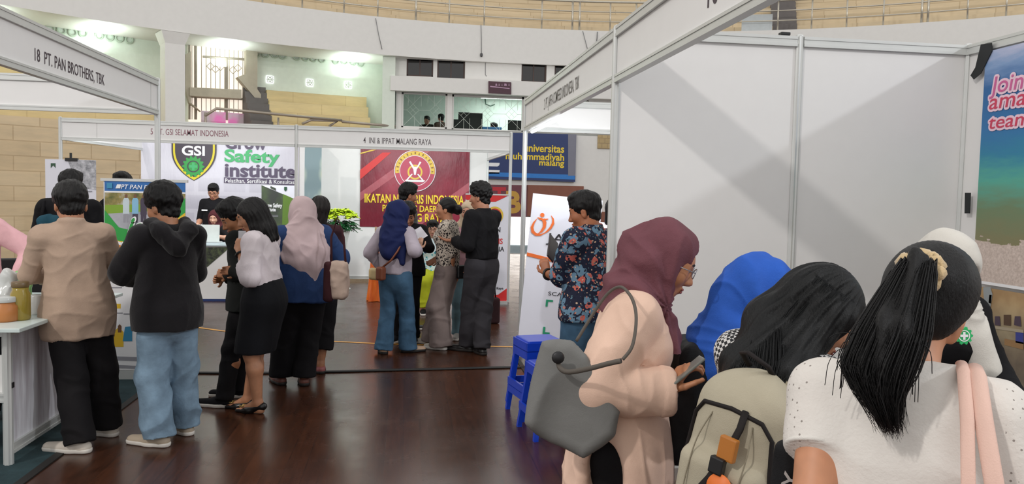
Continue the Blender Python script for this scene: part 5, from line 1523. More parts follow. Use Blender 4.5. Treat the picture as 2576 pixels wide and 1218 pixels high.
        # legs and feet
        for i in (0, 1):
            hp_, K_, A_ = s.hipj[i], s.K[i], s.A[i]; f = R(s.feet[i][2]); fd = V(-math.sin(f), math.cos(f), 0)
            sc.cone(hp_, K_, .050 * H * b, .034 * H, .04); kc = K_ + (A_ - K_) * .3 - V(0, .008 * H, 0)
            sc.cone(K_, kc, .034 * H, .036 * H, .03); sc.cone(kc, A_, .036 * H, .021 * H, .03)
            A0 = V(A_[0], A_[1], A_[2] - .05 * H)
            sc.cone(A_ - fd * .01, A0 - fd * .022 + V(0, 0, .026), .026, .026, .02); sc.cone(A_, A0 + fd * .105 + V(0, 0, .022), .03, .022, .02); sc.cone(A0 - fd * .02 + V(0, 0, .024), A0 + fd * .15 + V(0, 0, .014), .024, .015, .02)
        if s.P[2] < 2: sc.clip((0, 0, .002), (0, 0, -1))
        s.body_o = sc.mesh('body', s.tone, s.e)
        if face:
            for q in (-1, 1):
                m = MB(); r = .0115 * hs; m.lathe([(max(r * math.sin(PI * k / 8), 1e-4), -r * math.cos(PI * k / 8)) for k in range(9)], 14)
                o = m.build('eye', EYE_W, s.e, True); o.location = s.hp(q * .031, .0735, .0022); o.rotation_euler = Matrix([list(r_) for r_ in s.Rh]).to_euler()
                m = MB(); m.tube([s.hp(q * (.014 + .034 * t), .091 - .02 * t * t, .022 + .006 * math.sin(PI * min(1, t * 1.1)) - .003 * t) for t in (0, .25, .5, .75, 1)], [.003, .0042, .004, .003, .0015], 6)
                m.build('eyebrow', BROW, s.e, True)
            m = MB(); m.tube([s.hp(x, .0935 - 8 * x * x, -.0625 - 1.5 * x * x) for x in (-.022, -.011, 0, .011, .022)], [.002, .0045, .005, .0045, .002], 8)
            m.tube([s.hp(x, .0915 - 8 * x * x, -.0725 + 1.5 * x * x) for x in (-.02, -.01, 0, .01, .02)], [.002, .005, .006, .005, .002], 8); m.build('lips', LIPS, s.e, True)
        return s

    # ---- clothes
    def shirt(s, mat, hem=.47, sleeve='long', loose=.012, flare=.0, name='shirt', seed=1, amp=.006, freq=9, collar=.02, cuff=None, srad=(.0, .0, .0), belly=0, h=None, hem_cut=None, puff=0, slen=.72):
        H, b = s.H, s.bw; h = h or s.h
        hemz = hem * H if hem < 1 else hem
        ends = []
        for i in (0, 1):
            if sleeve == 'long': ends.append(s.E[i] + (s.W[i] - s.E[i]) * .96)
            elif sleeve == 'roll': ends.append(s.E[i] + (s.W[i] - s.E[i]) * .5)
            elif sleeve == 'elbow': ends.append(s.E[i] + (s.W[i] - s.E[i]) * .06)
            else: ends.append(s.S[i] + (s.E[i] - s.S[i]) * slen)
        pts = [*s.S, *ends, *(s.E if sleeve in ('long', 'roll', 'elbow') else ends), s.N, s.P, V(0, s.P[1], hemz)]
        lo, hi = s.bb(pts, .2); lo[2] = hemz - .03 if hem_cut is None else lo[2]; lo[:2] -= flare; hi[:2] += flare
        sc = Sculpt(lo, hi, h); fl = (1, .70, 1); L = loose
        ch = s.P + s.Rt @ V(0, 0, .215 * H); wa = s.P + s.Rt @ V(0, .0, .10 * H)
        bot = V(s.P[0], s.P[1], hemz - .06)
        hipr = .106 * H * b + L + flare * .3
        # torso: hem -> hips -> waist -> chest -> shoulders
        if hemz < s.P[2]:
            sc.cone(bot, s.P, hipr + flare, hipr, .04, fl); sc.cone(s.P, wa, hipr, .082 * H * b + L, .06, fl)
        else:
            t = s.P + s.Rt @ V(0, 0, hemz - s.P[2] - .05); sc.cone(t, wa, .092 * H * b + L, .082 * H * b + L, .06, fl)
        sc.cone(wa, ch, .082 * H * b + L, .090 * H * b + L * .8, .06, fl)
        if belly: sc.ell(wa + s.Rt @ V(0, .05, -.02), (.09 * H * b, .075 * H * b, .1 * H), .06)
        if s.female:
            for q in (-1, 1): sc.ell(s.P + s.Rt @ V(q * .045 * H, .05 * H, .205 * H), (.045 * H, .036 * H, .042 * H), .05)
        sc.cone(s.S[0], s.S[1], .032 * H + L * .5, .032 * H + L * .5, .05); sc.cone(ch, s.N - s.up * .045 * H, .086 * H * b + L * .5, .05 * H, .05, fl)
        for i in (0, 1): sc.cone(s.N - s.up * .022 * H, s.S[i], .031 * H + L * .3, .030 * H + L * .4, .03)
        for i in (0, 1):
            r0, r1, r2 = .0325 * H * b + L * .55 + srad[0], .0285 * H * b + L * .55 + srad[1], .019 * H * b + L * .5 + srad[2]
            if sleeve in ('long', 'roll', 'elbow'):
                sc.cone(s.S[i], s.E[i], r0, r1, .02, cut=False); W_ = ends[i]
                sc.cone(s.E[i], W_, r1, r2 if sleeve == 'long' else r1 * .95, .012, cut=True)
                if cuff: sc.cone(W_ - unit(W_ - s.E[i]) * .012, W_ + unit(W_ - s.E[i]) * .02, r2 * 1.02 + .004, r2 + .003, .006, cut=True, cut_a=True)
            else:
                sc.cone(s.S[i], ends[i], r0, r1 * 1.12 + puff, .03, cut=True)
                if puff:
                    dd = unit(ends[i] - s.S[i]); sc.ell(s.S[i] + (ends[i] - s.S[i]) * .6, (r1 + puff * 1.7,) * 3, .03)
        if collar: sc.cone(s.N - s.up * .03, s.N + s.up * collar, .047 * H * (.9 if s.female else 1) + .004, .040 * H * (.9 if s.female else 1) + .004, .015, cut=True)
        if hem_cut is None: sc.clip((0, 0, hemz), (0, 0, -1))
        else: hem_cut(sc)
        d0 = cloth_disp(amp, freq, seed)
        return sc.mesh(name, mat, s.e, d0)
    def pants(s, mat, hem=.035, r=(.058, .048, .04), top=None, name='trousers', seed=3, amp=.006, cutz=None):
        H, b = s.H, s.bw; r = [q * H for q in r]
        tz = s.P[2] + .06 * H if top is None else top * H
        lo, hi = s.bb([*s.hipj, *s.K, *s.A, s.P], .17); lo[2] = 0
        sc = Sculpt(lo, hi, s.h)
        sc.cone(s.P - V(0, 0, .03 * H), s.P + s.Rt @ V(0, 0, .08 * H), .098 * H * b + .006, .085 * H * b + .006, .04, (1, .72, 1))
        for i in (0, 1):
            B = s.A[i] + (s.K[i] - s.A[i]) * ((hem * H - .05 * H) / (max(s.K[i][2] - s.A[i][2], .05)))
            d = unit(s.A[i] - s.K[i]); 
            sc.cone(s.hipj[i], s.K[i], r[0] * b, r[1], .03); sc.cone(s.K[i], B, r[1], r[2], .03, cut=True)
        sc.clip((0, 0, tz), (0, 0, 1)); sc.clip((0, 0, max(.012, hem * H if cutz is None else cutz)), (0, 0, -1))
        def disp(v):
            # more folds behind the knee and above the shoe
            w_ = np.exp(-((v[:, 2] - .28 * H) / .12) ** 2) + np.exp(-((v[:, 2] - .1 * H) / .1) ** 2) + .35
            return amp * w_ * (1.2 * creases(v, 11, seed, (1, 1, 1.6)) - .4)
        return sc.mesh(name, mat, s.e, disp)
    def skirt(s, mat, hem=.30, top=.60, r=(.094, .118, .108), name='skirt', seed=5):
        H = s.H; sc = Sculpt(*s.bb([s.P + V(0, 0, .12 * H), V(s.P[0], s.P[1], hem * H)], .26), s.h)
        m = (s.K[0] + s.K[1]) / 2
        sc.cone(s.P + V(0, 0, .1 * H), s.P, r[0] * H, r[1] * H, .04, (1, .78, 1)); sc.cone(s.P, V(m[0], m[1], hem * H - .05), r[1] * H, r[2] * H, .04, (1, .8, 1))
        sc.clip((0, 0, hem * H), (0, 0, -1)); sc.clip((0, 0, top * H), (0, 0, 1))
        return sc.mesh(name, mat, s.e, cloth_disp(.004, 8, seed, (1.4, 1.4, .4)))
    def shoes(s, mat, sole=None, L=.245, kind='shoe', w_=.043, name=None, heel=0):
        for i in (0, 1):
            f = R(s.feet[i][2]); fd = V(-math.sin(f), math.cos(f), 0); A = s.A[i]; A0 = V(A[0], A[1], A[2] - .05 * s.H)
            lo, hi = s.bb([A0 - fd * .09, A0 + fd * .2, A0 + V(0, 0, .12)], .07); lo[2] = A0[2] - .02
            hz = .5 if heel else 1
            heelp = A0 - fd * .035; toe = A0 + fd * (L - .085)
            sc = Sculpt(lo, hi, .0055)
            if heel:
                sc.cone(heelp + V(0, 0, .052), A0 + fd * .07 + V(0, 0, .02), .034, .036, .02, (1, 1, .8)); sc.cone(A0 + fd * .07 + V(0, 0, .018), toe + V(0, 0, .012), .036, .02, .02, (1, 1, .7)); sc.cone(heelp + V(0, 0, .05), heelp + V(0, 0, .003), .018, .009, .012)
                sc.ell(A0 + fd * .03 + V(0, 0, .075), (.034, .034, .03), .01, mode='s')
            else:
                sc.cone(heelp + V(0, 0, .035), A0 + fd * .06 + V(0, 0, .035), .036, w_, .02, (1, 1, .9)); sc.cone(A0 + fd * .05 + V(0, 0, .03), toe + V(0, 0, .026), w_, .034, .02, (1, 1, .82)); sc.cone(heelp + V(0, 0, .03) + fd * .015, A0 + V(0, 0, .085 if kind == 'shoe' else .06), .036, .034, .02)
                sc.clip(A0 + V(0, 0, .016), (0, 0, -1)); sc.clip(A0 + V(0, 0, .095 if kind == 'shoe' else .06), (0, 0, 1))
            sc.clip(A0 + V(0, 0, .001), (0, 0, -1))
            o = sc.mesh(name or kind, mat, s.e)
            if sole and not heel:
                sc = Sculpt(lo, hi, .0055); sc.cone(heelp + V(0, 0, .02), A0 + fd * .06 + V(0, 0, .02), .040, w_ + .004, .02); sc.cone(A0 + fd * .05 + V(0, 0, .02), toe + V(0, 0, .02), w_ + .004, .038, .02)
                sc.clip(A0 + V(0, 0, .001), (0, 0, -1)); sc.clip(A0 + V(0, 0, .028), (0, 0, 1)); sc.mesh('sole', sole, o)

    # ---- hair and head cloths
    def short_hair(s, mat=None, vol=1.0, top=.0, seed=2, nape=-.055, fringe=.028, h=None, curly=.35):
        sc = Sculpt(*s.bb([s.hp(0, 0, .14 + top), s.hp(0, -.13, 0), s.hp(.11, 0, 0), s.hp(-.11, 0, 0), s.hp(0, .12, 0), s.hp(0, 0, -.1)], .03), h or min(s.h, .006))
        hs, Q = s.hs, s.Rh
        sc.ell(s.hp(0, -.010, .052 + top * .4), np.array((.080 * vol, .097 * vol, .080 * vol + top * .6)) * hs, .02, Q)
        sc.ell(s.hp(0, -.016, .034), np.array((.0768, .0955, .0868)) * hs, .02, Q)
        sc.ell(s.hp(0, -.034, -.038), np.array((.0595, .0585, .05)) * hs, .02, Q)
        sc.ell(s.hp(0, .035, .098 + top * .5), np.array((.062, .058, .026 + top * .5)) * hs, .03, Q)
        # clear the face, the sides under the temple and below the nape
        sc.ell(s.hp(0, .118, -.055), np.array((.075, .075, .055 + fringe + .02)) * hs, .012, Q, 's')
        for q in (-1, 1): sc.ell(s.hp(q * .092, .022, -.05), np.array((.034, .058, .055)) * hs, .015, Q, 's')
        sc.clip(s.hp(0, 0, nape - .025), s.Rh @ V(0, .35, -1))
        def disp(v):
            q = (v - s.HC) @ s.Rh; a = np.arctan2(q[:, 0], q[:, 1] + .01)
            st = np.sin(a * 17 + 3 * np.sin(q[:, 2] * 40 + a * 3)) * .5 + np.sin(a * 31 + q[:, 2] * 30) * .3
            return .0032 * st + .0065 * curly * lumps(v, 75, seed) + .003 * lumps(v, 28, seed + 3)
        return sc.mesh('hair', mat or HAIR, s.e, disp)
    def hijab(s, mat, front=.16, back=.16, width=.16, seed=4, amp=.006, nf=13, h=None, vol=1.0, opening=1.0, shoulder_r=1.0, disp_extra=None, name='hijab', chin=-.105, custom=None, pin=None, cape=None):
        H = s.H
        f_pt = s.N + s.Rt @ V(0, .075 * H * 1.0, -front); b_pt = s.N + s.Rt @ V(0, -.06 * H, -back)
        sc = Sculpt(*s.bb([s.hp(0, 0, .15), s.hp(0, -.16, 0), s.hp(.13, 0, 0), s.hp(-.13, 0, 0), s.hp(0, .13, 0), f_pt, b_pt, s.S[0], s.S[1]] + ([s.N + s.Rt @ V(0, -.15, -cape[1] * 1.05)] if cape else []), .1), h or s.h)
        hs, Q = s.hs, s.Rh
        sc.ell(s.hp(0, -.018, .032), np.array((.088, .112, .1)) * hs * vol, .02, Q)
        sc.ell(s.hp(0, -.03, -.04), np.array((.084, .098, .1)) * hs * vol, .05, Q)
        sc.cone(s.hp(0, .028, chin), s.N + s.Rt @ V(0, .03, -.02), .052, .07, .04)
        sc.cone(s.hp(0, -.03, -.06), s.N + s.Rt @ V(0, -.02, -.01), .085 * vol, .085, .05)
        if front: sc.cone(s.N + s.Rt @ V(0, .035, -.0), f_pt, .07, width * .55, .05, (1, .55, 1)); sc.cone(s.N + s.Rt @ V(-width * .6, .01, -.03), s.N + s.Rt @ V(width * .6, .01, -.03), .055, .055, .05)
        if back: sc.cone(s.N + s.Rt @ V(0, -.035, .0), b_pt, .08, width * .6, .05, (1, .55, 1))
        if cape: sc.ell(s.N + s.Rt @ V(0, -.05, -cape[1] * .42), (cape[0], .095, cape[1] * .62), .06, s.Rt)
        if custom: custom(sc)
        sc.ell(s.hp(0, .112, -.018), np.array((.055, .078, .085)) * hs * opening, .012, Q, 's')
        pp = s.hp(0, .05, -.13) if pin is None else pin
        def disp(v):
            q = (v - pp) @ s.Rh; a = np.arctan2(q[:, 2], -q[:, 1] + .02); r = np.linalg.norm(q, axis=1)
            fold = np.sin(a * nf + 1.8 * np.sin(q[:, 0] * 22) + 2.2 * lumps(v, 7, seed))
            fine = creases(np.stack([a * .16, r * .25, q[:, 0] * .5], 1), 34, seed + 2) ** 1.6
            return amp * (fold * np.clip(r / .14, .2, 1) * .55 + .9 * fine * np.clip(r / .12, .2, 1) + .4 * creases(v, 12, seed) - .4)
        return sc.mesh(name, mat, s.e, disp)
    def glasses(s, mat=BLACK):
        m = MB()
        for q in (-1, 1):
            m.tube([s.hp(q * .032 + .023 * math.cos(2 * PI * k / 16), .103 - abs(.012 * math.cos(2 * PI * k / 16)) * .3, .002 + .017 * math.sin(2 * PI * k / 16)) for k in range(16)], .0017, 6, closed=True)
            m.tube([s.hp(q * .055, .1, .006), s.hp(q * .076, .04, .004), s.hp(q * .078, -.005, .0)], .0016, 6)
        m.tube([s.hp(-.009, .104, .004), s.hp(.009, .104, .004)], .0016, 6)
        return m.build('spectacles', mat, s.e, True)
# ================================================================== PEOPLE
def depth(p): return (Vector(p) - EYE_P).dot(C_F)
class Spot:
    """place on the floor with a heading, converts pixels into figure coordinates"""
    def __init__(s, px, py, face, d=None):
        s.p = at_z(px, py) if d is None else at(px, py, d); s.p.z = 0; s.face = face
        s.d = depth(s.p); s.M = Matrix.Rotation(R(-face), 3, 'Z')
    def pose(s, px, py, dd=0.0):
        """local point seen at a pixel, dd metres farther than the figure"""
        w = at(px, py, s.d + dd); q = s.M @ (w - Vector((s.p.x, s.p.y, 0))); return V(*q)
    def foot(s, px, py, yaw): w = at_z(px, py); q = s.M @ (w - s.p); return (q.x, q.y, yaw - s.face)
    def top(s, px, py): return at(px, py, s.d).z
    def world(s, v): return Matrix.Rotation(R(s.face), 3, 'Z') @ Vector(v) + Vector((s.p.x, s.p.y, 0))
WSOLE = plain('white_sole', (214, 208, 200), .6); DSOLE = plain('dark_sole', (34, 30, 28), .6)
BLACK_F = fabric('black_cotton', (20, 19, 22)); BLACK_T = fabric('black_trouser', (24, 22, 24))
JEANS = fabric('light_jeans', (122, 146, 166), .85, 500, .28, .35, 0, 9); JEANS_D = fabric('mid_jeans', (66, 96, 122), .85, 500, .3, .35, 0, 8)
def fig(px, py, top, face, label, H=None, d=None, **kw):
    sp = Spot(px, py, face, d)
    return sp, (H or sp.top(*top) * 1.0), label, kw

# ---- beige shirt man
sp = Spot(200, 1116, 24)
p = Person(sp.p, sp.top(170, 457), 24, 'person in a beige shirt and black trousers standing at the left counter', build=1.0, side_lean=-3, hscale=1.1, h=.008,
           arms=((V(-.13, .28, 1.0), V(-.8, -.6, -.6)), (V(.12, .30, 1.0), V(.7, -.6, -.6))), feet=(sp.foot(200, 1138, 78), sp.foot(272, 1096, 62)), head=(18, 6, 0))
p.body(); p.short_hair(hair_mat((26, 22, 22)), 1.10)
BEIGE = fabric('beige_linen', (176, 152, 134), .9, 300, .10, .3)
p.shirt(BEIGE, hem=.415, flare=.0, loose=.020, collar=.045, amp=.012, freq=8)
p.pants(BLACK_T, r=(.06, .055, .053), amp=.007); p.shoes(plain('off_white_trainer', (206, 196, 184), .6), WSOLE, L=.275, name='trainer')
# ---- black hoodie man
sp = Spot(424, 1118, 38)
p = Person(sp.p, sp.top(418, 464), 38, 'person in a black hooded sweater and baggy light blue jeans', build=1.0, h=.008,
           arms=((V(-.10, .30, 1.0), V(-.8, -.3, -.5)), (V(.10, .30, 1.02), V(.7, -.6, -.6))), feet=(sp.foot(400, 1122, 70), sp.foot(465, 1092, 48)), head=(14, 22, 0))
p.body(); p.short_hair(None, 1.14, top=.012, fringe=.0, curly=.6)
HOOD = fabric('black_fleece', (25, 23, 26), .95, 260, .14, .4, sheen=.15)
p.shirt(HOOD, hem=.45, flare=.008, loose=.026, collar=.0, srad=(.004, .008, .010), amp=.010, freq=7, seed=7)
sc = Sculpt(*p.bb([p.N, p.N + V(0, -.16, -.18), p.N + V(.15, .1, .1), p.N + V(-.15, .1, .1)], .06), .007)
for q in (-1, 1): sc.chain([p.N + V(0, -.125, -.10), p.N + V(q * .085, -.09, -.01), p.N + V(q * .10, .0, .025), p.N + V(q * .05, .08, -.01)], [.055, .045, .036, .026], .03)
p_hood = sc.mesh('hood', HOOD, p.e, cloth_disp(.008, 14, 3))
p.pants(JEANS, r=(.060, .058, .060), amp=.012, seed=11); p.shoes(plain('tan_trainer', (176, 160, 140), .6), WSOLE, L=.27, name='trainer')
# ---- man with teal backpack behind the counter
sp = Spot(176, 640, 8, 7.0)
p = Person(sp.p, sp.top(150, 424), 8, 'person in a black jacket with a teal backpack behind the beige shirt', h=.010, build=1.05, head=(5, -25, 0))
p.body(); p.short_hair(None, 1.04); p.shirt(BLACK_F, hem=.5, loose=.03, amp=.008); p.pants(BLACK_T)
w_ = sp.world((-.10, -.19, 1.19)); e = empty('backpack', w_, R(8), 'teal backpack on the back of the person in the black jacket', 'backpack')
sc = Sculpt((-.2, -.16, -.3), (.2, .16, .3), .009); sc.box((0, 0, -.0), (.10, .08, .13), None, 0, .06); sc.box((0, -.08, -.04), (.08, .03, .07), None, .02, .03)
sc.mesh('bag_body', fabric('teal_canvas', (36, 76, 92)), e, cloth_disp(.01, 9, 2))
for x in (-.08, .08): MB().tube([(x, .05, .12), (x, .12, .24), (x, .22, .26)], .014, 8).build('strap', BLACK_F, e, True)
# ---- person behind the Pan Brothers banner
sp = Spot(314, 900, 170, 8.2)
p = Person(sp.p, sp.top(316, 431), 170, 'person in black almost hidden behind the roll-up banner, hair showing over its top', h=.010, arms=((None, None), (V(.34, .05, 1.0), V(1, -.3, 0))))
p.body(); p.short_hair(None, 1.05); p.shirt(BLACK_F, hem=.5, loose=.02); p.pants(BLACK_T)
# ---- pink sleeve at the left edge
sp = Spot(-64, 900, 172, 5.2)
p = Person(sp.p, 1.60, 172, 'person in pink at the left edge reaching an arm down to the counter', h=.009, female=True, head=(20, 0, 0), tone=(190, 136, 108),
           arms=((sp.pose(38, 712, -.12), V(-1, -.4, -.2)), (V(.22, .2, .9), None)), curl=(.4, .5))
p.body(); PINK = fabric('pink_knit', (228, 178, 184), .9, 200, .08, .3)
p.shirt(PINK, hem=.5, loose=.02, srad=(.006, .008, .006)); p.hijab(fabric('pink_voile', (220, 160, 170)), .2, .2); p.pants(BLACK_T)
# ---- GSI man with glasses
sp = Spot(540, 760, 168, 12.9)
p = Person(sp.p, sp.top(538, 459), 168, 'person with glasses in a black polo shirt standing behind the far front desk', h=.009, head=(22, 12, 0), build=1.05, tone=(186, 132, 104),
           arms=((V(-.2, .2, .95), None), (V(.2, .2, .95), None)))
p.body(face=True); p.short_hair(None, 1.0, fringe=.005, h=.006); p.glasses()
p.shirt(BLACK_F, hem=.5, sleeve='elbow', loose=.02, collar=.025); p.pants(BLACK_T)
m = MB(); M_ = frame(p.P + V(.1, .125, .2 * p.H), (-1, .2, 0), (0, 0, 1)); flat(m, M_, [(-.06, 0), (.05, 0), (.05, .022), (-.06, .022)], .012, 0); m.build('name_print', whi, p.e)
# ---- seated GSI woman
sp = Spot(543, 760, 160, 12.35)
p = Person(sp.p, 1.50, 152, 'person in a maroon hijab and black polo with green marks seated at the far desk', h=.009, female=True, hip=.36, feet=((-.1, .35, 0), (.1, .35, 0)), head=(12, 25, 0), tone=(204, 158, 134), curl=(.5, .5),
           arms=((V(-.22, .25, .86), V(-1, -.3, -.6)), (V(.2, .22, .98), V(1, -.3, -.8))))
p.body(face=True); p.shirt(BLACK_F, hem=.33, sleeve='elbow', loose=.02); p.hijab(fabric('maroon_crepe', (74, 34, 38)), .17, .16, h=.008)
p.pants(BLACK_T, hem=.06)
m = MB()
for x, z in ((-.09, .225), (.1, .19)): flat(m, frame(p.P + V(x, .155, z * p.H), (-1, 0, 0), (0, .15, 1)), gear(0, 0, .032, 8), .012, 0)
m.build('logo_print', ink('mint_green', (80, 190, 110)), p.e)
# ---- couple: man in black
sp = Spot(626, 1004, 78)
p = Person(sp.p, sp.top(580, 492) * .99, 78, 'person in black with arms folded beside the white shirt, black canvas shoes', h=.008, head=(30, 38, 0), lean=5, build=1.05, tone=(176, 120, 84),
           arms=((sp.pose(572, 690, -.16), V(-.6, -.8, -.6)), (sp.pose(562, 700, .04), V(1, -.2, -.4))), handdir=(sp.pose(536, 686, -.10) - sp.pose(572, 690, -.16), V(-.8, .3, 0)), feet=(sp.foot(565, 1024, 78), sp.foot(600, 1000, 80)), curl=(.6, .6))
p.body(face=True); p.short_hair(None, 1.05, top=.008)
DKG = fabric('black_green_cotton', (24, 26, 25)); p.shirt(DKG, hem=.455, loose=.022, flare=.03, srad=(.008, .01, .012), amp=.009, seed=9)
p.pants(BLACK_F, r=(.062, .046, .042)); p.shoes(BLACK_F, WSOLE, L=.28, name='canvas_shoe')
# ---- couple: woman in white shirt and black skirt
sp = Spot(664, 1036, 74)
Hw = sp.top(655, 496)
p = Person(sp.p, Hw, 74, 'person in a white shirt and black skirt holding a phone to the ear', h=.0075, female=True, head=(22, 30, 0), lean=4, tone=(186, 132, 100),
           arms=((sp.pose(604, 634, -.16), V(-.1, .3, -1)), (V(.12, .26, 1.0), V(1, -.4, -.5))), handdir=(sp.pose(599, 578, -.12) - sp.pose(604, 634, -.16), None), palm=(V(.9, -.2, 0), None),
           feet=(sp.foot(648, 1040, 74), sp.foot(622, 1030, 76)), curl=(.75, .4), bare_legs=True)
p.feet = tuple((f[0], f[1], f[2], .0) for f in p.feet)
p.body(face=True)
WSH = fabric('white_cotton', (222, 212, 216), .85, 300, .06, .3)
p.shirt(WSH, hem=.60, sleeve='roll', loose=.022, srad=(.006, .012, .012), cuff=True, amp=.009, freq=10, seed=12, collar=.03)
p.skirt(fabric('black_skirt', (22, 23, 27)), hem=.285, top=.625)
p.shoes(plain('black_patent', (20, 18, 18), .25), L=.235, heel=1, name='court_shoe')
def long_hair(p, pts, rs, mat=None, seed=5, h=None, bangs=True, name='hair', clear=True):
    sc = Sculpt(*p.bb([p.hp(0, 0, .14), p.hp(0, -.13, 0), p.hp(.12, 0, 0), p.hp(-.12, 0, 0), p.hp(0, .12, 0)] + [q for c in pts for q in c], .09), h or p.h)
    sc.ell(p.hp(0, -.016, .036), np.array((.085, .106, .093)), .02, p.Rh)
    for c, r in zip(pts, rs): sc.chain(c, r, .03)
    if clear:
        sc.ell(p.hp(0, .115, -.045), np.array((.064, .075, .1)), .012, p.Rh, 's')
    def disp(v):
        q = (v - p.HC) @ p.Rh; a = np.arctan2(q[:, 0], -q[:, 1] + .03)
        w_ = np.clip((np.hypot(q[:, 0], q[:, 1] - .03) - .02) / .07, 0, 1)
        return w_ * (.003 * np.sin(a * 26 + 2.5 * lumps(v, 14, seed)) + .0015 * np.sin(a * 47 + q[:, 2] * 9)) + .003 * lumps(v, 20, seed, (1, 1, .4))
    return sc.mesh(name, mat or HAIR, p.e, disp)
long_hair(p, [[p.hp(-.05, -.03, 0), p.hp(-.065, -.03, -.12), p.hp(-.07, -.05, -.20)], [p.hp(.05, -.03, 0), p.hp(.065, -.03, -.12), p.hp(.07, -.04, -.2)], [p.hp(0, -.07, 0), p.hp(0, -.075, -.12), p.hp(0, -.085, -.2)], [p.hp(-.07, .03, .03), p.hp(-.075, .025, -.08), p.hp(-.07, .0, -.17)]],
          [[.055, .05, .036], [.055, .05, .036], [.06, .055, .04], [.02, .022, .02]])
w0 = p.W[0]; m = MB(); d_ = unit(p.W[0] - p.E[0]); Mw_ = frame(p.W[0] - d_ * .01, np.cross(d_, V(0, 0, 1)), np.cross(d_, np.cross(d_, V(0, 0, 1))))
e = empty('wristwatch', sp.world(p.W[0] - d_ * .02), R(74), 'dark wristwatch on the raised wrist of the person in white shirt', 'watch')
m = MB(); a_ = Vector(np.cross(d_, V(0, 0, 1))).normalized(); b_ = Vector(d_).cross(a_); m.tube([(a_ * math.cos(k * PI / 8) + b_ * math.sin(k * PI / 8)) * .034 for k in range(16)], .008, 6, closed=True); m.build('watch_strap', BLACK, e, True)
e = empty('mobile_phone', sp.world(p.W[0] + V(.03, .0, .10)), R(74), 'small pale phone held at the ear of the person in white shirt', 'phone')
MB().box((-.004, -.028, -.045), (.004, .028, .045)).build('phone_body', plain('pale_phone', (206, 206, 210), .3), e, bevel=.004)
for i in (0, 1):
    f = R(p.feet[i][2]); fd = V(-math.sin(f), math.cos(f), 0); A0 = V(p.A[i][0], p.A[i][1], p.A[i][2] - .05 * p.H) + fd * .11 + V(0, 0, .043); s_ = V(fd[1], -fd[0], 0)
    m = MB()
    for q in (-1, 1): m.tube([A0, A0 + s_ * q * .022 + fd * .012 + V(0, 0, .006), A0 + s_ * q * .022 - fd * .012 + V(0, 0, .006), A0], [.004, .006, .006, .004], 6)
    m.build('gold_bow', plain('gold_metal', (210, 176, 110), .3, .8), p.e, True)
# ---- pale hijab, navy tunic
sp = Spot(758, 972, 18)
p = Person(sp.p, sp.top(770, 497), 18, 'person in a long pale pink-grey hijab and navy tunic seen from behind', h=.008, female=True, build=1.12, head=(4, 28, 0),
           arms=((V(-.16, .22, 1.0), None), (V(.17, .22, .98), V(1, -.4, -.5))), feet=(sp.foot(705, 966, 30), sp.foot(765, 968, 10)))
p.body()
NAVY = fabric('navy_cotton', (40, 62, 104), .85, 300, .2, .3); p.shirt(NAVY, hem=.46, loose=.03, flare=.045, srad=(.008, .014, .012), amp=.011, freq=7, seed=4)
p.pants(BLACK_F, r=(.07, .064, .062), hem=.045)
GPH = fabric('pale_pink_grey_voile', (196, 174, 176), .8, 240, .08, .2)
def tip(sc): sc.cone(p.N + p.Rt @ V(.04, -.10, -.2), p.N + p.Rt @ V(.04, -.135, -.46), .11, .03, .06, (1, .5, 1)); sc.cone(p.N + p.Rt @ V(.14, -.03, -.06), p.N + p.Rt @ V(.19, -.06, -.34), .06, .03, .05, (1, .6, 1))
p.hijab(GPH, .2, .2, .19, amp=.008, nf=9, vol=1.1, custom=tip, cape=(.19, .36))
p.shoes(plain('brown_flat', (110, 66, 56), .5), DSOLE, L=.235, kind='flat', name='flat_shoe')
# ---- person behind her
sp = Spot(792, 962, 10)
sp = Spot(802, 936, 12)
p = Person(sp.p, sp.top(786, 494), 12, 'person with dark brown hair mostly hidden behind the pale hijab', h=.008, female=True, build=.95, feet=(sp.foot(774, 936, 60), sp.foot(806, 938, 10)))
p.body(); long_hair(p, [[p.hp(0, -.06, 0), p.hp(0, -.08, -.14)]], [[.07, .05]], HAIR_B); p.shirt(fabric('dark_maroon_cotton', (58, 34, 40)), hem=.5, loose=.015)
p.pants(BLACK_F, r=(.066, .06, .066), hem=.13); p.shoes(plain('rose_flat', (150, 84, 84), .5), DSOLE, L=.23, kind='flat', name='flat_shoe')
w_ = at(853, 695, 6.1); e = empty('tote_bag', w_, R(-10), 'beige canvas tote with a dark maroon side hanging beside the navy tunic', 'bag')
sc = Sculpt((-.16, -.12, -.22), (.16, .12, .2), .008); sc.box((0, 0, -.03), (.066, .05, .145), None, 0, .03); sc.mesh('bag_body', fabric('beige_canvas', (186, 164, 150)), e, cloth_disp(.012, 10, 6))
sc = Sculpt((-.16, -.12, -.22), (.0, .12, .2), .008); sc.box((-.072, -.008, -.04), (.035, .055, .155), None, 0, .025); sc.mesh('side_panel', fabric('maroon_canvas', (66, 36, 40)), e, cloth_disp(.006, 10, 7))
MB().tube([(-.06, 0, .08), (-.07, .02, .3), (-.03, .05, .46), (.02, .05, .3), (.05, 0, .1)], .009, 8).build('strap', fabric('maroon_canvas', (66, 36, 40)), e, True)
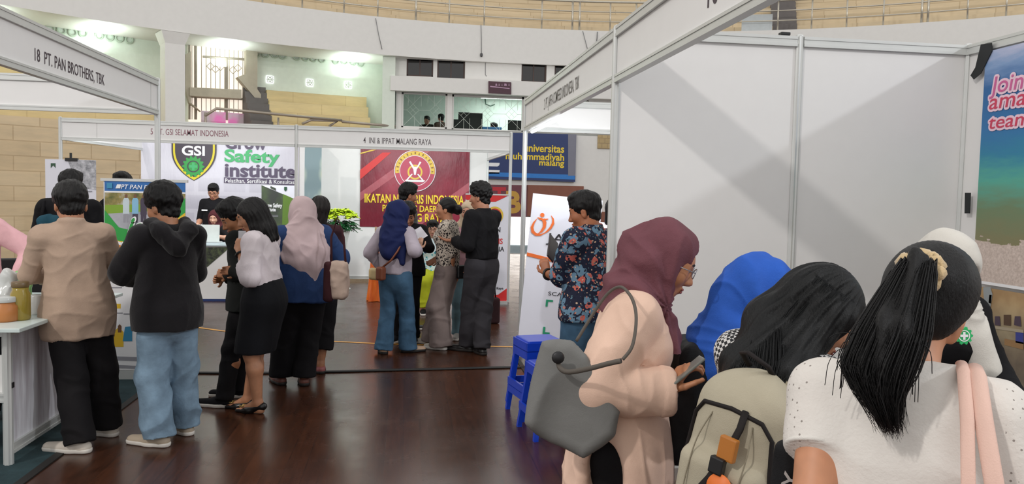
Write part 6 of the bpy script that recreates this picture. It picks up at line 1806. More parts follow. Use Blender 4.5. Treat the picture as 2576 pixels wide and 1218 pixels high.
# ---- navy hijab girl
sp = Spot(992, 888, -22)
Hn = sp.top(978, 512)
p = Person(sp.p, Hn * 1.01, -22, 'person in a navy blue hijab, grey-lilac blouse and flared jeans', h=.009, female=True, head=(8, -30, 0), tone=(196, 150, 124), curl=(.4, .7), build=1.0,
           arms=((V(-.2, .12, .82), V(-1, -.6, -.3)), (sp.pose(1052, 628, -.04), V(.5, .2, -1))), handdir=(None, sp.pose(1066, 590, .0) - sp.pose(1056, 640, .02)), palm=(None, V(-.3, .9, 0)), feet=(sp.foot(965, 889, 10), sp.foot(1026, 886, -75)))
p.body(face=True)
LIL = fabric('grey_lilac_cotton', (172, 162, 172), .85, 300, .07, .3); p.shirt(LIL, hem=.53, loose=.024, flare=.02, srad=(.003, .007, .006), amp=.010, freq=8, seed=14)
p.pants(JEANS_D, r=(.064, .05, .062), hem=.02); p.shoes(plain('sand_sandal', (180, 150, 124), .5), DSOLE, L=.235, kind='flat', name='sandal')
NVH = fabric('navy_hijab', (22, 32, 76), .7, 240, .12, .2)
def tail(sc): sc.cone(p.N + p.Rt @ V(.07, -.04, .0), p.N + p.Rt @ V(.115, -.115, -.33), .06, .03, .03, (1, .7, 1)); sc.cone(p.N + p.Rt @ V(-.03, -.06, -.02), p.N + p.Rt @ V(-.03, -.12, -.24), .09, .06, .05, (1, .6, 1))
p.hijab(NVH, .12, .2, .15, amp=.008, nf=11, vol=1.16, custom=tail, cape=(.135, .30))
e = empty('shoulder_bag', sp.world((-.13, -.16, .80)), R(-40), 'small cream shoulder bag with brown strap on the grey-lilac blouse', 'bag')
sc = Sculpt((-.13, -.08, -.1), (.13, .08, .1), .006); sc.box((0, 0, -.01), (.085, .035, .06), None, 0, .03); sc.mesh('bag_body', plain('cream_leather', (196, 172, 124), .5), e)
sc = Sculpt((-.13, -.1, -.1), (.13, .08, .1), .006); sc.box((.06, -.005, .0), (.04, .04, .066), None, 0, .02); sc.mesh('flap', plain('brown_leather', (120, 64, 40), .45), e)
e2 = e
m = MB(); a0 = sp.world((.13, -.075, 1.17)); inv = e.matrix_basis.inverted() if False else (Matrix.Translation(e.location) @ Matrix.Rotation(R(-40), 4, 'Z')).inverted()
m.tube([inv @ v for v in (sp.world((.12, .0, 1.225)), a0, sp.world((.08, -.145, 1.02)), sp.world((.02, -.16, .93)), sp.world((-.08, -.16, .85)))], .010, 8); m.build('strap', plain('brown_leather', (120, 64, 40), .45), e, True)
# ---- tall man in leather jacket
sp = Spot(1012, 850, -68, 9.15)
p = Person(sp.p, sp.top(1022, 460), -68, 'tall person in a dark green leather jacket under the words of the maroon banner', h=.009, head=(8, 0, 0), tone=(168, 110, 82), build=1.1)
p.body(face=True); p.short_hair(None, 1.05, top=.012, fringe=.0); LEA = plain('dark_green_leather', (34, 40, 38), .35); p.shirt(LEA, hem=.5, loose=.03, collar=.035, amp=.01); p.pants(BLACK_T)
p.shoes(plain('black_shoe', (22, 20, 20), .4), WSOLE, L=.28)
# ---- man in black holding papers
sp = Spot(1022, 872, 160, 8.35)
p = Person(sp.p, sp.top(1034, 508), 160, 'person in black behind a white sheet, right of the navy hijab', h=.009, head=(25, 25, 0), tone=(152, 100, 74), curl=(.5, .5),
           arms=((V(-.12, .26, 1.05), V(-1, -.3, -.6)), (V(.12, .28, 1.05), V(1, -.3, -.6))))
p.body(face=True); p.short_hair(None, 1.05); p.shirt(BLACK_F, hem=.48, loose=.022); p.pants(BLACK_F); p.shoes(BLACK_F, WSOLE, L=.275)
q = at(1046, 594, 7.98); e = empty('paper_sheet', q, 0, 'white sheet of paper held up next to the navy hijab', 'paper')
m = MB(); M_ = Matrix.Rotation(R(33), 3, Vector((0, -1, .3)).normalized()); a_, b_ = M_ @ Vector((.1, 0, 0)), M_ @ Vector((0, .05, .055)); o_ = Vector((0, 0, 0)); m.quad(o_ - a_ - b_, o_ + a_ - b_, o_ + a_ + b_, o_ - a_ + b_, .002); m.build('sheet', plain('white_paper', (226, 222, 228), .6), e)
# ---- batik woman
sp = Spot(1122, 874, 72)
p = Person(sp.p, sp.top(1126, 497), 72, 'person in a black and cream patterned shirt and wide taupe trousers', h=.008, female=True, head=(-2, 10, 0), tone=(178, 122, 90), curl=(.35, .5), build=1.02,
           arms=((sp.pose(1137, 694, -.12), V(-.4, -1, -.2)), (V(.12, .16, .9), V(1, -.4, -.4))), feet=(sp.foot(1108, 880, 60), sp.foot(1088, 866, 70)))
p.body(face=True)
BAT = patterned('batik_print', srgb(196, 184, 170), [(srgb(38, 32, 34), 1.0, .10, .5), (srgb(30, 26, 28), 2.1, .0, .34)], 58)
p.shirt(BAT, hem=.535, sleeve='elbow', loose=.024, flare=.012, amp=.007, seed=16)
p.pants(fabric('taupe_twill', (126, 112, 108), .85, 300, .12, .3), r=(.07, .072, .076), hem=.022, amp=.01); p.shoes(plain('pale_trainer', (176, 170, 158), .6), WSOLE, L=.24, name='trainer')
sc = Sculpt(*p.bb([p.hp(0, 0, .14), p.hp(0, -.22, 0), p.hp(.11, .1, 0), p.hp(-.11, 0, -.05)], .05), .007); sc.ell(p.hp(0, -.02, .034), (.079, .098, .092), .02, p.Rh); sc.ell(p.hp(0, -.125, .0), (.05, .052, .05), .02, p.Rh); sc.ell(p.hp(0, .125, -.03), (.075, .085, .105), .012, p.Rh, 's'); sc.clip(p.hp(0, 0, -.06), p.Rh @ V(0, .5, -1))
sc.mesh('hair', HAIR, p.e, lambda v: .004 * lumps(v, 60, 3))
e = empty('wristwatch', sp.world(p.W[0] + unit(p.E[0] - p.W[0]) * .02), R(72), 'pale wristwatch on the lowered arm of the person in patterned shirt', 'watch')
m = MB(); m.tube([(.03 * math.cos(k * PI / 8), .03 * math.sin(k * PI / 8), 0) for k in range(16)], .008, 6, closed=True); m.build('watch_strap', plain('pale_metal', (206, 200, 190), .3, .5), e, True)
# ---- beige hijab woman facing us
sp = Spot(1174, 852, 168)
p = Person(sp.p, sp.top(1176, 505), 168, 'person in a beige hijab and pink top facing this way between two others', h=.009, female=True, head=(8, -8, 0), tone=(196, 144, 120), arms=((None, None), (None, None)), feet=((-.09, 0, 4), (.09, 0, -4)))
p.body(face=True); p.shirt(fabric('dusty_pink_cotton', (182, 140, 146)), hem=.5, loose=.025); p.pants(fabric('pale_jeans', (110, 140, 150)), r=(.062, .05, .052), hem=.03)
p.hijab(fabric('beige_voile', (190, 170, 146)), .22, .18, .17); p.shoes(plain('grey_trainer', (150, 146, 140), .6), WSOLE, L=.24, name='trainer')
# ---- seated person with glasses
sp = Spot(1086, 770, 176, 10.7)
p = Person(sp.p, 1.52, 176, 'seated person with glasses in a blue and white patterned top behind the patterned shirt', h=.009, female=True, hip=.33, feet=((-.09, .36, 0), (.09, .36, 0)), head=(6, 0, 0), tone=(190, 140, 116))
sp.dz = 0
p.body(face=True); p.short_hair(None, 1.03, fringe=.0); p.glasses()
p.shirt(patterned('blue_white_print', srgb(206, 222, 226), [(srgb(30, 60, 92), 1.0, .0, .4), (srgb(70, 170, 190), 1.6, .0, .3)], 14), hem=.30, sleeve='elbow', loose=.02)
p.pants(fabric('lime_cotton', (176, 182, 40)), r=(.075, .066, .06), hem=.06); p.shoes(BLACK_F, WSOLE, L=.24)
st_ = empty('folding_chair', (sp.p.x, sp.p.y + .02, 0), R(176), 'folding chair under the seated person with glasses', 'chair')
MB().box((-.2, -.2, .40), (.2, .2, .425)).build('seat', BLACK, st_, bevel=.008)
for x in (-.18, .18):
    for y in (-.18, .18): MB().tube([(x, y, .41), (x, y * 1.15, 0)], .012, 8).build('leg', STEEL, st_)
# ---- black shirt man
sp = Spot(1208, 886, 48)
p = Person(sp.p, sp.top(1205, 460), 48, 'person in a black shirt and dark trousers holding out one hand', h=.008, head=(2, 14, 0), tone=(176, 120, 92), build=1.08, curl=(.25, .55),
           arms=((sp.pose(1144, 606, -.06), V(-.4, -.3, -1)), (sp.pose(1172, 690, .16), V(1, -.6, -.2))), handdir=(sp.pose(1100, 602, -.08) - sp.pose(1144, 606, -.06), None), palm=(V(0, -.2, 1), None), feet=(sp.foot(1176, 884, 62), sp.foot(1212, 892, 20)))
p.body(face=True); p.short_hair(None, 1.08, top=.016, curly=1.0, fringe=.0, nape=-.045); p.shirt(BLACK_F, hem=.56, loose=.024, flare=.01, srad=(.006, .008, .008), amp=.008, seed=21, collar=.035); p.pants(fabric('charcoal_denim', (52, 50, 54)), r=(.066, .052, .05), amp=.01)
p.shoes(plain('black_shoe', (22, 20, 20), .4), DSOLE, L=.285)
e = empty('handbag', sp.world(sp.pose(1164, 684, .13)), R(30), 'small black bag in the lower hand of the black shirted person', 'bag')
sc = Sculpt((-.12, -.06, -.1), (.12, .06, .1), .007); sc.box((0, 0, 0), (.075, .03, .07), None, 0, .02); sc.mesh('bag_body', plain('black_leather', (24, 24, 26), .4), e)
q = at(1236, 786, 9.7); e = empty('carry_bag', (q.x, q.y, 0), R(5), 'dark maroon bag standing on the floor behind the black shirted person', 'bag')
sc = Sculpt((-.14, -.1, 0), (.14, .1, .4), .009); sc.box((0, 0, .16), (.10, .06, .158), None, 0, .025); sc.mesh('bag_body', fabric('dark_maroon_canvas', (52, 32, 34)), e)
MB().tube([(-.05, 0, .3), (-.04, 0, .42), (.04, 0, .42), (.05, 0, .3)], .008, 8).build('handle', BLACK_F, e, True)
# ---- floral shirt man
sp = Spot(1472, 1100, 42, 5.2)
p = Person(sp.p, sp.top(1462, 478), 42, 'person in a dark floral shirt and jeans standing before the leaning banner', h=.007, head=(14, 24, 0), tone=(172, 108, 74), build=1.12, curl=(.75, .5),
           arms=((sp.pose(1378, 690, .12), V(-.6, -.6, -1)), (V(.14, .3, 1.05), V(1, -.5, -.5))), handdir=(sp.pose(1366, 655, .16) - sp.pose(1380, 700, .12), None), palm=(V(.8, .4, 0), None))
p.body(face=True); p.short_hair(hair_mat((30, 27, 28)), 1.0, fringe=.004)
FLO = patterned('floral_print', srgb(34, 38, 58), [(srgb(104, 136, 160), 1.0, .0, .52), (srgb(196, 100, 90), .8, .0, .36), (srgb(30, 32, 50), 1.7, .0, .3), (srgb(206, 176, 150), 1.9, .0, .22), (srgb(86, 112, 120), 2.3, .0, .25), (srgb(196, 120, 100), 1.5, .0, .2)], 21, warp=1.0)
p.shirt(FLO, hem=.485, sleeve='elbow', loose=.028, flare=.014, collar=.05, amp=.010, seed=24, srad=(.006, .012, .012)); p.pants(JEANS_D, r=(.068, .055, .05)); p.shoes(plain('brown_leather', (120, 64, 40), .45), DSOLE, L=.275)
e = empty('wristwatch', sp.world(p.W[0] + unit(p.E[0] - p.W[0]) * .015), R(42), 'dark wristwatch on the raised wrist beside the leaning banner', 'watch')
m = MB(); d_ = Vector(unit(p.W[0] - p.E[0])); a_ = d_.orthogonal().normalized(); b_ = d_.cross(a_); m.tube([(a_ * math.cos(k * PI / 8) + b_ * math.sin(k * PI / 8)) * .034 for k in range(16)], .010, 6, closed=True); m.build('watch_strap', BLACK, e, True)
q = at(1390, 628, 5.15); e = empty('tablet', q, R(42), 'dark tablet or notebook held by the person in floral shirt', 'tablet')
m = MB(); m.box((-.055, -.006, -.09), (.055, .006, .09), M=Matrix.Rotation(R(38), 4, 'Y') @ Matrix.Rotation(R(-20), 4, 'X')); m.build('tablet_body', plain('dark_grey_plastic', (58, 52, 54), .4), e, bevel=.004)
# ---- person at the post edge
sp = Spot(1540, 900, 140, 7.2)
p = Person(sp.p, sp.top(1540, 492), 140, 'person in white with black hair half hidden by the booth post', h=.009, female=True, head=(4, 20, 0))
p.body(face=True); long_hair(p, [[p.hp(0, -.05, 0), p.hp(0, -.06, -.14)], [p.hp(.06, 0, .02), p.hp(.07, -.01, -.12)], [p.hp(-.06, 0, .02), p.hp(-.07, -.01, -.12)]], [[.07, .05], [.035, .03], [.035, .03]]); p.shirt(WSH, hem=.45, loose=.02); p.pants(BLACK_T); p.shoes(BLACK_F, WSOLE, L=.235)
m = MB(); m.tube([p.N + V(q * .06, .07, -.02) if i == 0 else p.N + V(0, .12, -.3) for q in (-1, 1) for i in ((0, 1) if q < 0 else (1, 0))], .008, 6); m.build('lanyard', BLACK, p.e, True)
# ---- control room people
def upstairs(px, py_top, y, face, label, H, shirt, hair=True):
    q = at_y(px, py_top, y); z0 = q.z - H
    p = Person((q.x, q.y, z0), H, face, label, h=.012, tone=(170, 120, 100)); p.P[2] += 0
    p.body(face=False)
    p.short_hair(None, 1.02, h=.009); p.shirt(shirt, hem=.45, loose=.03); p.pants(BLACK_T); return p
upstairs(1111, 286, YB + 1.8, 30, 'person in brown standing behind the left lattice window', 1.66, fabric('brown_shirt', (92, 74, 66)))
upstairs(1075, 292, YB + 2.2, 160, 'dark figure behind the left lattice window beside the one in brown', 1.62, fabric('dark_olive', (48, 46, 40)))
upstairs(1245, 309, YB + 1.4, 90, 'person seated low behind the wide lattice window near a blue chair', 1.55, BLACK_F)
q = at_y(1236, 322, YB + 1.15); e = empty('office_chair', (q.x, q.y, q.z - .9), R(180), 'blue chair back behind the wide lattice window', 'chair')
MB().box((-.3, -.03, .5), (.3, .03, .93)).build('backrest', plain('blue_upholstery', (60, 110, 160), .7), e, bevel=.02); MB().box((-.25, -.5, .42), (.25, .0, .48)).build('seat', plain('blue_upholstery', (60, 110, 160), .7), e, bevel=.02); MB().tube([(0, -.22, .42), (0, -.22, 0.02)], .03, 8).build('stem', BLACK, e)
# ================================================================== PEOPLE CLOSE BY
def place_by_head(px, py, d, FA, H, label, arms=None, handdir=None, palm=None, **kw):
    """figure whose head centre is seen at a pixel at depth d, standing on the floor"""
    head_w = at(px, py, d); sp = Spot(px, py, FA, d)
    for _ in range(4):
        t_ = Person((0, 0, 0), H, FA, 'x', **kw); hc = t_.HC.copy(); bpy.data.objects.remove(t_.e)
        H *= head_w.z / hc[2]
    o = Matrix.Rotation(R(FA), 3, 'Z') @ Vector(hc)
    sp.p = Vector((head_w.x - o.x, head_w.y - o.y, 0)); sp.d = d
    if arms: kw['arms'] = arms(sp)
    if handdir: kw['handdir'] = handdir(sp)
    if palm: kw['palm'] = palm
    return sp, Person(sp.p, H, FA, label, **kw)
# ---- maroon hijab, pink tunic
FA = -103
sp, p = place_by_head(1672, 655, 2.5, FA, 1.53, 'person in a maroon hijab, glasses and pale pink tunic looking down at a phone', h=.0055, female=True, head=(24, 0, 0), neck_fwd=.025, lean=4, tone=(186, 128, 92), curl=(.6, .75), build=1.08,
           arms=lambda s: ((s.pose(1712, 1000, .16), V(-1, -.6, -.8)), (s.pose(1680, 985, -.17), V(.5, -1, -.9))), handdir=lambda s: (None, s.pose(1712, 945, -.17) - s.pose(1684, 985, -.17)), palm=(None, V(-.2, .8, .4)))
pm_ = p
p.body(face=True)
BLUSH = fabric('blush_cotton', (226, 192, 172), .85, 420, .05, .22)
def slit(sc):
    X, Y, Z = sc._grid((slice(None),) * 3)
    sc.clip((0, 0, .60), (0, 0, -1))
    q = sp.pose(1520, 1215, -.16); sc.ell((q[0] + .03, q[1], q[2] - .03), (.16, .075, .17), .02, mode='s')
p.shirt(BLUSH, hem=.40, loose=.028, flare=.05, srad=(.008, .016, .014), cuff=True, amp=.012, freq=9, seed=31, collar=.0, hem_cut=slit)
p.pants(BLACK_F, r=(.07, .05, .045)); p.shoes(BLACK_F, WSOLE, L=.235)
MAR = fabric('maroon_cotton_voile', (112, 70, 78), .8, 380, .10, .35, 0, 9)
def ends(sc):
    a = p.N + p.Rt @ V(.02, .085, .0); sc.chain([a, p.N + p.Rt @ V(.03, .14, -.14), p.N + p.Rt @ V(.04, .15, -.34), p.N + p.Rt @ V(.05, .13, -.52)], [.05, .036, .032, .03], .03, (1.2, .55, 1))
    sc.cone(p.N + p.Rt @ V(-.05, -.012, .012), p.N + p.Rt @ V(.05, .0, .0), .078, .078, .04)
    sc.ell(p.hp(0, -.065, -.02), (.078, .07, .09), .05, p.Rh)
p.hijab(MAR, 0, 0, .14, seed=8, amp=.014, nf=10, vol=.97, opening=1.0, custom=ends, h=.005)
# spectacles with pale frames
p.glasses(plain('pale_frame', (150, 150, 156), .2, .3))
q = sp.world(sp.pose(1728, 932, -.19)); e = empty('mobile_phone', q, R(FA), 'dark phone with a pale edge held by the person in the maroon hijab', 'phone')
d1 = sp.pose(1745, 918, -.19) - sp.pose(1715, 943, -.19); M_ = frame((0, 0, 0), unit(V(1, 0, 0) - unit(d1) * unit(d1)[0]), unit(d1))
mb = MB(); mb.box((-.032, -.060, -.004), (.032, .060, .004), M=M_); mb.build('phone_body', plain('grey_phone', (120, 122, 116), .25), e, bevel=.003)
# grey tote bag behind her elbow
w_ = at(1448, 1000, 2.27); e = empty('tote_bag', w_, 0, 'large grey soft tote bag hanging from the shoulder of the person in pink', 'bag')
def bp_(px, py, dd=0): return np.array(at(px, py, 2.27 + dd) - w_)
sc = Sculpt(V(-.22, -.16, -.24), V(.24, .16, .24), .005)
Bm = np.array([list(C_R), list(-C_F), list(C_U)]).T
def bag_fn(X, Y, Z):
    u = X * C_R.x + Y * C_R.y + Z * C_R.z; vv = X * C_U.x + Y * C_U.y + Z * C_U.z; d = X * C_F.x + Y * C_F.y + Z * C_F.z
    k = F_PX / 2.27; px = u * k; py = -vv * k      # outline in the bag's own plane, metres scaled
    def edge(x0, y0, x1, y1):
        dx, dy = x1 - x0, y1 - y0; L_ = math.hypot(dx, dy); return ((px - x0) * dy - (py - y0) * dx) / L_ / k
    pts = [(-88, -143), (-8, -143), (30, -110), (118, 35), (95, 92), (18, 143), (-60, 108), (-128, 62)]
    o = None
    for a, b in zip(pts, pts[1:] + pts[:1]):
        q = -edge(*a, *b) * -1; o = q if o is None else np.maximum(o, q)
    th = .028 + .012 * np.clip(py / 140, -1, 1) ; f = np.abs(d + .01 * np.sin(px * .03)) - np.maximum(th, .012)
    return np.sqrt(np.maximum(o + .03, 0) ** 2 + np.maximum(f + .03, 0) ** 2) - .03 + np.minimum(np.maximum(o, f) + .03, 0) * 1.0
sc.put(bag_fn, V(-.21, -.15, -.23), V(.23, .15, .23), 0)
GREYC = fabric('grey_coated_canvas', (116, 116, 114), .6, 500, .08, .2)
sc.mesh('bag_body', GREYC, e, lambda v: .015 * (creases(v, 13, 4, (1, 1, .5)) - .4) + .006 * lumps(v, 8, 2))
STRAP = fabric('grey_brown_strap', (92, 86, 80), .6, 400, .08, .15)
m = MB(); m.tube(smooth_path([bp_(*q) for q in ((1404, 902, -.04), (1408, 925, -.055), (1430, 936, -.075), (1480, 928, -.11), (1530, 915, -.15), (1562, 908, -.17))]), .0075, 8); m.build('handle', STRAP, e, True)
m = MB(); m.tube(smooth_path([bp_(*q) for q in ((1566, 905, -.17), (1590, 872, -.165), (1600, 815, -.13), (1597, 772, -.07), (1583, 740, .0), (1560, 722, .07), (1530, 738, .10), (1495, 785, .11), (1450, 858, .08))]), .0048, 8); m.build('shoulder_strap', STRAP, e, True)
m = MB(); m.lathe([(.014, -.004), (.018, 0), (.014, .004)], 14, bp_(1404, 900, -.062), M=frame((0, 0, 0), C_R, C_U)); m.build('eyelet', plain('dark_metal', (50, 50, 52), .4, .6), e, True)

# ---- blue hijab
FA = -98
sp, p = place_by_head(1908, 748, 2.6, FA, 1.5, 'person in a bright blue hijab bending forward with a black backpack', h=.007, female=True, head=(34, 12, 0), lean=-1, neck_fwd=.012, arms=lambda s: ((V(-.12, .36, .95), None), (V(.12, .36, .95), None)))
p.body()
BLU = fabric('bright_blue_voile', (44, 92, 186), .75, 300, .12, .3, 0, 9)
p.shirt(fabric('blue_cotton', (52, 86, 146), .85, 300, .1, .3), hem=.45, loose=.03, flare=.02, amp=.008)
p.pants(BLACK_F); p.shoes(BLACK_F, WSOLE, L=.235)
p.hijab(BLU, .2, .14, .17, seed=11, amp=.009, nf=9, vol=1.12, cape=(.16, .24), h=.006)
pack = p
e = empty('backpack', p.e.location, R(FA), 'black backpack on the back of the person in the blue hijab', 'backpack'); e.location = Vector(p.e.location)
Mb = p.Rt; c0 = sp.pose(1752, 1010, .03)
lo, hi = c0 - .34, c0 + .34
sc = Sculpt(lo, hi, .008); sc.box(c0, (.135, .08, .21), Mb, 0, .06); sc.box(c0 + Mb @ V(0, -.085, -.07), (.115, .035, .12), Mb, .02, .03)
NYL = fabric('black_nylon', (30, 31, 34), .55, 420, .15, .3); sc.mesh('bag_body', NYL, e, cloth_disp(.008, 9, 5))
for q in (-1, 1):
    m = MB(); m.tube([c0 + Mb @ V(q * .085, .06, .2), p.N + Mb @ V(q * .095, -.07, -.03), p.N + Mb @ V(q * .11, .0, .0), p.N + Mb @ V(q * .11, .085, -.08)], [.03, .032, .032, .028], 10, flat=(Mb @ V(0, .4, 1), .4)); m.build('strap', NYL, e, True)
MB().tube([c0 + Mb @ V(-.05, .04, .215), c0 + Mb @ V(-.03, .02, .27), c0 + Mb @ V(.03, .02, .27), c0 + Mb @ V(.05, .04, .215)], .010, 8).build('grab_loop', NYL, e, True)

# ---- long-haired person with beige backpack
FA = -56
sp, p = place_by_head(2064, 788, 2.08, FA, 1.5, 'person with long black hair and glasses bending forward, beige backpack on the back', h=.006, female=True, head=(34, -46, 6), lean=5, side_lean=8, neck_fwd=.03, tone=(190, 136, 106), arms=lambda s: ((V(-.12, .36, .95), None), (V(.12, .36, .95), None)))
p.body(face=True); p.glasses()
t = NT('black_white_check'); ck = t.new('ShaderNodeTexChecker'); t.link(t.coord('Object', rot=(.3, .6, .2)), ck.inputs[0]); ck.inputs['Scale'].default_value = 105; ck.inputs['Color1'].default_value = srgb(210, 208, 206); ck.inputs['Color2'].default_value = srgb(34, 34, 38); t.link(ck.outputs[0], t.b.inputs['Base Color']); t.set(Roughness=.85)
p.shirt(t.m, hem=.45, loose=.028, amp=.007); p.pants(BLACK_F); p.shoes(BLACK_F, WSOLE, L=.235)
hb = p.Rh; nb = p.N
def strands(p, roots, guide, n, r, name, mat, parent, seed=1, jit=.012, seg=9, cutoff=0.0):
    """many thin tapering locks, built as one mesh; guide(u, w, t) gives the path"""
    rr = random.Random(seed); mb = MB()
    for k in range(n):
        u, w = rr.random(), rr.random(); j = [V(*[rr.gauss(0, jit) for _ in range(3)]) for _ in range(3)]
        pts = []; ln = 1 - cutoff * rr.random() ** 1.5
        for i in range(seg):
            t = i / (seg - 1) * ln; pts.append(guide(u, w, t) + j[0] * t + j[1] * math.sin(t * PI) * .5)
        ra = r * rr.uniform(.7, 1.3)
        mb.tube(pts, [ra * (1 if t < .75 else (1 - (t - .75) / .25 * .8)) for t in [i / (seg - 1) for i in range(seg)]], 5)
    return mb.build(name, mat, parent, True)
LHAIR = hair_mat((22, 25, 28), (90, 90, 14))
Z_ = V(0, 0, 1)
o = long_hair(p, [[p.hp(0, -.06, 0), p.hp(0, -.085, -.10), p.N + p.Rt @ V(.0, -.12, -.10), p.N + p.Rt @ V(-.01, -.15, -.2)], [p.hp(-.05, -.02, .0), p.hp(-.075, -.03, -.09), p.N + p.Rt @ V(-.075, -.09, -.05), p.N + p.Rt @ V(-.06, -.13, -.16)], [p.hp(.05, -.01, .0), p.hp(.075, -.02, -.09), p.N + p.Rt @ V(.06, -.08, -.04), p.N + p.Rt @ V(.04, -.12, -.13)], [p.hp(.07, .02, .03), p.hp(.078, -.0, -.05), p.hp(.08, -.01, -.12)], [p.hp(-.07, .04, .03), p.hp(-.082, .03, -.05), p.hp(-.085, .03, -.12)]],
          [[.07, .07, .062, .03], [.055, .055, .045, .02], [.055, .055, .045, .02], [.026, .026, .016], [.026, .026, .016]], LHAIR, h=.005)
def gd(u, w, t):
    a = (u - .5) * 4.6 ; s0 = p.hp(.087 * math.sin(a), -.02 - .09 * math.cos(a) , .05 + .03 * w); s1 = p.hp(.094 * math.sin(a), -.03 - .095 * math.cos(a), -.08)
    s2 = p.N + p.Rt @ V(.085 * math.sin(a), -.085 - .07 * max(math.cos(a), -.3), -.04); s3 = p.N + p.Rt @ V(.07 * math.sin(a) - .02, -.13 - .06 * max(math.cos(a), -.2), -.17 - .06 * w)
    q = t * 3; i = min(int(q), 2); f = q - i; P_ = [s0, s1, s2, s3]
    return P_[i] * (1 - f) + P_[i + 1] * f
strands(p, None, gd, 1400, .0010, 'hair_locks', LHAIR, p.e, 3, .006, 9, .2)
# beige backpack
e = empty('backpack', p.e.location, R(FA), 'large beige backpack with black piping and an orange round patch', 'backpack'); e.location = Vector(p.e.location)
Mb = p.Rt; c0 = p.P + Mb @ V(0, -.195, .115 * p.H) + rz(R(-FA)) @ np.array(C_R) * .035
BG = fabric('beige_nylon', (176, 168, 148), .75, 420, .07, .22); PIP = fabric('black_webbing', (34, 30, 30), .7, 420, .1, .15)
sc = Sculpt(c0 - .4, c0 + .4, .006)
sc.box(c0 + Mb @ V(0, 0, -.02), (.135, .085, .23), Mb, 0, .08); sc.ell(c0 + Mb @ V(0, -.0, .12), (.108, .085, .12), .04, Mb); sc.box(c0 + Mb @ V(0, -.08, -.10), (.11, .045, .13), Mb, .02, .04)
body_o = sc.mesh('bag_body', BG, e, lambda v: .006 * (creases(v, 9, 6) - .4) + .004 * lumps(v, 10, 8))
def bk(x, y, z): return c0 + Mb @ V(x, y, z)
m = MB(); m.tube([bk(-.112, -.06, -.22), bk(-.116, -.062, 0), bk(-.106, -.070, .10), bk(-.08, -.084, .135), bk(0, -.092, .145), bk(.08, -.084, .135), bk(.106, -.070, .10), bk(.116, -.062, 0), bk(.112, -.06, -.22)], .0055, 8); m.build('zip_piping', PIP, e, True)
m = MB(); m.tube([bk(.036, -.09, .15), bk(.04, -.106, .11), bk(.034, -.124, .06), bk(.008, -.14, -.02), bk(-.03, -.142, -.09), bk(-.06, -.13, -.2)], .0095, 8, flat=(Mb @ V(0, 1, 0), .35)); m.build('webbing_strap', PIP, e, True)
m = MB(); m.box((-.022, -.012, -.028), (.022, .006, .028), M=Matrix.Translation(Vector(bk(.034, -.126, .062))) @ Matrix(Mb).to_4x4()); m.build('buckle', plain('orange_brown_buckle', (176, 110, 44), .35), e, bevel=.004)
m = MB(); m.box((-.018, -.014, -.02), (.018, .006, .02), M=Matrix.Translation(Vector(bk(.022, -.135, .018))) @ Matrix(Mb).to_4x4()); m.build('clasp', BLACK, e, bevel=.004)
m = MB(); m.lathe([(.033, -.002), (.034, 0), (.033, .003)], 28, bk(.04, -.141, -.03), M=(Matrix(Mb) @ Matrix.Rotation(R(90), 3, 'X')).to_4x4()); m.build('round_patch', plain('orange_patch', (232, 120, 50), .5), e, True)
for x_ in (-.062, .075):
    m = MB(); m.tube(smooth_path([bk(x_ * .8, -.087, .12), bk(x_, -.112, .05), bk(x_, -.128, -.04), bk(x_, -.126, -.16)]), .0018, 6); m.build('seam', fabric('beige_seam', (140, 132, 114)), e, True)
for q in (-1, 1):
    m = MB(); m.tube([bk(q * .08, .05, .2), p.N + Mb @ V(q * .09, -.075, -.035), p.N + Mb @ V(q * .105, -.005, -.005), p.N + Mb @ V(q * .11, .085, -.08), p.N + Mb @ V(q * .12, .06, -.24)], [.036, .04, .04, .034, .03], 10, flat=(Mb @ V(0, .4, 1), .42)); m.build('shoulder_strap', BG, e, True)
m = MB(); m.tube([bk(-.03, .02, .225), bk(-.05, -.01, .265), bk(-.02, -.035, .275), bk(.03, -.02, .255), bk(.03, .02, .225)], .0085, 8, flat=(Mb @ V(0, 0, 1), .6)); m.build('grab_loop', PIP, e, True)

# ---- white blouse and ponytail
FA = -37
sp, p = place_by_head(2314, 776, 1.47, FA, 1.55, 'person in a white eyelet blouse seen from behind, black ponytail in a beige scrunchie', h=.005, female=True, head=(27, -4, 20), lean=7, build=1.0, shoulder=.95, tone=(196, 138, 104), neck_fwd=.02,
           arms=lambda s: ((V(-.15, .06, .86), V(.1, -1, -.2)), (V(.20, .12, .80), V(.3, -1, -.3))), curl=(.5, .5))
p.body()
t = NT('white_eyelet'); v = t.coord('Object', (1, 1, 1)); vo = t.new('ShaderNodeTexVoronoi'); t.link(v, vo.inputs[0]); vo.inputs['Scale'].default_value = 82; vo.inputs['Randomness'].default_value = .3
hole = t.math('LESS_THAN', vo.outputs['Distance'], .17); side = t.new('ShaderNodeSeparateXYZ'); t.link(v, side.inputs[0])
sl = t.math('GREATER_THAN', t.math('ABSOLUTE', side.outputs[0]), .15)
big = t.noise(v, 7, 4, .55)
t.color(t.mix(t.math('MULTIPLY', t.math('MULTIPLY', hole, sl), .8), t.ramp(big, [(.3, srgb(214, 208, 202)), (.7, srgb(228, 224, 218))]), srgb(120, 110, 104)))
t.bump(t.math('ADD', big, t.math('MULTIPLY', t.noise(v, 160, 2), .3)), .3, .012); t.set(Roughness=.85); t.b.inputs['Specular IOR Level'].default_value = .2
p.shirt(t.m, hem=.5, sleeve='short', loose=.024, puff=.006, slen=.44, amp=.007, freq=8, seed=41, collar=.0, srad=(-.008, -.012, 0))
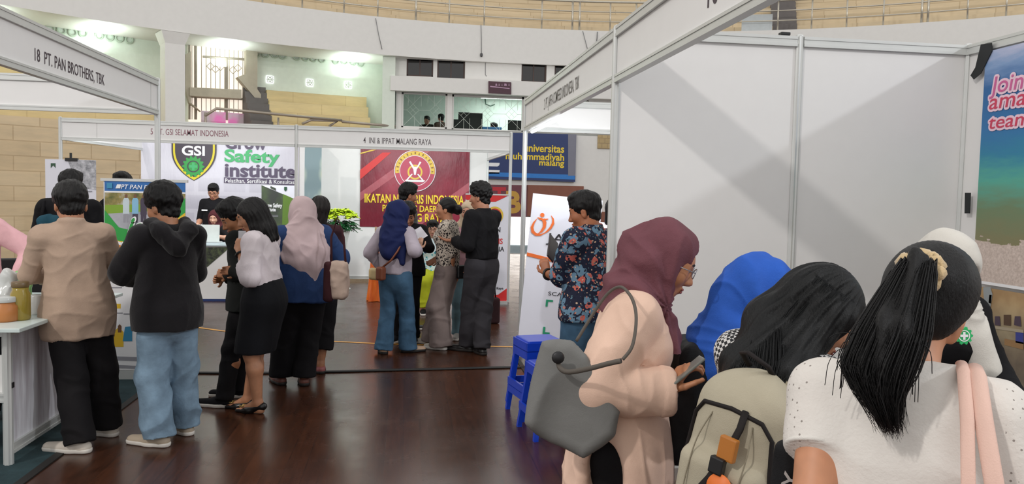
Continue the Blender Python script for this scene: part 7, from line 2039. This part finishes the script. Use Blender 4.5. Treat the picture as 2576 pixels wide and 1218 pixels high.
for i in (0, 1):
    q = p.S[i] + (p.E[i] - p.S[i]) * .43; d_ = Vector(unit(p.E[i] - p.S[i])); a_ = d_.orthogonal().normalized(); b_ = d_.cross(a_); r_ = (.0285 * p.H * p.bw + .024 * .55 - .012) * 1.12 + .005
    m = MB(); m.tube([Vector(q) + (a_ * math.cos(k * PI / 14) + b_ * math.sin(k * PI / 14)) * r_ for k in range(28)], .0055, 8, closed=True, flat=(a_, 1)); m.build('sleeve_hem', fabric('white_hem', (226, 222, 216)), p.e, True)
p.pants(BLACK_F)
PH = hair_mat((22, 20, 22), (110, 110, 16))
root = p.hp(-.02, -.128, .024)
sc = Sculpt(*p.bb([p.hp(0, 0, .14), p.hp(0, -.17, 0), p.hp(.11, 0, 0), p.hp(-.11, 0, 0), p.hp(0, .12, 0), p.hp(0, 0, -.1)], .03), .0045)
sc.ell(p.hp(0, -.014, .040), np.array((.082, .100, .088)), .02, p.Rh); sc.ell(p.hp(0, -.05, -.02), np.array((.066, .06, .06)), .03, p.Rh); sc.cone(p.hp(-.005, -.08, .035), root, .05, .02, .04)
sc.ell(p.hp(0, .122, -.045), (.078, .085, .105), .012, p.Rh, 's')
for q in (-1, 1): sc.ell(p.hp(q * .088, .02, -.045), (.032, .045, .05), .012, p.Rh, 's')
sc.clip(p.hp(0, 0, -.062), p.Rh @ V(0, .5, -1))
rl = root
def comb(v):
    q = (v - rl) @ p.Rh; a = np.arctan2(q[:, 0], q[:, 2]); return .0003 * np.sin(a * 60 + 2 * lumps(v, 12, 3)) + .0004 * lumps(v, 40, 5)
sc.mesh('hair', PH, p.e, comb)
TB_ = lambda x, y, z: p.N + p.Rt @ V(x, y, z)
TAILP = [root, root + p.Rh @ V(-.008, -.035, .0), TB_(-.02, -.15, .075), TB_(-.035, -.165, .02), TB_(-.03, -.17, -.02), TB_(-.008, -.165, -.075)]
wid = [.011, .026, .052, .052, .030, .006]
def gp(u, w, t):
    q = t * 5; i = min(int(q), 4); f = q - i; c = TAILP[i] * (1 - f) + TAILP[i + 1] * f; wd = wid[i] * (1 - f) + wid[i + 1] * f
    a = u * 2 * PI; return c + V(math.cos(a) * wd * math.sqrt(w), math.sin(a) * wd * .5 * math.sqrt(w), 0)
strands(p, None, gp, 2600, .0009, 'ponytail', PH, p.e, 9, .008, 12, .38)
sc = Sculpt(np.min(TAILP, 0) - .07, np.max(TAILP, 0) + .07, .006); sc.chain(TAILP, [w_ * .62 for w_ in wid], .02, (1, .7, 1)); sc.mesh('ponytail_core', PH, p.e, lambda v: .004 * np.sin(v[:, 0] * 190 + 3 * lumps(v, 10, 2)))
stray = MB(); rr = random.Random(5)
for k in range(12):
    a = TAILP[2] + V(rr.uniform(-.03, .03), 0, 0); b = TAILP[3] + V(rr.choice((-1, 1)) * rr.uniform(.05, .085), rr.uniform(-.01, .01), rr.uniform(-.06, .02)); c = (a + b) / 2 + V((b - a)[0] * .35, -.01, .015)
    stray.tube(smooth_path([a, c, b], 5), .0008, 4)
stray.build('stray_hair', PH, p.e, True)
comb_ = MB()
for k in range(620):
    a = rr.uniform(0, 2 * PI); d0 = V(math.sin(a), -.15 + .55 * math.cos(a * 2) * .3, math.cos(a)); d0 = unit(d0 * V(1, 1, .9) + V(0, .25, 0)); c_ = V(0, -.014, .040); dr_ = unit((p.Rh.T @ (root - p.HC)) - c_); pts = []
    for i in range(8):
        t = i / 7; dd = unit(d0 * (1 - t) + dr_ * t); rad = 1 / math.sqrt((dd[0] / .0828) ** 2 + (dd[1] / .1008) ** 2 + (dd[2] / .0888) ** 2); q = c_ + dd * rad; pts.append(p.hp(*q))
    if (p.Rh.T @ (pts[0] - p.HC))[2] > -.05: comb_.tube(pts, .0009, 4)
comb_.build('combed_strands', PH, p.e, True)
# scrunchie
m = MB(); ax = unit(p.Rh @ V(-.05, -1, -.25)); u_ = unit(np.cross(ax, V(0, 0, 1))); w2_ = np.cross(ax, u_); c_ = root + ax * .008
pts = []; rs = []
for k in range(44):
    a = 2 * PI * k / 44; rad = .025 + .004 * math.sin(a * 9) + .002 * math.sin(a * 14 + 1); pts.append(c_ + (u_ * math.cos(a) + w2_ * math.sin(a)) * rad + ax * .006 * math.sin(a * 7)); rs.append(.0125 + .0035 * math.sin(a * 11 + .5))
m.tube(pts, rs, 10, closed=True); e = m.build('scrunchie', fabric('beige_velvet', (206, 180, 138), .9, 300, .15, .5, sheen=.4), None, True)
e.location = p.e.location; e.rotation_euler = p.e.rotation_euler; set_props(e, 'beige ruffled scrunchie holding the black ponytail', 'scrunchie')
# pink straps and bag of the white blouse
def lp_(px, py, d): return at(px, py, d)
PK = fabric('pink_strap', (226, 190, 176), .75, 350, .05, .2)
e = empty('shoulder_bag', p.e.location, p.e.rotation_euler.z, 'bag with two flat pink straps over the right shoulder of the white blouse', 'bag')
def pst(pts, w_):
    m = MB(); m.tube([p.N + p.Rt @ V(*q) for q in pts], w_, 12, flat=(p.Rt @ V(0, 1, .15), .3)); return m.build('strap', PK, e, True)
pst([(.085, .06, -.04), (.085, .02, .03), (.088, -.06, .02), (.095, -.125, -.05), (.10, -.155, -.14), (.105, -.165, -.24), (.11, -.165, -.36)], .0105)
pst([(.105, .06, -.05), (.105, .02, .025), (.108, -.06, .015), (.118, -.12, -.05), (.135, -.15, -.14), (.16, -.16, -.24), (.185, -.16, -.36)], .0138)
bc = p.N + p.Rt @ V(.15, -.17, -.44)
sc = Sculpt(bc - .2, bc + .2, .008); sc.box(bc, (.14, .05, .09), p.Rt, 0, .04); sc.mesh('bag_body', PK, e, cloth_disp(.01, 11, 3))
m = MB(); m.tube([p.N + p.Rt @ V(*q) for q in ((.11, -.17, -.315), (.135, -.19, -.30), (.16, -.19, -.305), (.19, -.17, -.325))], [.012, .018, .018, .012], 10); m.build('bunched_top', PK, e, True)
# black pouch held at the left
q = at(2012, 1196, 1.47); e = empty('pouch', q, R(-8), 'black pouch with pale hand-drawn letters below the left sleeve of the white blouse', 'pouch')
sc = Sculpt((-.08, -.06, -.1), (.08, .06, .09), .005); sc.box((0, 0, -.01), (.05, .022, .075), None, 0, .018); sc.mesh('pouch_body', fabric('black_canvas', (26, 26, 28), .8, 400, .12, .3), e, cloth_disp(.005, 14, 3))
m = MB(); write(m, 'SSY', frame((-.028, -.032, -.055), (0.25, 0, 1), (-1, 0, .25)), .07, .03, 0, .01); m.build('lettering', ink('chalk', (190, 190, 190)), e)
# ---- white hijab person behind them, facing this way
sp, p = place_by_head(2384, 676, 2.8, 165, 1.5, 'person in a white hijab and black top with a green emblem facing this way', h=.007, female=True, head=(24, 18, 0), lean=8, build=.88, tone=(196, 144, 116), arms=lambda s: ((V(-.2, .3, .9), None), (V(.2, .3, .9), None)))
p.body(face=True); p.shirt(BLACK_F, hem=.45, loose=.03); p.pants(BLACK_F)
p.hijab(fabric('white_voile', (214, 210, 202), .8, 300, .05, .25), .0, .16, .15, seed=17, amp=.004, nf=10, vol=1.12, custom=lambda sc: (sc.cone(p.N + V(-.06, .03, 0), p.N + V(-.16, .06, -.24), .07, .055, .04), sc.cone(p.N + V(.06, .03, 0), p.N + V(.15, .05, -.2), .065, .05, .04)))
w_ = p.e.matrix_basis.inverted() @ at(2425, 845, 2.58)
Mg = frame(w_, (p.e.matrix_basis.inverted().to_3x3() @ C_R), (p.e.matrix_basis.inverted().to_3x3() @ C_U))
m = MB(); ring_r = .030
m.prism(gear(0, 0, ring_r, 10), .006, Mg); o = m.build('emblem', ink('bright_green', (30, 180, 100)), p.e)
m = MB(); ring_mesh(m, Mg, 0, 0, .016, .019, .002, 0); flat(m, Mg, cross(0, 0, .013, .004), .002, 0); m.build('emblem_cross', whi, o)
# ---- crumpled clear bag and green packets on the left counter
q = at(10, 745, 4.7); e = empty('plastic_bag', (q.x, q.y, zt), 0, 'crumpled clear plastic bag of white snacks on the left counter edge', 'bag')
sc = Sculpt((-.12, -.1, 0), (.12, .1, .26), .007); sc.ell((0, 0, .09), (.085, .07, .09), .02); sc.cone((0, 0, .15), (.02, .01, .23), .035, .05, .03); sc.clip((0, 0, .002), (0, 0, -1)); sc.mesh('bag_body', plain('cloudy_plastic', (196, 198, 196), .2), e, lambda v: .014 * (creases(v, 22, 3) - .4))
q = at(58, 738, 4.95); e = empty('snack_packet', (q.x, q.y, zt), R(20), 'light green snack packet standing behind the olive jar', 'packet')
sc = Sculpt((-.07, -.05, 0), (.07, .05, .25), .006); sc.box((0, 0, .12), (.05, .018, .12), None, 0, .016); sc.mesh('packet', plain('light_green_foil', (140, 190, 120), .3), e, lambda v: .005 * (creases(v, 30, 3) - .4))
